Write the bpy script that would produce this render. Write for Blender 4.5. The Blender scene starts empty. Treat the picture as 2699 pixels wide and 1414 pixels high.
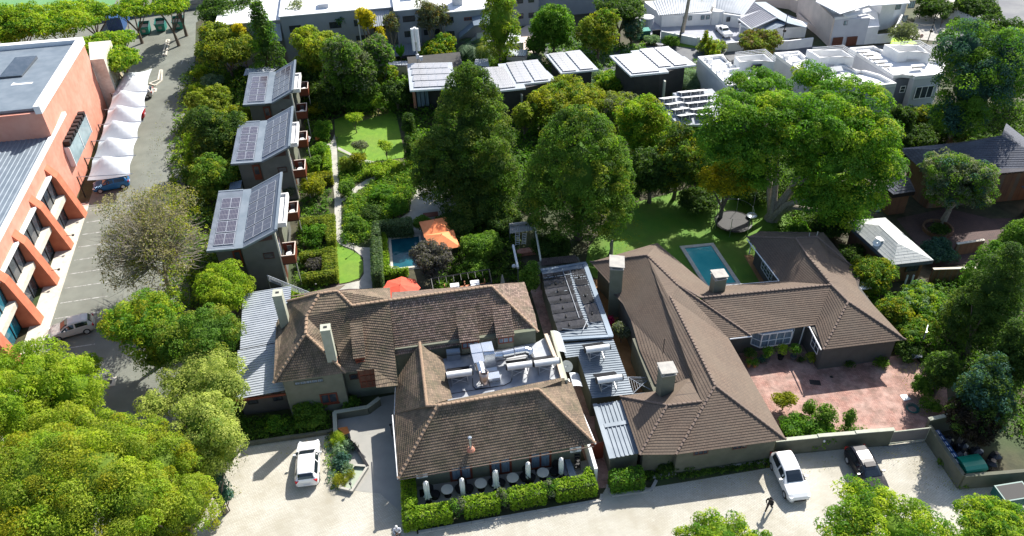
import bpy, math, random
import numpy as np
from mathutils import Vector, Matrix, geometry
S = bpy.context.scene
COL = S.collection
# ---------------- camera, world, sun, exposure ----------------
cd = bpy.data.cameras.new('camera'); cam = bpy.data.objects.new('camera', cd); COL.objects.link(cam)
cam.matrix_world = Matrix(((0.986847,0.122680,-0.105274,0.000000), (-0.158839,0.614796,-0.772526,0.000000), (-0.030052,0.779087,0.626196,52.500000), (0.000000,0.000000,0.000000,1.000000)))
cd.sensor_width = 36.0; cd.lens = 29.61; cd.clip_end = 2000; cd.clip_start = 0.5
S.camera = cam
wd = bpy.data.worlds.new('World'); S.world = wd; wd.use_nodes = True
nt = wd.node_tree; bg = nt.nodes['Background']; sky = nt.nodes.new('ShaderNodeTexSky')
sky.sky_type = 'NISHITA'; sky.sun_disc = False
sky.sun_elevation = math.radians(42); sky.sun_rotation = math.radians(43.8); sky.air_density = 1.0; sky.dust_density = 1.5
nt.links.new(sky.outputs[0], bg.inputs[0]); bg.inputs[1].default_value = 0.10
sl = bpy.data.lights.new('sun', 'SUN'); sl.energy = 4.6; sl.angle = math.radians(0.5); sl.color = (1.0,0.955,0.88)
so = bpy.data.objects.new('sun', sl); COL.objects.link(so)
so.rotation_euler = Vector((0.69,0.72, math.tan(math.radians(42)))).to_track_quat('Z', 'Y').to_euler(); so.location = (60,60,90)
S.view_settings.view_transform = 'Standard'; S.view_settings.look = 'None'
S.view_settings.exposure = 0.98; S.view_settings.gamma = 1.0; S.view_settings.use_curve_mapping = False
S.render.engine = 'CYCLES'; S.cycles.max_bounces = 6; S.cycles.transparent_max_bounces = 8
rnd = random.Random(7)
# ---------------- materials ----------------
MATS = {}
def mat(n, c, c2=None, ns=4.0, r=0.85, bump=0.0, bs=None, met=0.0, detail=4, pos=(0.35,0.65), c3=None, ns3=0.3, amt3=0.5, spec=0.5, stretch=None):
 m = bpy.data.materials.new(n); m.use_nodes = True; t = m.node_tree; b = t.nodes['Principled BSDF']
 b.inputs['Roughness'].default_value = r; b.inputs['Metallic'].default_value = met
 b.inputs['Specular IOR Level'].default_value = spec
 b.inputs['Base Color'].default_value = (*c, 1)
 tc = t.nodes.new('ShaderNodeTexCoord'); co = tc.outputs['Object']
 if stretch:
  mp = t.nodes.new('ShaderNodeMapping'); mp.inputs['Scale'].default_value = stretch; t.links.new(co, mp.inputs[0]); co = mp.outputs[0]
 out = None
 if c2:
  nz = t.nodes.new('ShaderNodeTexNoise'); nz.inputs['Scale'].default_value = ns; nz.inputs['Detail'].default_value = detail
  t.links.new(co, nz.inputs['Vector'])
  cr = t.nodes.new('ShaderNodeValToRGB'); cr.color_ramp.elements[0].position = pos[0]; cr.color_ramp.elements[1].position = pos[1]
  cr.color_ramp.elements[0].color = (*c, 1); cr.color_ramp.elements[1].color = (*c2,1)
  t.links.new(nz.outputs[0], cr.inputs[0]); out = cr.outputs[0]
  if c3:
   n3 = t.nodes.new('ShaderNodeTexNoise'); n3.inputs['Scale'].default_value = ns3; n3.inputs['Detail'].default_value = 5
   t.links.new(tc.outputs['Object'], n3.inputs['Vector'])
   r3 = t.nodes.new('ShaderNodeValToRGB'); r3.color_ramp.elements[0].position = 0.45; r3.color_ramp.elements[1].position = 0.7
   r3.color_ramp.elements[0].color = (0,0,0,1); r3.color_ramp.elements[1].color = (amt3,) * 3 + (1,)
   t.links.new(n3.outputs[0], r3.inputs[0])
   mx = t.nodes.new('ShaderNodeMixRGB'); mx.inputs[2].default_value = (*c3,1)
   t.links.new(r3.outputs[0], mx.inputs[0]); t.links.new(out, mx.inputs[1]); out = mx.outputs[0]
  t.links.new(out, b.inputs['Base Color'])
 if bump:
  nb = t.nodes.new('ShaderNodeTexNoise'); nb.inputs['Scale'].default_value = bs or ns * 3; nb.inputs['Detail'].default_value = 3
  t.links.new(co, nb.inputs['Vector'])
  bp = t.nodes.new('ShaderNodeBump'); bp.inputs['Strength'].default_value = bump; bp.inputs['Distance'].default_value = 0.05
  t.links.new(nb.outputs[0], bp.inputs['Height']); t.links.new(bp.outputs[0], b.inputs['Normal'])
 MATS[n] = m; return m
def brick(n, c1, c2, mo, w, h, ms=0.01, r=0.85, uv=False, patch=None, ps=0.5, pa=0.5, bump=0.3, patch2=None, rot=0, offs=0.5, bias=0.0):
 m = bpy.data.materials.new(n); m.use_nodes = True; t = m.node_tree; b = t.nodes['Principled BSDF']
 b.inputs['Roughness'].default_value = r
 tc = t.nodes.new('ShaderNodeTexCoord'); co = tc.outputs['UV' if uv else 'Object']
 if rot:
  mp = t.nodes.new('ShaderNodeMapping'); mp.inputs['Rotation'].default_value[2] = rot; t.links.new(co, mp.inputs[0]); co = mp.outputs[0]
 k = t.nodes.new('ShaderNodeTexBrick'); k.offset = offs
 k.inputs['Scale'].default_value = 1; k.inputs['Brick Width'].default_value = w; k.inputs['Row Height'].default_value = h
 k.inputs['Mortar Size'].default_value = ms; k.inputs['Mortar Smooth'].default_value = 0.2; k.inputs['Bias'].default_value = bias
 k.inputs['Color1'].default_value = (*c1,1); k.inputs['Color2'].default_value = (*c2,1); k.inputs['Mortar'].default_value = (*mo, 1)
 t.links.new(co, k.inputs['Vector']); out = k.outputs['Color']
 for i, pc in enumerate((patch, patch2)):
  if not pc: continue
  nz = t.nodes.new('ShaderNodeTexNoise'); nz.inputs['Scale'].default_value = ps * (1 + 1.3 * i); nz.inputs['Detail'].default_value = 6; nz.inputs['Roughness'].default_value = 0.65
  mp2 = t.nodes.new('ShaderNodeMapping'); mp2.inputs['Location'].default_value = (13 * i, 5 * i, 2)
  t.links.new(tc.outputs['Object'], mp2.inputs[0]); t.links.new(mp2.outputs[0], nz.inputs['Vector'])
  cr = t.nodes.new('ShaderNodeValToRGB'); cr.color_ramp.elements[0].position = 0.42; cr.color_ramp.elements[1].position = 0.68
  cr.color_ramp.elements[0].color = (0,0,0,1); cr.color_ramp.elements[1].color = (pa, pa, pa, 1)
  t.links.new(nz.outputs[0], cr.inputs[0])
  mx = t.nodes.new('ShaderNodeMixRGB'); mx.inputs[2].default_value = (*pc, 1)
  t.links.new(cr.outputs[0], mx.inputs[0]); t.links.new(out, mx.inputs[1]); out = mx.outputs[0]
 t.links.new(out, b.inputs['Base Color'])
 if bump:
  bp = t.nodes.new('ShaderNodeBump'); bp.inputs['Strength'].default_value = bump; bp.inputs['Distance'].default_value = 0.02; bp.invert = True
  t.links.new(k.outputs['Fac'], bp.inputs['Height']); t.links.new(bp.outputs[0], b.inputs['Normal'])
 MATS[n] = m; return m
def leafmat(n, trans=0.35):
 m = bpy.data.materials.new(n); m.use_nodes = True; t = m.node_tree; b = t.nodes['Principled BSDF']
 b.inputs['Roughness'].default_value = 0.65; b.inputs['Specular IOR Level'].default_value = 0.15
 a = t.nodes.new('ShaderNodeAttribute'); a.attribute_name = 'tint'
 t.links.new(a.outputs['Color'], b.inputs['Base Color'])
 tr = t.nodes.new('ShaderNodeBsdfTranslucent'); g = t.nodes.new('ShaderNodeMixRGB'); g.blend_type = 'MULTIPLY'; g.inputs[0].default_value = 1
 g.inputs[2].default_value = (1.5,1.7,0.6,1); t.links.new(a.outputs['Color'], g.inputs[1]); t.links.new(g.outputs[0], tr.inputs[0])
 mx = t.nodes.new('ShaderNodeMixShader'); mx.inputs[0].default_value = trans
 o = t.nodes['Material Output']; t.links.new(b.outputs[0], mx.inputs[1]); t.links.new(tr.outputs[0], mx.inputs[2]); t.links.new(mx.outputs[0], o.inputs[0])
 MATS[n] = m; return m
leafmat('leaf', 0.42)
mat('bark', (0.09,0.07,0.05), (0.16,0.13,0.10), 6, bump=0.5, stretch=(1,1,0.3))
mat('pale_bark', (0.22,0.19,0.15), (0.32,0.29,0.24), 6, bump=0.3)
mat('soil', (0.035,0.035,0.015), (0.07,0.06,0.03), 1.2, c3=(0.03,0.07,0.012), ns3=0.15, amt3=0.8, bump=0.6)
mat('asphalt', (0.15,0.16,0.135), (0.185,0.195,0.165), 0.7, c3=(0.10,0.10,0.08), ns3=0.12, amt3=0.6, bump=0.25, bs=14)
mat('street', (0.12,0.125,0.14), (0.17,0.175,0.18), 0.4, bump=0.1)
mat('concrete', (0.36,0.35,0.31), (0.44,0.42,0.37), 1.5, c3=(0.25,0.24,0.2), ns3=0.4, amt3=0.5, bump=0.15)
mat('smooth_concrete', (0.29,0.285,0.26), (0.34,0.33,0.30), 0.8, bump=0.05)
mat('pale_stone', (0.50,0.47,0.40), (0.62,0.58,0.50), 3, c3=(0.5,0.36,0.25), ns3=0.8, amt3=0.35, bump=0.1)
mat('kerb_concrete', (0.30,0.29,0.27), (0.40,0.38,0.34), 2, bump=0.2)
brick('pavers', (0.57,0.545,0.47), (0.48,0.46,0.40), (0.24,0.22,0.18), 0.22,0.11,0.012, patch=(0.36,0.34,0.28), ps=0.15, pa=0.7, patch2=(0.30,0.27,0.20), bump=0.4, rot=0.35)
brick('red_pavers', (0.44,0.23,0.18), (0.30,0.15,0.12), (0.18,0.11,0.09), 0.24,0.12,0.014, patch=(0.56,0.40,0.34), ps=0.5, pa=0.7, patch2=(0.12,0.08,0.06), bump=0.4, rot=0.9)
brick('dark_pavers', (0.10,0.055,0.05), (0.07,0.045,0.04), (0.04,0.03,0.03), 0.24,0.12,0.014, patch=(0.13,0.08,0.07), ps=0.4)
mat('lawn', (0.10,0.22,0.010), (0.14,0.27,0.012), 1.5, c3=(0.17,0.22,0.03), ns3=0.25, amt3=0.4, bump=0.5, bs=30)
mat('shade_lawn', (0.065,0.165,0.007), (0.095,0.20,0.009), 0.8, c3=(0.12,0.14,0.02), ns3=0.35, amt3=0.5, bump=0.5, bs=30)  # lawn copy with the tree shade darkened into its green
# ---------------- mesh building ----------------
ORG = {}
def tag(o, label=None, cat=None, group=None, kind=None):
 if label: o['label'] = label
 if cat: o['category'] = cat
 if group: o['group'] = group
 if kind: o['kind'] = kind
 return o
def thing(name, label, cat, loc=(0,0,0), group=None):
 o = bpy.data.objects.new(name, None); COL.objects.link(o); o.location = loc; o.empty_display_size = 0.3
 ORG[o.name] = Vector(loc); return tag(o, label, cat, group)
def place(o, loc, rz=0, s=1):
 o.location = loc; o.rotation_euler = (0,0, rz); o.scale = (s, s, s); return o
def dup(o, parent=None, label=None):
 c = o.copy(); COL.objects.link(c); c.parent = parent
 ORG[c.name] = ORG.get(o.name, Vector())
 if label: c['label'] = label
 for ch in [x for x in KIDS.get(o.name, [])]:
  dup2 = dup(ch, c); 
 if parent is not None: KIDS.setdefault(parent.name, []).append(c)
 return c
KIDS = {}
class MB:
 def __init__(s): s.v = []; s.f = []; s.m = []; s.uv = []
 def add(s, vs, fs, mi=0, uvs=None):
  n = len(s.v); s.v += [tuple(p) for p in vs]
  for i, f in enumerate(fs):
   s.f.append([n + k for k in f]); s.m.append(mi); s.uv.append(uvs[i] if uvs else None)
  return s
 def box(s, x0, y0, z0, x1, y1, z1, mi=0):
  v = [(x0, y0, z0), (x1, y0, z0), (x1, y1, z0), (x0, y1, z0), (x0, y0, z1), (x1, y0, z1), (x1, y1, z1), (x0, y1, z1)]
  return s.add(v, [(0,3,2,1), (4,5,6,7), (0,1,5,4), (1,2,6,5), (2,3,7,6), (3,0,4,7)], mi)
 def obox(s, c, d, rz=0, mi=0, M=None):
  R = M or Matrix.Rotation(rz, 3, 'Z'); v = []
  for z in (-1,1):
   for x, y in ((-1,-1), (1,-1), (1,1), (-1,1)):
    v.append(Vector(c) + R @ Vector((x * d[0] / 2, y * d[1] / 2, z * d[2] / 2)))
  return s.add(v, [(0,3,2,1), (4,5,6,7), (0,1,5,4), (1,2,6,5), (2,3,7,6), (3,0,4,7)], mi)
 def prism(s, poly, z0, z1, mi=0, ztop=None):
  n = len(poly); a = sum(poly[i][0] * poly[(i + 1) % n][1] - poly[(i + 1) % n][0] * poly[i][1] for i in range(n))
  if a < 0: poly = poly[::-1]; ztop = ztop[::-1] if ztop else None
  v = [(p[0], p[1], z0) for p in poly] + [(p[0], p[1], ztop[i] if ztop else z1) for i, p in enumerate(poly)]
  fs = [tuple(range(n, 2 * n)), tuple(range(n - 1,-1,-1))] + [(i, (i + 1) % n, n + (i + 1) % n, n + i) for i in range(n)]
  return s.add(v, fs, mi)
 def plate(s, pts, th=0.08, mi=0, mi2=None):   # polygon pts (3-D) extruded downwards
  n = len(pts); v = [tuple(p) for p in pts] + [(p[0], p[1], p[2] - th) for p in pts]
  a = sum(pts[i][0] * pts[(i + 1) % n][1] - pts[(i + 1) % n][0] * pts[i][1] for i in range(n))
  top = tuple(range(n)); bot = tuple(range(2 * n - 1, n - 1,-1))
  sd = [(i, n + i, n + (i + 1) % n, (i + 1) % n) for i in range(n)]
  if a < 0: top = top[::-1]; bot = bot[::-1]; sd = [x[::-1] for x in sd]
  return s.add(v, [top], mi).add(v, [bot] + sd, mi if mi2 is None else mi2)
 def tube(s, p, q, r=0.03, r2=None, n=6, mi=0, caps=True):
  p = Vector(p); q = Vector(q); d = (q - p)
  if d.length < 1e-6: return s
  d.normalize(); a = d.orthogonal().normalized(); b = d.cross(a); r2 = r if r2 is None else r2
  v = [p + (a * math.cos(t) + b * math.sin(t)) * r for t in [6.2832 * i / n for i in range(n)]] + [q + (a * math.cos(t) + b * math.sin(t)) * r2 for t in [6.2832 * i / n for i in range(n)]]
  fs = [(i, (i + 1) % n, n + (i + 1) % n, n + i) for i in range(n)]
  if caps: fs += [tuple(range(n - 1,-1,-1)), tuple(range(n, 2 * n))]
  return s.add(v, fs, mi)
 def path(s, pts, r=0.03, n=6, mi=0, rs=None):
  for i in range(len(pts) - 1): s.tube(pts[i], pts[i + 1], rs[i] if rs else r, rs[i + 1] if rs else r, n, mi)
  return s
 def lathe(s, prof, c=(0,0,0), n=16, mi=0, cap=True):
  k = len(prof); v = []
  for r, z in prof:
   for i in range(n): t = 6.2832 * i / n; v.append((c[0] + r * math.cos(t), c[1] + r * math.sin(t), c[2] + z))
  fs = [(j * n + i, j * n + (i + 1) % n, (j + 1) * n + (i + 1) % n, (j + 1) * n + i) for j in range(k - 1) for i in range(n)]
  if cap: fs += [tuple(range(n - 1,-1,-1)), tuple(range((k - 1) * n, k * n))]
  return s.add(v, fs, mi)
 def sheet(s, a, b, c, d, mi=0):
  return s.add([a, b, c, d], [(0,1,2,3)], mi, [[(0,0), (1,0), (1,1), (0,1)]])
 def build(s, name, mats, parent=None, smooth=False, org=None, label=None, kind=None, weld=False):
  if not isinstance(mats, (list, tuple)): mats = [mats]
  if parent is not None: off = ORG.get(parent.name, Vector())
  elif org is not None: off = Vector(org)
  else:
   A = np.array(s.v); off = Vector(((A[:, 0].min() + A[:, 0].max()) / 2, (A[:, 1].min() + A[:, 1].max()) / 2, A[:, 2].min()))
  me = bpy.data.meshes.new(name)
  me.from_pydata([(p[0] - off[0], p[1] - off[1], p[2] - off[2]) for p in s.v], [], s.f)
  for m in mats: me.materials.append(MATS[m] if isinstance(m, str) else m)
  me.polygons.foreach_set('material_index', s.m)
  if any(u is not None for u in s.uv):
   L = me.uv_layers.new(name='UVMap').data; i = 0
   for f, u in zip(s.f, s.uv):
    for k in range(len(f)):
     if u is not None: L[i].uv = u[k]
     i += 1
  if smooth: me.polygons.foreach_set('use_smooth', [True] * len(me.polygons))
  me.update()
  o = bpy.data.objects.new(name, me); COL.objects.link(o)
  if parent is not None:
   o.parent = parent; ORG[o.name] = off; KIDS.setdefault(parent.name, []).append(o)
  else: o.location = off; ORG[o.name] = off
  if label: o['label'] = label
  if kind: o['kind'] = kind
  return o
def struct(name, poly, z, m, th=None, label=None):
 mb = MB()
 if th: mb.prism(poly, z - th, z)
 else: mb.add([(p[0], p[1], z) for p in poly], [tuple(range(len(poly)))])
 o = mb.build(name, m); o['kind'] = 'structure'
 if label: o['label'] = label
 if not th:
  for p in o.data.polygons:
   if p.normal.z < 0: o.data.flip_normals(); break
 return o
# ---------------- roof helpers ----------------
def clipz(poly, z, keep_above):
 out = []; n = len(poly)
 for i in range(n):
  a = poly[i]; b = poly[(i + 1) % n]
  ia = (a[2] >= z) == keep_above; ib = (b[2] >= z) == keep_above
  if ia: out.append(a)
  if ia != ib and abs(b[2] - a[2]) > 1e-9:
   t = (z - a[2]) / (b[2] - a[2]); out.append(a.lerp(b, t))
 return out
def tiled(mb, pts, course=0.20, lift=0.03, mi=0):
 pts = [Vector(p) for p in pts]
 n = Vector((0,0,0))
 for i in range(len(pts)):
  a = pts[i]; b = pts[(i + 1) % len(pts)]; n += a.cross(b)
 n.normalize()
 if n.z < 0: n = -n; pts = pts[::-1]
 hz = Vector((-n.y, n.x, 0)).normalized(); sn = math.sqrt(max(1e-4,1 - n.z * n.z))
 z0 = min(p.z for p in pts); z1 = max(p.z for p in pts); dz = course * sn
 tris = geometry.tessellate_polygon([pts])
 k = int((z1 - z0) / dz) + 1
 for t in tris:
  tri = [pts[i] for i in t]
  if (tri[1] - tri[0]).cross(tri[2] - tri[0]).z < 0: tri = tri[::-1]
  for j in range(k):
   za = z0 + j * dz; zb = za + dz
   if zb < min(p.z for p in tri) or za > max(p.z for p in tri): continue
   q = clipz(clipz(tri, za, True), zb, False) if True else tri
   if len(q) < 3: continue
   up = [p + n * lift * max(0, min(1,1 - (p.z - za) / dz)) for p in q]
   uv = [((p.dot(hz)), (p.z - z0) / sn) for p in q]
   mb.add(up, [tuple(range(len(up)))], mi, [uv])
   for i in range(len(q)):
    a = q[i]; b = q[(i + 1) % len(q)]
    if abs(a.z - za) < 1e-4 and abs(b.z - za) < 1e-4 and (a - b).length > 0.02:
     mb.add([a, b, b + n * lift, a + n * lift], [(0,1,2,3)], mi, [[(a.dot(hz), 0), (b.dot(hz), 0), (b.dot(hz), 0), (a.dot(hz), 0)]])
def caps(mb, p, q, r=0.12, step=0.34, mi=0):
 p = Vector(p); q = Vector(q); 
 if q.z < p.z - 0.01: p, q = q, p
 d = q - p; L = d.length; d.normalize(); k = max(1, int(L / step)); side = Vector((-d.y, d.x, 0)).normalized(); up = side.cross(d).normalized()
 if up.z < 0: up = -up
 for i in range(k):
  a = p + d * (L * i / k); b = p + d * (L * (i + 1.12) / k)
  ring = []
  for c, rr, lf in ((a, r * 1.15,0.05), (b, r * 0.9,0.0)):
   for t in (-0.2,0.5,1.15,2.0,2.64,3.34): ring.append(c + side * math.cos(t) * rr + up * (math.sin(t) * rr * 0.8 + lf))
  fs = [(j, j + 1,7 + j, 6 + j) for j in range(5)] + [(5,4,3,2,1,0)]
  mb.add(ring, fs, mi, [[(rnd.random(), rnd.random())] * len(f) for f in fs])
def ribbed(mb, a, b, c, d, period=0.25, h=0.04, mi=0, trap=True):
 # a->b across the ribs, a->d along them
 a, b, c, d = map(Vector, (a, b, c, d)); n = max(2, int((b - a).length / period))
 nm = (b - a).cross(d - a).normalized(); nm = nm if nm.z > 0 else -nm
 prof = [(0,0), (0.55,0), (0.65,1), (0.9,1)] if trap else [(0,0), (0.25,0.7), (0.5,1), (0.75,0.7)]
 us = [((i + u) / n, hh) for i in range(n) for u, hh in prof] + [(1,0)]
 v = []
 for u, hh in us: v += [a.lerp(b, u) + nm * h * hh, d.lerp(c, u) + nm * h * hh]
 fs = [(2 * i, 2 * i + 2,2 * i + 3,2 * i + 1) for i in range(len(us) - 1)]
 mb.add(v, fs, mi)
def panel_mesh():
 mb = MB(); mb.box(-0.5,-0.5,0,0.5,0.5,0.7,0)
 mb.add([(-0.47,-0.475,0.72), (0.47,-0.475,0.72), (0.47,0.475,0.72), (-0.47,0.475,0.72)], [(0,1,2,3)], 1, [[(0,0), (1,0), (1,1), (0,1)]])
 o = mb.build('solar_panel', ['aluminium', 'solar_cell'], org=(0,0,0)); me = o.data; bpy.data.objects.remove(o); return me
def panels(parent, q, nu, nv, gap=0.04, name='solar_panel', lift=0.1, me=None, vgap=None):
 a, b, c, d = map(Vector, q); vgap = gap if vgap is None else vgap
 off = ORG[parent.name]
 for i in range(nu):
  for j in range(nv):
   u = (i + .5) / nu; v = (j + .5) / nv
   P = a.lerp(b, u).lerp(d.lerp(c, u), v)
   U = (b - a).lerp(c - d, v) / nu; V = (d - a).lerp(c - b, u) / nv
   X = U.normalized(); Z = X.cross(V).normalized(); Z = Z if Z.z > 0 else -Z; Y = Z.cross(X)
   o = bpy.data.objects.new(name, me or PANEL); COL.objects.link(o); o.parent = parent
   Mx = Matrix((X, Y, Z)).transposed().to_4x4(); Mx.translation = P - off + Z * lift
   o.matrix_local = Mx @ Matrix.Diagonal((U.length - gap, V.length - vgap, 0.05,1))
   KIDS.setdefault(parent.name, []).append(o)
def window(parent, x0, x1, z0, z1, y, axis='y', s=-1, nx=2, nz=1, frame='white_paint', name='window', fw=0.06, pane='glass', sill=False, depth=0.05, curtain=False):
 """window set on a wall face; axis 'y': wall in the x-z plane at y, outward s; axis 'x': x0,x1 are y values"""
 def P(u, w, z): return (u, w, z) if axis == 'y' else (w, u, z)
 def bx(mb, u0, u1, w0, w1, z0, z1, mi=0):
  w0, w1 = min(w0, w1), max(w0, w1)
  if axis == 'y': mb.box(u0, w0, z0, u1, w1, z1, mi)
  else: mb.box(w0, u0, z0, w1, u1, z1, mi)
 f = MB(); o = y + s * depth; i = y + s * 0.004
 bx(f, x0, x1, i, o, z0, z0 + fw); bx(f, x0, x1, i, o, z1 - fw, z1); bx(f, x0, x0 + fw, i, o, z0 + fw, z1 - fw); bx(f, x1 - fw, x1, i, o, z0 + fw, z1 - fw)
 for k in range(1, nx):
  u = x0 + (x1 - x0) * k / nx; bx(f, u - fw * .4, u + fw * .4, i, o - s * .006, z0 + fw, z1 - fw)
 for k in range(1, nz):
  z = z0 + (z1 - z0) * k / nz; bx(f, x0 + fw, x1 - fw, i, o - s * .012, z - fw * .3, z + fw * .3)
 if sill: bx(f, x0 - .06, x1 + .06, i, y + s * .14, z0 - .07, z0)
 fo = f.build(name, frame, parent)
 p = MB(); w0 = y + s * .008; w1 = y + s * .02
 bx(p, x0 + fw * .5, x1 - fw * .5, w0, w1, z0 + fw * .5, z1 - fw * .5)
 p.build('pane', pane, fo)
 return fo
# ---------------- more materials ----------------
mat('sage_wall', (0.145,0.15,0.11), (0.175,0.18,0.135), 1.5, c3=(0.12,0.15,0.085), ns3=0.5, amt3=0.4, bump=0.05)  # same sage as the plaster, wall shade darkened into the base colour
mat('sage_plaster', (0.37,0.38,0.30), (0.42,0.43,0.35), 2.0, c3=(0.30,0.31,0.24), ns3=0.9, amt3=0.4, bump=0.05)
mat('grey_wall', (0.085,0.08,0.072), (0.10,0.095,0.088), 1.5, bump=0.05)
mat('olive_wall', (0.105,0.105,0.075), (0.13,0.13,0.095), 1.5, c3=(0.08,0.095,0.055), ns3=0.6, amt3=0.5, bump=0.05)
mat('cottage_wall', (0.115,0.118,0.105), (0.14,0.142,0.125), 1.2, bump=0.05)
mat('white_wall', (0.72,0.72,0.72), (0.78,0.78,0.77), 1.5, c3=(0.6,0.6,0.6), ns3=0.4, amt3=0.3)
mat('blue_grey_wall', (0.27,0.29,0.33), (0.30,0.32,0.36), 0.8, c3=(0.22,0.24,0.27), ns3=0.3, amt3=0.4)
mat('pale_grey_wall', (0.48,0.49,0.53), (0.54,0.55,0.58), 0.8)
mat('dark_grey_wall', (0.10,0.11,0.14), (0.12,0.13,0.16), 0.8)
mat('beige_wall', (0.55,0.46,0.40), (0.62,0.52,0.45), 1.0)
mat('orange_wall', (0.58,0.22,0.15), (0.64,0.27,0.19), 1.6, c3=(0.68,0.38,0.30), ns3=0.35, amt3=0.45, bump=0.08)
mat('deep_orange_wall', (0.44,0.125,0.065), (0.50,0.16,0.085), 1.6, bump=0.05)
mat('brick_paint', (0.25,0.07,0.03))
mat('white_paint', (0.78,0.78,0.78), r=0.5); mat('cream_paint', (0.62,0.60,0.50), r=0.6); mat('line_paint', (0.42,0.42,0.4), (0.2,0.2,0.18), 3, pos=(.4, .6))
mat('red_timber', (0.13,0.028,0.015), (0.20,0.045,0.02), 8, r=0.5, stretch=(1,1,6)); mat('dark_timber', (0.04,0.015,0.012), (0.07,0.025,0.02), 8, r=0.6)
mat('orange_timber', (0.50,0.15,0.03), (0.62,0.22,0.05), 6, r=0.4, stretch=(1,8,1)); mat('brown_door', (0.10,0.035,0.02), (0.14,0.05,0.03), 6, r=0.4)
mat('steel', (0.42,0.46,0.50), (0.50,0.54,0.58), 2, r=0.32, met=0.85); mat('aluminium', (0.62,0.63,0.65), r=0.35, met=0.7)
mat('duct_metal', (0.62,0.66,0.70), (0.72,0.75,0.78), 1.2, r=0.24, met=0.9)
mat('copper_metal', (0.55,0.40,0.32), (0.65,0.52,0.45), 3, r=0.3, met=0.8)
mat('roof_sheet', (0.15,0.185,0.22), (0.20,0.235,0.27), 0.8, r=0.5, met=0.2); mat('pale_sheet', (0.33,0.36,0.40), (0.40,0.43,0.47), 0.8, r=0.5, met=0.1)
mat('blue_sheet', (0.15,0.20,0.25), (0.19,0.24,0.30), 0.6, r=0.45, met=0.2); mat('grey_sheet', (0.20,0.23,0.27), (0.25,0.28,0.33), 0.6, r=0.5)
mat('gate_grey', (.17, .15, .145), (.2, .18, .17), 1)
mat('flat_roof', (0.36,0.38,0.41), (0.52,0.53,0.54), 0.6, c3=(0.20,0.22,0.26), ns3=0.7, amt3=0.8, r=0.35, bump=0.1)
mat('white_roof', (0.74,0.74,0.75), (0.80,0.80,0.80), 0.5, c3=(0.6,0.61,0.63), ns3=0.3, amt3=0.5)
mat('black_metal', (0.02,0.02,0.022), r=0.45, met=0.3); mat('black_plastic', (0.011,0.011,0.012), r=0.7); mat('rubber', (0.015,0.015,0.015), r=0.8)
mat('glass', (0.03,0.04,0.05), (0.06,0.07,0.085), 1.5, r=0.08, spec=0.8); mat('curtained_glass', (0.10,0.15,0.20), (0.22,0.27,0.33), 14, r=0.15, stretch=(1,1,0.05)); mat('teal_glass', (0.01,0.16,0.24), (0.03,0.10,0.13), 0.6, r=0.08)
mat('bright_glass', (0.22,0.30,0.32), (0.30,0.40,0.42), 1.0, r=0.1)
mat('mat_black', (0.022,0.022,0.025), (0.035,0.035,0.04), 1.2, r=0.22, bump=0.3, bs=2)
mat('canvas_white', (0.66,0.67,0.66), (0.74,0.74,0.72), 2, r=0.8); mat('canvas_orange', (0.80,0.25,0.09), (0.85,0.29,0.11), 3, r=0.8); mat('canvas_red', (0.62,0.08,0.04), (0.68,0.10,0.05), 3, r=0.8)
mat('shade_cloth', (0.43,0.46,0.50), (0.48,0.51,0.54), 1, r=0.7); mat('stone_cladding', (0.30,0.24,0.14), (0.42,0.38,0.28), 2.5, detail=0)
mat('teal_paint', (0.01,0.19,0.15), (0.02,0.24,0.18), 3, r=0.5); mat('blue_paint', (0.02,0.07,0.24), (0.03,0.09,0.20), 2, r=0.5); mat('green_plastic', (0.01,0.22,0.14), r=0.35); mat('dark_green_paint', (0.01,0.10,0.09), r=0.5)
mat('terracotta', (0.45,0.18,0.09), r=0.8); mat('grey_pot', (0.10,0.10,0.11), r=0.7)
mat('dark_roof_slate', (0.055,0.06,0.075), (0.08,0.085,0.10), 3, r=0.7)
def water(n, c, c2):
 m = mat(n, c, c2,0.35, r=0.04, bump=0.45, bs=2.2, spec=0.35); return m
water('pool_dark', (0.006,0.055,0.075), (0.012,0.11,0.14)); water('pool_blue', (0.05,0.38,0.38), (0.10,0.50,0.48))
brick('old_tiles', (0.22,0.155,0.104), (0.11,0.080,0.056), (0.03,0.022,0.018), 0.18,0.20,0.02, uv=True, patch=(0.30,0.22,0.15), ps=0.45, pa=0.55, patch2=(0.05,0.055,0.025), bump=0.5)
brick('mixed_tiles', (0.32,0.225,0.18), (0.11,0.072,0.058), (0.03,0.022,0.018), 0.18,0.20,0.02, uv=True, patch=(0.27,0.17,0.12), ps=0.6, pa=0.4, patch2=(0.06,0.075,0.03), bump=0.5)
brick('brown_tiles', (0.150,0.106,0.076), (0.118,0.083,0.06), (0.05,0.035,0.03), 0.26,0.20,0.012, uv=True, patch=(0.165,0.13,0.095), ps=0.3, pa=0.5, patch2=(0.11,0.085,0.065), bump=0.35)
brick('white_tiles', (0.50,0.51,0.49), (0.42,0.44,0.43), (0.24,0.25,0.24), 0.9,0.45,0.02, uv=True, patch=(0.45,0.47,0.45), ps=0.4, pa=0.5, bump=0.2)
brick('slate_tiles', (0.085,0.095,0.125), (0.065,0.072,0.095), (0.03,0.03,0.04), 0.4,0.28,0.015, uv=True, patch=(0.12,0.13,0.16), ps=0.3, pa=0.4, bump=0.3)
brick('grey_tiles', (0.22,0.23,0.27), (0.18,0.19,0.23), (0.10,0.10,0.12), 0.5,0.3,0.02, uv=True, patch=(0.27,0.28,0.32), ps=0.3, pa=0.4, bump=0.3)
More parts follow.
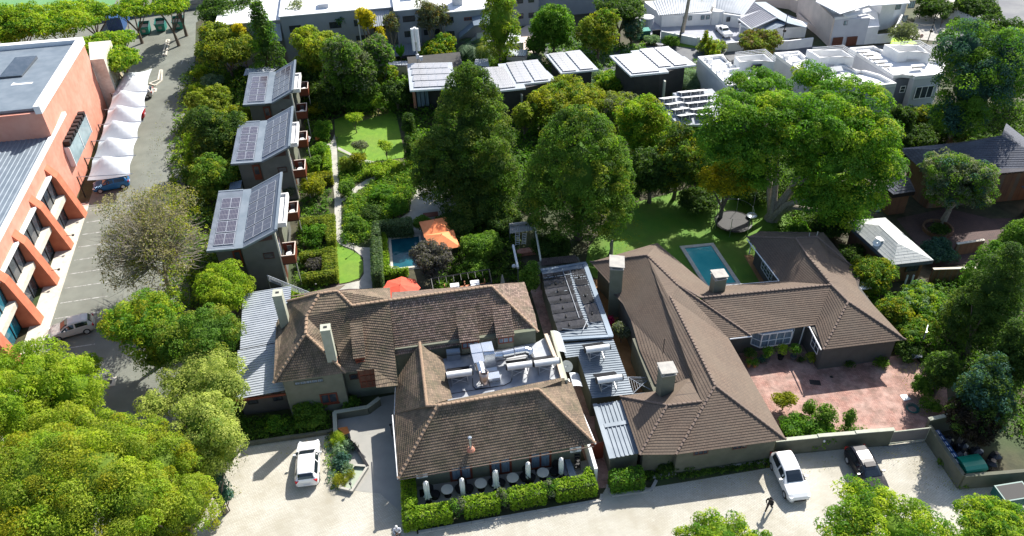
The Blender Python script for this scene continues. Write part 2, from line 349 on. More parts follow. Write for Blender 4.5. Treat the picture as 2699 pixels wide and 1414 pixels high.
brick('face_brick', (0.19,0.085,0.042), (0.13,0.06,0.032), (0.13,0.10,0.07), 0.24,0.086,0.012, patch=(0.24,0.14,0.065), ps=0.6, pa=0.5, bump=0.3)
mat('tan_cap', (0.36,0.25,0.16), (0.24,0.16,0.11), 9); mat('brown_cap', (0.19,0.14,0.11), (0.14,0.10,0.08), 9); mat('clay_red', (0.45,0.16,0.10), (0.5,0.25,0.18), 4)
def cellmat():
 m = mat('solar_cell', (0.05,0.05,0.075), r=0.12, spec=0.9); t = m.node_tree; b = t.nodes['Principled BSDF']
 tc = t.nodes.new('ShaderNodeTexCoord'); k = t.nodes.new('ShaderNodeTexBrick'); k.offset = 0
 for a, v in (('Scale', 1), ('Brick Width', 1 / 6), ('Row Height', 0.5), ('Mortar Size', 0.012), ('Bias', -0.5)): k.inputs[a].default_value = v
 k.inputs['Color1'].default_value = (0.045,0.04,0.058,1); k.inputs['Color2'].default_value = (0.075,0.065,0.085,1); k.inputs['Mortar'].default_value = (0.26,0.25,0.27,1)
 t.links.new(tc.outputs['UV'], k.inputs['Vector']); t.links.new(k.outputs['Color'], b.inputs['Base Color'])
cellmat(); PANEL = panel_mesh(); _m = MATS['solar_cell'].copy(); MATS['sky_glare_cell'] = _m; _b = _m.node_tree.nodes['Principled BSDF']; _b.inputs['Roughness'].default_value = 0.42; _b.inputs['Metallic'].default_value = 0.35
for _n in _m.node_tree.nodes:
 if _n.type == 'TEX_BRICK': _n.inputs['Color1'].default_value = (.34, .34, .36,1); _n.inputs['Color2'].default_value = (.42, .42, .44,1); _n.inputs['Mortar'].default_value = (.6, .6, .6,1)  # sky glare on the pavilion panels is painted into the cell colours
GLARE_PANEL = PANEL.copy(); GLARE_PANEL.materials[1] = _m
mat('dark_wall', (.035, .034, .032), (.05, .048, .044), 1.5)
# ---------------- the ground ----------------
mat('blue_paving', (0.30,0.31,0.36), (0.36,0.37,0.41), 0.8); mat('verge', (0.32,0.50,0.04), (0.38,0.56,0.05), 1); mat('field', (0.22,0.42,0.08), (0.26,0.46,0.10), 0.3); mat('court_green', (0.10,0.24,0.09), (0.13,0.28,0.11), 0.3)
mat('dry_earth', (0.20,0.15,0.06), (0.13,0.16,0.03), 1.2); mat('terra_yard', (0.26,0.13,0.05), (0.3,0.16,0.07), 2); water('shallow_water', (0.30,0.36,0.27), (0.36,0.40,0.32)); mat('tan_plaster', (0.55,0.44,0.34), (0.6,0.5,0.4), 2)
struct('ground', [(-400,-100), (500,-100), (500,700), (-400,700)], -0.02, 'soil')
struct('car_park', [(-36.5,15), (-36.33,85.41), (-37.2,108), (-45,112), (-62,118), (-64,152), (-23,152), (-31.02,136.82,0)[:2], (-29.15,120.71), (-27.92,103.2), (-26.61,91.79), (-22.5,66), (-21,46), (-20.5,15)], 0.012, 'asphalt')
struct('paved_forecourt', [(-15.9,46.6), (-13.4,46.7), (-9.1,46.7), (-8.3,43.8), (-3.3,43.8), (-2.7,36.0), (10.6,36.3), (11.6,37.5), (12.4,38.8), (14.6,36.9), (17.2,36.9), (24.6,37.0), (25.0,38.0), (34,37.4), (37.0,37.4), (40.5,33), (42,12), (-24,12), (-22,30), (-17,44)], 0.012, 'pavers')
struct('concrete_ramp', [(-8.7,46.8), (-8.6,48.8), (-5.9,48.8), (-4.8,49.8), (-3.4,49.9), (-3.3,39.0), (-2.8,36.8), (-5.2,40.0), (-7.3,40.7), (-8.4,41.4)], 0.020, 'smooth_concrete')
struct('brick_courtyard', [(24.6,48.6), (26.4,50), (32.4,50), (32.4,46.3), (40.8,46.3), (41.6,42.0), (39.5,37.9), (33,37.75), (25.3,38.0)], 0.016, 'red_pavers')
struct('side_passage_paving', [(10.8,37.5), (14.5,37.4), (17.3,44), (17.3,58), (15.3,62), (10.0,62), (10.3,45)], 0.008, 'red_pavers')
mat('ochre_paving', (0.26,0.13,0.05), (0.32,0.17,0.07), 2, c3=(0.16,0.09,0.04), ns3=0.8, amt3=0.5)
struct('ochre_yard', [(15.2,43.5), (17.9,43.5), (18.2,60.5), (15.4,62), (15.2,58)], 0.016, 'ochre_paving')
struct('patio_floor', [(-2.6,37.2), (-2.6,40.1), (10.9,40.1), (10.9,37.9)], 0.16, 'smooth_concrete', th=0.16)
struct('upper_lawn', [(-8.82,99.41), (-6.99,100.48), (-4.53,100.99), (-1.71,100.75), (-0.85,98.77), (-0.36,88.12), (-4.31,88.02), (-6.45,89.41), (-8.38,91.42), (-8.75,95.5)], 0.03, 'lawn')
struct('bare_earth_patch', [(-6.83,98.61), (-5.64,97.99), (-4.24,98.78), (-1.94,99.56), (-1.37,100.67), (-3.47,101.13), (-5.95,100.25)], 0.042, 'dry_earth') if 'dry_earth' in MATS else None
struct('teardrop_lawn', [(-8.53,72.7), (-7.81,71.61), (-6.84,70.71), (-6.17,69.89), (-5.85,68.69), (-5.85,67.14), (-6.24,66.14), (-7.3,65.71), (-8.2,65.64), (-8.36,69.19)], 0.03, 'lawn')
struct('garden_path', [(-10.02,92.91), (-9.04,94.21), (-8.8,95.51), (-8.51,92.76), (-8.41,87.95), (-8.34,86.01), (-8.22,83.07), (-8.07,80.67), (-7.77,80.88), (-6.54,82.72), (-5.12,84.16), (-3.7,84.89), (-3.56,84.47), (-5,83.12), (-7.17,80.76), (-8,79.97), (-8.01,75.04), (-7.24,72.44), (-6.14,71.27), (-4.97,70.92), (-5,69.88), (-5.03,64.32), (-5.82,64.37), (-7.31,64.67), (-8.88,64.67), (-8.49,65.32), (-6.25,65.72), (-5.8,66.7), (-5.8,69.36), (-6.7,70.92), (-8.08,72.02), (-8.57,73.19), (-8.73,76.96), (-8.74,80.94), (-9.06,86.16), (-9.25,87.82), (-9.36,92.28)], 0.022, 'concrete')
struct('curved_lawn_path', [(-8.41,91.75), (-7.08,90.18), (-5.82,88.49), (-4.32,87.55), (-2.84,86.63), (-2.79,87.02), (-4.23,88.06), (-5.65,88.92), (-7.08,90.82), (-8.35,92.39)], 0.034, 'concrete')
struct('pool_terrace', [(-3.4,66.6), (-3.6,74), (-0.6,76.5), (0.5,84), (6,86), (6.8,80), (3.4,72), (0.6,66.4)], 0.05, 'concrete')
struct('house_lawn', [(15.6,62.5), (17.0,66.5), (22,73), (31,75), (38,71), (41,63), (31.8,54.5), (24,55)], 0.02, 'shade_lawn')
struct('ochre_path', [(31.92,62.24), (32.72,62.12), (33.28,58.71), (33.09,57.91), (31.84,57.85)], 0.035, 'ochre_paving')
struct('dark_brick_yard', [(49.68,65.01), (55.76,65.78), (59.12,63.08), (66,62), (63,56), (53.89,56.73), (49.01,56.85), (49.49,61.44)], 0.02, 'dark_pavers')
struct('back_street', [(21,96), (22,104), (18,150), (26,150), (27,113), (37,112), (52,109.5), (62,106), (90,101), (120,96), (120,88), (95,92), (75,97), (70,100), (40,104), (24,101)], 0.01, 'street')
struct('side_road', [(72,98), (90,97), (140,104), (140,125), (104,160), (92,160), (88,118), (80,106)], 0.02, 'street')
struct('pavement', [(78,104), (88,112), (95,160), (92,160), (84,120), (74,106)], 0.04, 'kerb_concrete')
struct('forecourt_yard', [(38,112), (38,122), (58,124), (62,116), (56,108)], 0.026, 'blue_paving') if 'blue_paving' in MATS else None
struct('white_house_yard', [(40.28,117.58), (48,117.33), (49.3,116.76), (51.7,115.15), (50.45,111.89), (49.15,111.21), (46.36,112.1), (44.6,114.26)], 0.03, 'blue_paving')
struct('sports_field', [(-75,155), (-20,155), (-20,190), (-75,190)], 0.01, 'field')
struct('sports_court', [(-110,120), (-46,148), (-46,185), (-110,185)], 0.014, 'court_green')
struct('grass_verge', [(71.59,106.58), (72.96,107.54), (74.05,106.86), (74.3,104.28), (73.04,103.75), (70.16,104.37)], 0.05, 'verge')
struct('front_verge', [(39.19,114.01), (43.36,110.6), (43.25,109.67), (40.81,110.95), (38.77,112.63)], 0.03, 'lawn')
struct('driveway', [(18.4,121.46), (21.15,123.97), (22.18,122.66), (20.6,113.07), (18.07,114.59)], 0.03, 'beige_wall')
struct('far_lawn', [(39.76,127.93), (41.02,127.63), (40.08,124.42), (39.56,125.67)], 0.05, 'verge')
struct('narrow_path', [(-9.6,58), (-9.0,66), (-5.9,64.8), (-4.5,58.5), (3,58), (3,57), (-9.6,57)], 0.014, 'dark_pavers')
# kerbs and painted bay lines
mb = MB()
for i in range(22):
 y = 47.2 + 2.3 * i; x = -34.75 - (y - 60.6) * 0.044
 if y > 86: break
 mb.add([(x, y, 0.02), (x + 4.4, y + .22,0.02), (x + 4.4, y + .33,0.02), (x, y + .12,0.02)], [(0,1,2,3)])
for (u, v) in (((-31.2,121), (-31.1,123)), ((-28.5,121.5), (-28.4,123.5)), ((-28.8,116), (-28.6,118))):
 mb.add([(u[0], u[1], .02), (u[0] + .12, u[1], .02), (v[0] + .12, v[1], .02), (v[0], v[1], .02)], [(0,1,2,3)])
mb.build('parking_bay_lines', 'line_paint', kind='structure')
mb = MB(); mb.add([(-34.7,20,0.09), (-35.05,60.6,0.09), (-36.3,85.6,0.09), (-38.1,86,0.09), (-36.8,60,0.09), (-36.4,20,0.09)], [(0,1,2,3,4,5)]); mb.prism([(-34.6,20), (-34.7,20), (-35.05,60.6), (-36.3,85.6), (-36.2,85.6), (-34.95,60.6)], 0,0.12)
mb.build('stone_pavement', 'pale_stone', kind='structure')
def kerb(pts, name='kerb', h=0.14, w=0.22, m='kerb_concrete', seg=1.0):
 for i in range(len(pts) - 1):
  a = Vector((*pts[i], 0)); b = Vector((*pts[i + 1], 0)); L = (b - a).length; n = max(1, round(L / seg)); ang = math.atan2((b - a).y, (b - a).x)
  for k in range(n):
   c = a.lerp(b, (k + .5) / n); k_ = MB(); k_.obox((0,0, h / 2), (L / n - .02, w, h), ang)
   k_.v = [(x + c.x, y + c.y, z + rnd.uniform(-.006, .01)) for x, y, z in k_.v]; yield k_
def kerb_run(name, label, pts, **kw):
 t = thing(name, label, 'kerb', (*pts[0], 0))
 for k_ in kerb(pts, **kw): k_.build('kerbstone', kw.get('m', 'kerb_concrete'), t)
kerb_run('kerb', 'long grey kerb of stone blocks below the clipped patio hedge', [(-2.6,36.1), (10.9,36.4), (11.1,36.9)])
kerb_run('kerb', 'short angled kerb around the twin cube shrubs by the forecourt', [(12.2,38.9), (12.2,37.9), (12.9,37.35), (16.1,37.2), (17.2,37.9), (17.1,38.6)] if False else [(11.72,37.69), (11.78,36.7), (14.78,36.58), (15.42,37.39)])
kerb_run('kerb', 'broken grey kerb at the foot of the bungalow front wall', [(15.25,37.73), (17.09,37.77), (17.43,38.16), (21.07,37.74)])
kerb_run('kerb', 'pale kerb strip beside the parked white compact car', [(21.05,37.68), (22.38,37.63), (23.93,37.47), (24.13,38.09)])
kerb_run('kerb', 'low dark kerb wall edging the planted bed below the cream wing', [(-16.56,45.44), (-15.72,46.58), (-12.88,46.61), (-9.1,46.61), (-8.66,46.74)], h=0.35, m='olive_wall', w=0.25)
# ---------------- main tiled guest house (left) ----------------
MH = thing('guest_house', 'large L-shaped guest house with mossy old brown tiled roofs and sage chimneys', 'house', (-3,45,0))
mb = MB(); mb.box(-12.05,49.0,0,-7.35,58,4.25); mb.build('wall', 'sage_wall', MH)
mb = MB(); mb.box(-7.35,50.15,0,-3.0,57.5,4.2); mb.build('wall', 'sage_wall', MH)
mb = MB(); mb.box(-3.0,50.2,0,8.6,55.3,4.9); mb.build('wall', 'sage_wall', MH)
mb = MB(); mb.box(-2.6,40.0,0,10.2,50.2,2.6); mb.build('wall', 'sage_wall', MH)
mb = MB(); mb.box(10.0,45.2,0,10.25,51,3.9); mb.build('wall', 'sage_plaster', MH)
# roof slopes
R1a = (-8.55,54.55,8.1); R1b = (-7.11,54.59,8.1); R2a = (-6.02,53.21,7.5); R2b = (5.52,53.45,7.5)
A1 = (-9.82,51.31,6.8); A2 = (-9.73,52.92,7.2); SW = (-12.72,48.91,4.2); SE = (-7.04,48.98,4.2); E1 = (-6.94,50.97,4.2); NWc = (-11.97,58.31,4.6)
mb = MB()
for q in ([SW, A1, A2, R1a, NWc, (-12.9,56,4.3)], [SW, SE, A1], [SE, E1, (-8.2,51.9,5.9), A2, A1]): tiled(mb, q)
tiled(mb, [A2, R1a, R1b, R2a, (-3.0,53.3,7.5), (-3.0,46.9,4.1), (-4.7,46.95,4.15), (-4.75,48.6,4.6), (-7.3,48.9,4.25), (-7.6,51,5.4), (-8.6,51.9,6.2)])
tiled(mb, [R1b, (-2.96,56.77,6), (-2.9,54.6,6.7), (-2.8,53.35,7.5), R2a])
tiled(mb, [R1a, R1b, (-7.0,60,4.3), (-12.0,59.2,4.4)])
mb.build('roof', 'old_tiles', MH)
mb = MB()
HR = (8.83,50.29,4.6)
tiled(mb, [(-3.0,53.3,7.5), R2b, HR, (-3.0,49.9,4.5)])
tiled(mb, [R2b, (8.7,56.18,5.2), (8.96,52.39,4.6), HR])
tiled(mb, [(-2.8,53.4,7.5), R2b, (8.7,56.18,5.2), (-2.9,58,4.4)])
mb.build('roof', 'mixed_tiles', MH)
# front hipped block
FW = (-3.55,39.0,2.75); FE = (11.11,39.56,2.75); RW = (-0.11,42.48,6); RE = (7.46,42.71,6); NR = (-0.91,43.05,5.5); NT = (-0.95,50.14,5.3)
mb = MB()
tiled(mb, [FW, FE, RE, RW])
tiled(mb, [FW, RW, NR, NT, (-3.1,48.3,3.4), (-3.5,45.2,2.8)])
tiled(mb, [RE, FE, (10.68,45.69,3), (10.03,45.27,3.9)])
tiled(mb, [NR, (1.05,44.83,4), (0.9,46.6,4.0), (0.75,49.3,4.0), (-0.31,49.85,4.6), NT])
tiled(mb, [RW, RE, (9.94,44.87,4.3), (9.6,45.2,4.2), (1.1,44.5,4.2), NR])
mb.build('roof', 'old_tiles', MH)
mb = MB()
for p, q in ((SW, A1), (SE, A1), (A1, A2), (A2, R1a), (R1a, R1b), (R1b, R2a), (R2a, (-3,53.3,7.5)), (FW, RW), (NWc, R1a)): caps(mb, p, q)
mb.build('ridge_tiles', 'tan_cap', MH, kind='stuff')
mb = MB()
for p, q in ((RW, RE), (NR, NT), (RW, NR), ((-3,53.3,7.5), R2b), (R2b, HR), (RE, FE)): caps(mb, p, q)
mb.build('ridge_tiles', 'tan_cap', MH, kind='stuff')
mb = MB(); mb.tube((-3.62,39.0,2.68), (-3.7,45.2,2.68), .045); mb.build('gutter', 'white_paint', MH); mb = MB(); mb.tube((-3.58,38.95,2.66), (11.0,39.35,2.66), .045); mb.build('gutter', 'brown_cap', MH); mb = MB(); mb.tube((-3.55,45.25,2.68), (-3.3,47.9,2.9), .045); mb.tube((11.15,39.5,2.72), (10.5,46.1,3.0), .07)
mb.build('gutter', 'white_paint', MH)
# dormers
def dormer(x0, x1, yf, yb, zf, zb, m, win='sage_wall', low=0):
 d = MB(); tiled(d, [(x0, yf, zf), (x1, yf, zf), (x1, yb, zb), (x0, yb, zb)]); o = d.build('dormer', m, MH)
 d = MB(); d.prism([(x0 + .1, yf + .15), (x1 - .1, yf + .15), (x1 - .1, yb - .3), (x0 + .1, yb - .3)], zf - 1.4 - low, 0, ztop=[zf - .06, zf - .06, zb - .42, zb - .42]); d.build('wall', win, o)
 return o
d = dormer(-6.3,-5.3,49.3,51.8,5.3,7.0, 'old_tiles', 'red_timber', 1.5)
dm = MB(); dm.box(-6.15,49.30,1.9,-4.7,50.14,4.9); dm.build('bay', 'red_timber', MH)
for i in range(3):
 for k in range(4): dm = MB(); dm.box(-6.02 + i * .44,49.25,2.05 + k * .7,-5.66 + i * .44,49.296,2.6 + k * .7); dm.build('panel', 'brown_door', MH)
for x0, x1 in ((2.25,3.9), (5.25,6.75)):
 d = dormer(x0, x1,49.45,51.6,5.35,6.9, 'mixed_tiles')
 window(d, x0 + .15, x1 - .1,4.55,5.2,49.6, nx=3, frame='red_timber', fw=.09, pane='curtained_glass')
# flat roof with parapet
mb = MB(); mb.prism([(0.7,44.6), (9.9,45.2), (9.9,50.9), (8.6,50.2), (0.7,49.8)], 3.3,3.5); mb.build('flat_roof', 'flat_roof', MH)
mb = MB(); a = (9.69,50.68,3.9); b_ = (9.93,47.74,3.9); mb.prism([a[:2], b_[:2], (b_[0] - .28, b_[1]), (a[0] - .28, a[1])], 3.3,3.95); mb.box(9.75,45.4,3.3,10.05,47.4,3.95); mb.build('parapet', 'tan_plaster' if 'tan_plaster' in MATS else 'beige_wall', MH)
# chimneys
def chimney(cx, cy, sx, sy, z0, z1, base_red=False):
 c = MB(); c.box(cx - sx / 2, cy - sy / 2, z0, cx + sx / 2, cy + sy / 2, z1 - .12); c.box(cx - sx / 2 - .02, cy - sy / 2 - .02, z1 - .12, cx + sx / 2 + .02, cy + sy / 2 + .02, z1)
 o = c.build('chimney', 'sage_plaster', MH)
 f = MB(); f.box(cx - .14, cy - .1, z1 + .002, cx + .14, cy + .12, z1 + .03); f.build('flue', 'black_plastic', o)
 f = MB(); f.box(cx - sx / 2 - .03, cy - sy / 2 - .03, z0, cx + sx / 2 + .03, cy + sy / 2 + .03, z0 + .9 if base_red else z0 + .3); f.build('flashing', 'clay_red', o)
chimney(-12.05,55.5, .75, .9,3.5,8.0); chimney(-8.0,50.0, .75, .75,4.6,8.4)
# windows on the front walls
window(MH, -9.5,-8.1,1.0,2.15,49.0, frame='red_timber', fw=.12, sill=True)
window(MH, -11.2,-8.9,3.55,3.95,49.0, frame='olive_wall', nx=5, pane='curtained_glass')
window(MH, -7.0,-6.3,2.2,2.8,50.15, frame='dark_timber', nx=1, fw=.1)
for x0 in (0.15,3.15,6.2):
 window(MH, x0, x0 + 1.7,0.2,2.2,40.0, frame='red_timber', nx=2, nz=1, fw=.17, pane='curtained_glass')
mb = MB(); mb.prism([(-2.85,41.65), (-2.6,41.65), (-2.6,39.2), (-2.85,39.2)], 0.16,2.6); 
mb = MB(); mb.box(10.75,38.0,0.0,11.0,41.2,1.75); mb.build('screen_wall', 'white_wall', MH)
mb = MB(); mb.box(9.1,37.95,0.16,10.74,38.2,1.05); mb.build('screen_wall', 'white_wall', MH)
mb = MB(); p = (1.88,39.81,3.9); mb.lathe([(.32,0), (.2, .25), (.12, .3)], (p[0], p[1], 3.75), 10); mb.build('flashing', 'clay_red', MH)
mb = MB(); mb.lathe([(.1,0), (.1, .9), (.13, .92), (.15,1.0), (.15,1.15), (.08,1.2)], (p[0], p[1], 4.0), 12); mb.build('flue_pipe', 'steel', MH, smooth=False)
# low metal-roofed wing on the far left
LW = thing('metal_roofed_wing', 'low wing with a pale corrugated metal roof left of the tall chimneys', 'outbuilding', (-15,52,0))
mb = MB(); mb.box(-16.0,49.9,0,-12.05,60,2.7); mb.build('wall', 'grey_wall', LW)
a = (-15.46,49.86,2.9); 
mb = MB(); ribbed(mb, (-12.1,55.0,3.1), (-12.1,62.2,3.2), (-16.6,62.5,2.75), (-16.2,55.0,2.75), .28, .05); ribbed(mb, (-12.1,49.2,2.95), (-12.1,54.9,3.05), (-16.4,54.9,2.7), (-16.0,49.2,2.7), .28, .05)
mb.build('roof', 'pale_sheet', LW)
mb = MB(); mb.box(-16.1,49.1,2.45,-12.1,49.22,2.66); mb.build('fascia', 'red_timber', LW)
window(LW, -13.4,-12.6,1.2,2.1,49.9, frame='black_metal', nx=2); window(LW, -15.4,-14.6,1.2,2.1,49.9, frame='black_metal', nx=2)
# ---------------- bungalow (right) ----------------
BG = thing('bungalow', 'sprawling single-storey bungalow with plain brown tiled hip roofs', 'house', (24,48,0))
def wl(x0, y0, x1, y1, h=2.7, m='grey_wall', z0=0): mb = MB(); mb.box(x0, y0, z0, x1, y1, h); return mb.build('wall', m, BG)
wl(14.5,38.25,16.9,43.3, m='olive_wall'); wl(16.9,37.7,24.6,50, m='olive_wall'); wl(17.3,49,22,55.5); wl(24.6,49.1,32.2,54.4); wl(32.2,46.0,38.7,55); wl(32.3,55,38.7,60.8)
mb = MB(); mb.prism([(17.3,55.4), (22.0,54.5), (23.3,58.0), (22.2,61.6), (16.4,60.2), (17.2,57.4)], 0,2.7); mb.build('wall', 'olive_wall', BG)
z = 2.8
Sw = (14.08,37.84,2.8); Sm = (16.7,37.39,2.8); SeB = (25.1,37.23,2.8); Wa = (14.15,43.68,2.8); a1 = (16.94,40.75,4.4); a2 = (19.6,40.66,4.4); ap = (20.87,41.47,5)
top = (20.67,52.11,5); t2 = (21.76,53.46,5); t3 = (20.36,58.02,5); v1 = (24.78,48.45,2.8); v2 = (26.74,48.35,2.8); rl = (23.43,52.1,4.4); rr = (35.12,51.54,4.4)
c0 = (15.78,60.72,2.8); c1 = (16.74,57.52,2.8); c2 = (16.65,56.18,2.8); c3 = (17.23,54.36,2.8); c4 = (17.36,52.16,2.8); c5 = (17.1,48.47,2.8); c6 = (17.22,44.42,2.8)
nb = (22.8,62.36,2.8); nc = (24.93,56.49,2.8); nd = (25.47,55.11,2.8); ne = (32.07,54.62,2.8); nw = (31.58,61.56,2.8); rS = (32.58,48.54,2.8); rA = (35.29,48.87,4.7); rB = (31.94,45.61,2.8); rC = (39.09,45.41,2.8)
rD = (34.64,55.55,4.7); rE = (34.83,58.39,4.5); rF = (38.77,60.36,3.2); rG = (39.29,55.4,2.8); rH = (36.85,55.07,3.6); rI = (36.84,58.26,4.5); rK = (38.37,52.27,2.8)
mb = MB()
for q in ([Wa, a1, Sw], [Sw, a1, a2, Sm], [Sm, ap, SeB], [a2, ap, Sm], [Wa, (17.3,43.7,2.8), (19.9,43.6,4.2), a2, a1],
          [ap, top, v1, SeB], [top, t2, v2, v1], [t2, top, ap, a2, (19.6,43.2,4.1), c6, c5, c4, c3, c2, c1, c0, t3],
          [c0, t3, nb], [t3, t2, rl, nd, nc, nb], [rl, rr, rS, (26.4,48.5,2.8), v2], [rl, rr, ne, nd],
          [nw, rE, rD, rr, ne], [nw, rE, rI, rF, (33.2,62.2,2.8)], [rF, rI, rE, rD, rH, rG], [rD, rH, rK, rC, rA, rr], [rH, rG, (39.3,53.8,2.8), rK],
          [rr, rA, rB, rS], [rA, rC, rB]): tiled(mb, q, 0.20,0.022)
mb.build('roof', 'brown_tiles', BG)
mb = MB()
for p, q in ((a1, Sw), (a1, a2), (ap, Sm), (ap, SeB), (ap, top), (t2, v2), (t2, t3), (t3, c0), (rl, rr), (rr, rA), (rA, rB), (rA, rC), (rD, rr), (rE, rD), (nw, rE), (Wa, a1), (rl, t2), (rE, rI), (rI, rG)): caps(mb, p, q, .09, .36)
mb.build('ridge_tiles', 'brown_cap', BG, kind='stuff')
def bchim(cx, cy, sx, sy, z0, z1, rz):
 M = Matrix.Rotation(rz, 3, 'Z'); c = MB(); c.obox((cx, cy, (z0 + z1) / 2), (sx, sy, z1 - z0), rz); o = c.build('chimney', 'sage_wall', BG)
 c = MB(); c.obox((cx, cy, z1 + .04), (sx + .12, sy + .12, .08), rz)
 for s in (-1,1): p = Vector((cx, cy, 0)) + M @ Vector((s * (sx / 2 - .08), 0,0)); c.obox((p.x, p.y, z1 + .2), (.14, sy, .24), rz)
 p = Vector((cx, cy, z1 + .36)); R = M @ Matrix.Rotation(.08,3, 'Y'); c.obox(p, (sx + .25, sy + .2, .08), M=R)
 c.build('cowl', 'kerb_concrete', o)
bchim(17.5,43.0,1.05,1.05,2.6,5.7,0.02); bchim(17.1,56.5,1.1,1.5,0,5.6,-0.25); bchim(25.55,53.6,1.05, .95,3.2,5.2,0.05)
# bay window and other windows
bw = MB()
bp = [(27.3,49.1), (27.9,48.5), (30.6,48.5), (31.1,49.1)]
bw.prism(bp, .95,1.05); bw.prism(bp, 2.45,2.6)
def mullions(mb, p, q, n, z0, z1, w=.06, hz=(0.5,)):
 p = Vector((*p, 0)); q = Vector((*q, 0)); a = math.atan2((q - p).y, (q - p).x)
 for k in range(n + 1):
  c = p.lerp(q, k / n); mb.obox((c.x, c.y, (z0 + z1) / 2), (w * (1.6 if k in (0, n) else .8), w, z1 - z0), a)
 c = (p + q) / 2
 for t in hz: mb.obox((c.x, c.y, z0 + (z1 - z0) * t), ((q - p).length, w * .8, w * .7), a)
for i, n in ((0,1), (1,4), (2,1)): mullions(bw, bp[i], bp[i + 1], n, 1.05,2.45)
bwo = bw.build('bay_window', 'white_paint', BG)
bw = MB(); bw.prism([(27.36,49.1), (27.93,48.55), (30.57,48.55), (31.04,49.1)], 1.051,2.449); bw.build('pane', 'curtained_glass', bwo)
window(BG, 46.6,47.9,1.2,2.4,32.2, axis='x', s=-1, nx=2, nz=2); window(BG, 56.6,59.0, .9,2.2,32.3, axis='x', s=-1, nx=4, nz=3)
for x0 in (15.7,18.2,21.2): window(BG, x0, x0 + 1.1,2.0,2.5,38.25 if x0 < 16.9 else 37.7, nx=3, frame='brown_door', fw=.05)
mb = MB(); mb.tube((25.0,48.9, .05), (25.0,48.9,2.65), .09); mb.build('column', 'white_paint', BG)
mb = MB(); mb.tube((31.8,48.95, .3), (31.9,48.95,2.5), .06); mb.tube((31.9,48.95,2.5), (32.0,48.5,2.72), .06); mb.tube((32.05,61.4, .8), (32.05,61.3,2.6), .06); mb.build('downpipe', 'white_paint', BG)
mb = MB(); mb.tube((31.8,45.7,2.72), (32.05,48.5,2.72), .06); mb.tube((31.5,61.3,2.72), (32.0,54.8,2.72), .06); mb.tube((32.0,54.75,2.72), (25.6,55.2,2.72), .05); mb.tube((24.9,48.35,2.72), (26.8,48.3,2.72), .06); mb.build('gutter', 'white_paint', BG)
mb = MB(); p = (18.26,46.17,4.4); mb.tube(p, (p[0], p[1], 6.0), .03); mb.build('aerial', 'black_metal', BG)
for p in ((36.17,58.42,4.2), (36.99,58.47,4.2)): mb = MB(); mb.tube(p, (p[0], p[1], 4.9), .05); mb.build('vent_pipe', 'kerb_concrete', BG)
mb = MB(); mb.box(38.0,52.6,2.3,39.9,53.6,2.42); mb.build('awning', 'white_paint', BG)
# ---------------- sheds between the two houses ----------------
SH = thing('metal_roofed_shed', 'long shed with corrugated roof covered in black pool heating mats', 'shed', (13,55,0))
mb = MB(); mb.box(11.0,50.9,0,15.0,60.0,2.75); mb.build('wall', 'olive_wall', SH)
c = [(10.85,51.0,2.85), (15.25,50.5,2.85), (15.25,60.3,2.95), (10.95,60.0,2.95)]
mb = MB(); ribbed(mb, c[0], c[3], c[2], c[1], .3, .05); mb.build('roof', 'roof_sheet', SH)
mb = MB(); 
mb.plate([(14.9,50.4,2.95), (15.35,50.4,2.95), (15.35,60.4,3.05), (14.95,60.4,3.05)], .18); mb.plate([(10.8,60.0,3.06), (15.3,60.3,3.06), (15.3,60.6,3.06), (10.8,60.35,3.06)], .2); mb.plate([(10.7,50.75,2.93), (15.3,50.3,2.93), (15.3,50.55,2.95), (10.7,51.05,2.95)], .2)
mb.build('fascia', 'blue_sheet', SH, kind='stuff')
def heatmat(q, holes=1):
 a, b, c, d = map(Vector, q); mb = MB(); n = 10; v = []
 for j in range(5):
  for i in range(n + 1):
   p = a.lerp(b, i / n).lerp(d.lerp(c, i / n), j / 4); p.z += .025 * math.sin(i * 1.9 + j * 2.2 + a.y * 3) + .03 * math.cos(j * 1.6); v.append(p)
 mb.add(v, [(j * (n + 1) + i, j * (n + 1) + i + 1, (j + 1) * (n + 1) + i + 1, (j + 1) * (n + 1) + i) for j in range(4) for i in range(n)])
 o = mb.build('heating_mat', 'mat_black', SH, smooth=True)
 if holes: m2 = MB(); p = a.lerp(c, .42); m2.tube(p + Vector((0,0, .06)), p + Vector((.05, .3, .06)), .07); m2.build('strap', 'rubber', o)
LM = [((355,650), (640,610)), ((365,722), (655,685)), ((380,810), (675,762)), ((405,890), (700,848)), ((440,970), (725,935)), ((460,1070), (760,1030)), ((500,1155), (800,1115)), ((520,1245), (840,1200))]
ml = [[(10.94,59.59,3), (13.53,59.65,3)], [(10.84,58.59,3), (13.44,58.59,3)], [(10.74,57.39,3), (13.38,57.53,3)], [(10.75,56.31,3), (13.35,56.36,3)], [(10.84,55.23,3), (13.31,55.21,3)], [(10.76,53.96,3), (13.33,53.97,3)], [(10.79,52.84,3), (13.38,52.88,3)], [(10.82,51.73,3), (13.48,51.74,3)]]
for i in range(7):
 a, b = ml[i + 1]; d, c_ = ml[i]
 heatmat([(a[0], a[1] + .05,3.0), (b[0], b[1] + .05,3.0), (c_[0], c_[1] - .03,3.0), (d[0], d[1] - .03,3.0)])
for q in ([(13.67,57.43,3), (14.81,57.34,3), (14.9,59.66,3), (13.63,59.7,3)], [(13.72,54.73,3), (14.79,54.85,3), (14.8,57.21,3), (13.66,57.29,3)], [(13.74,52.24,3), (14.91,52.33,3), (14.8,54.72,3), (13.73,54.6,3)]): heatmat(q)
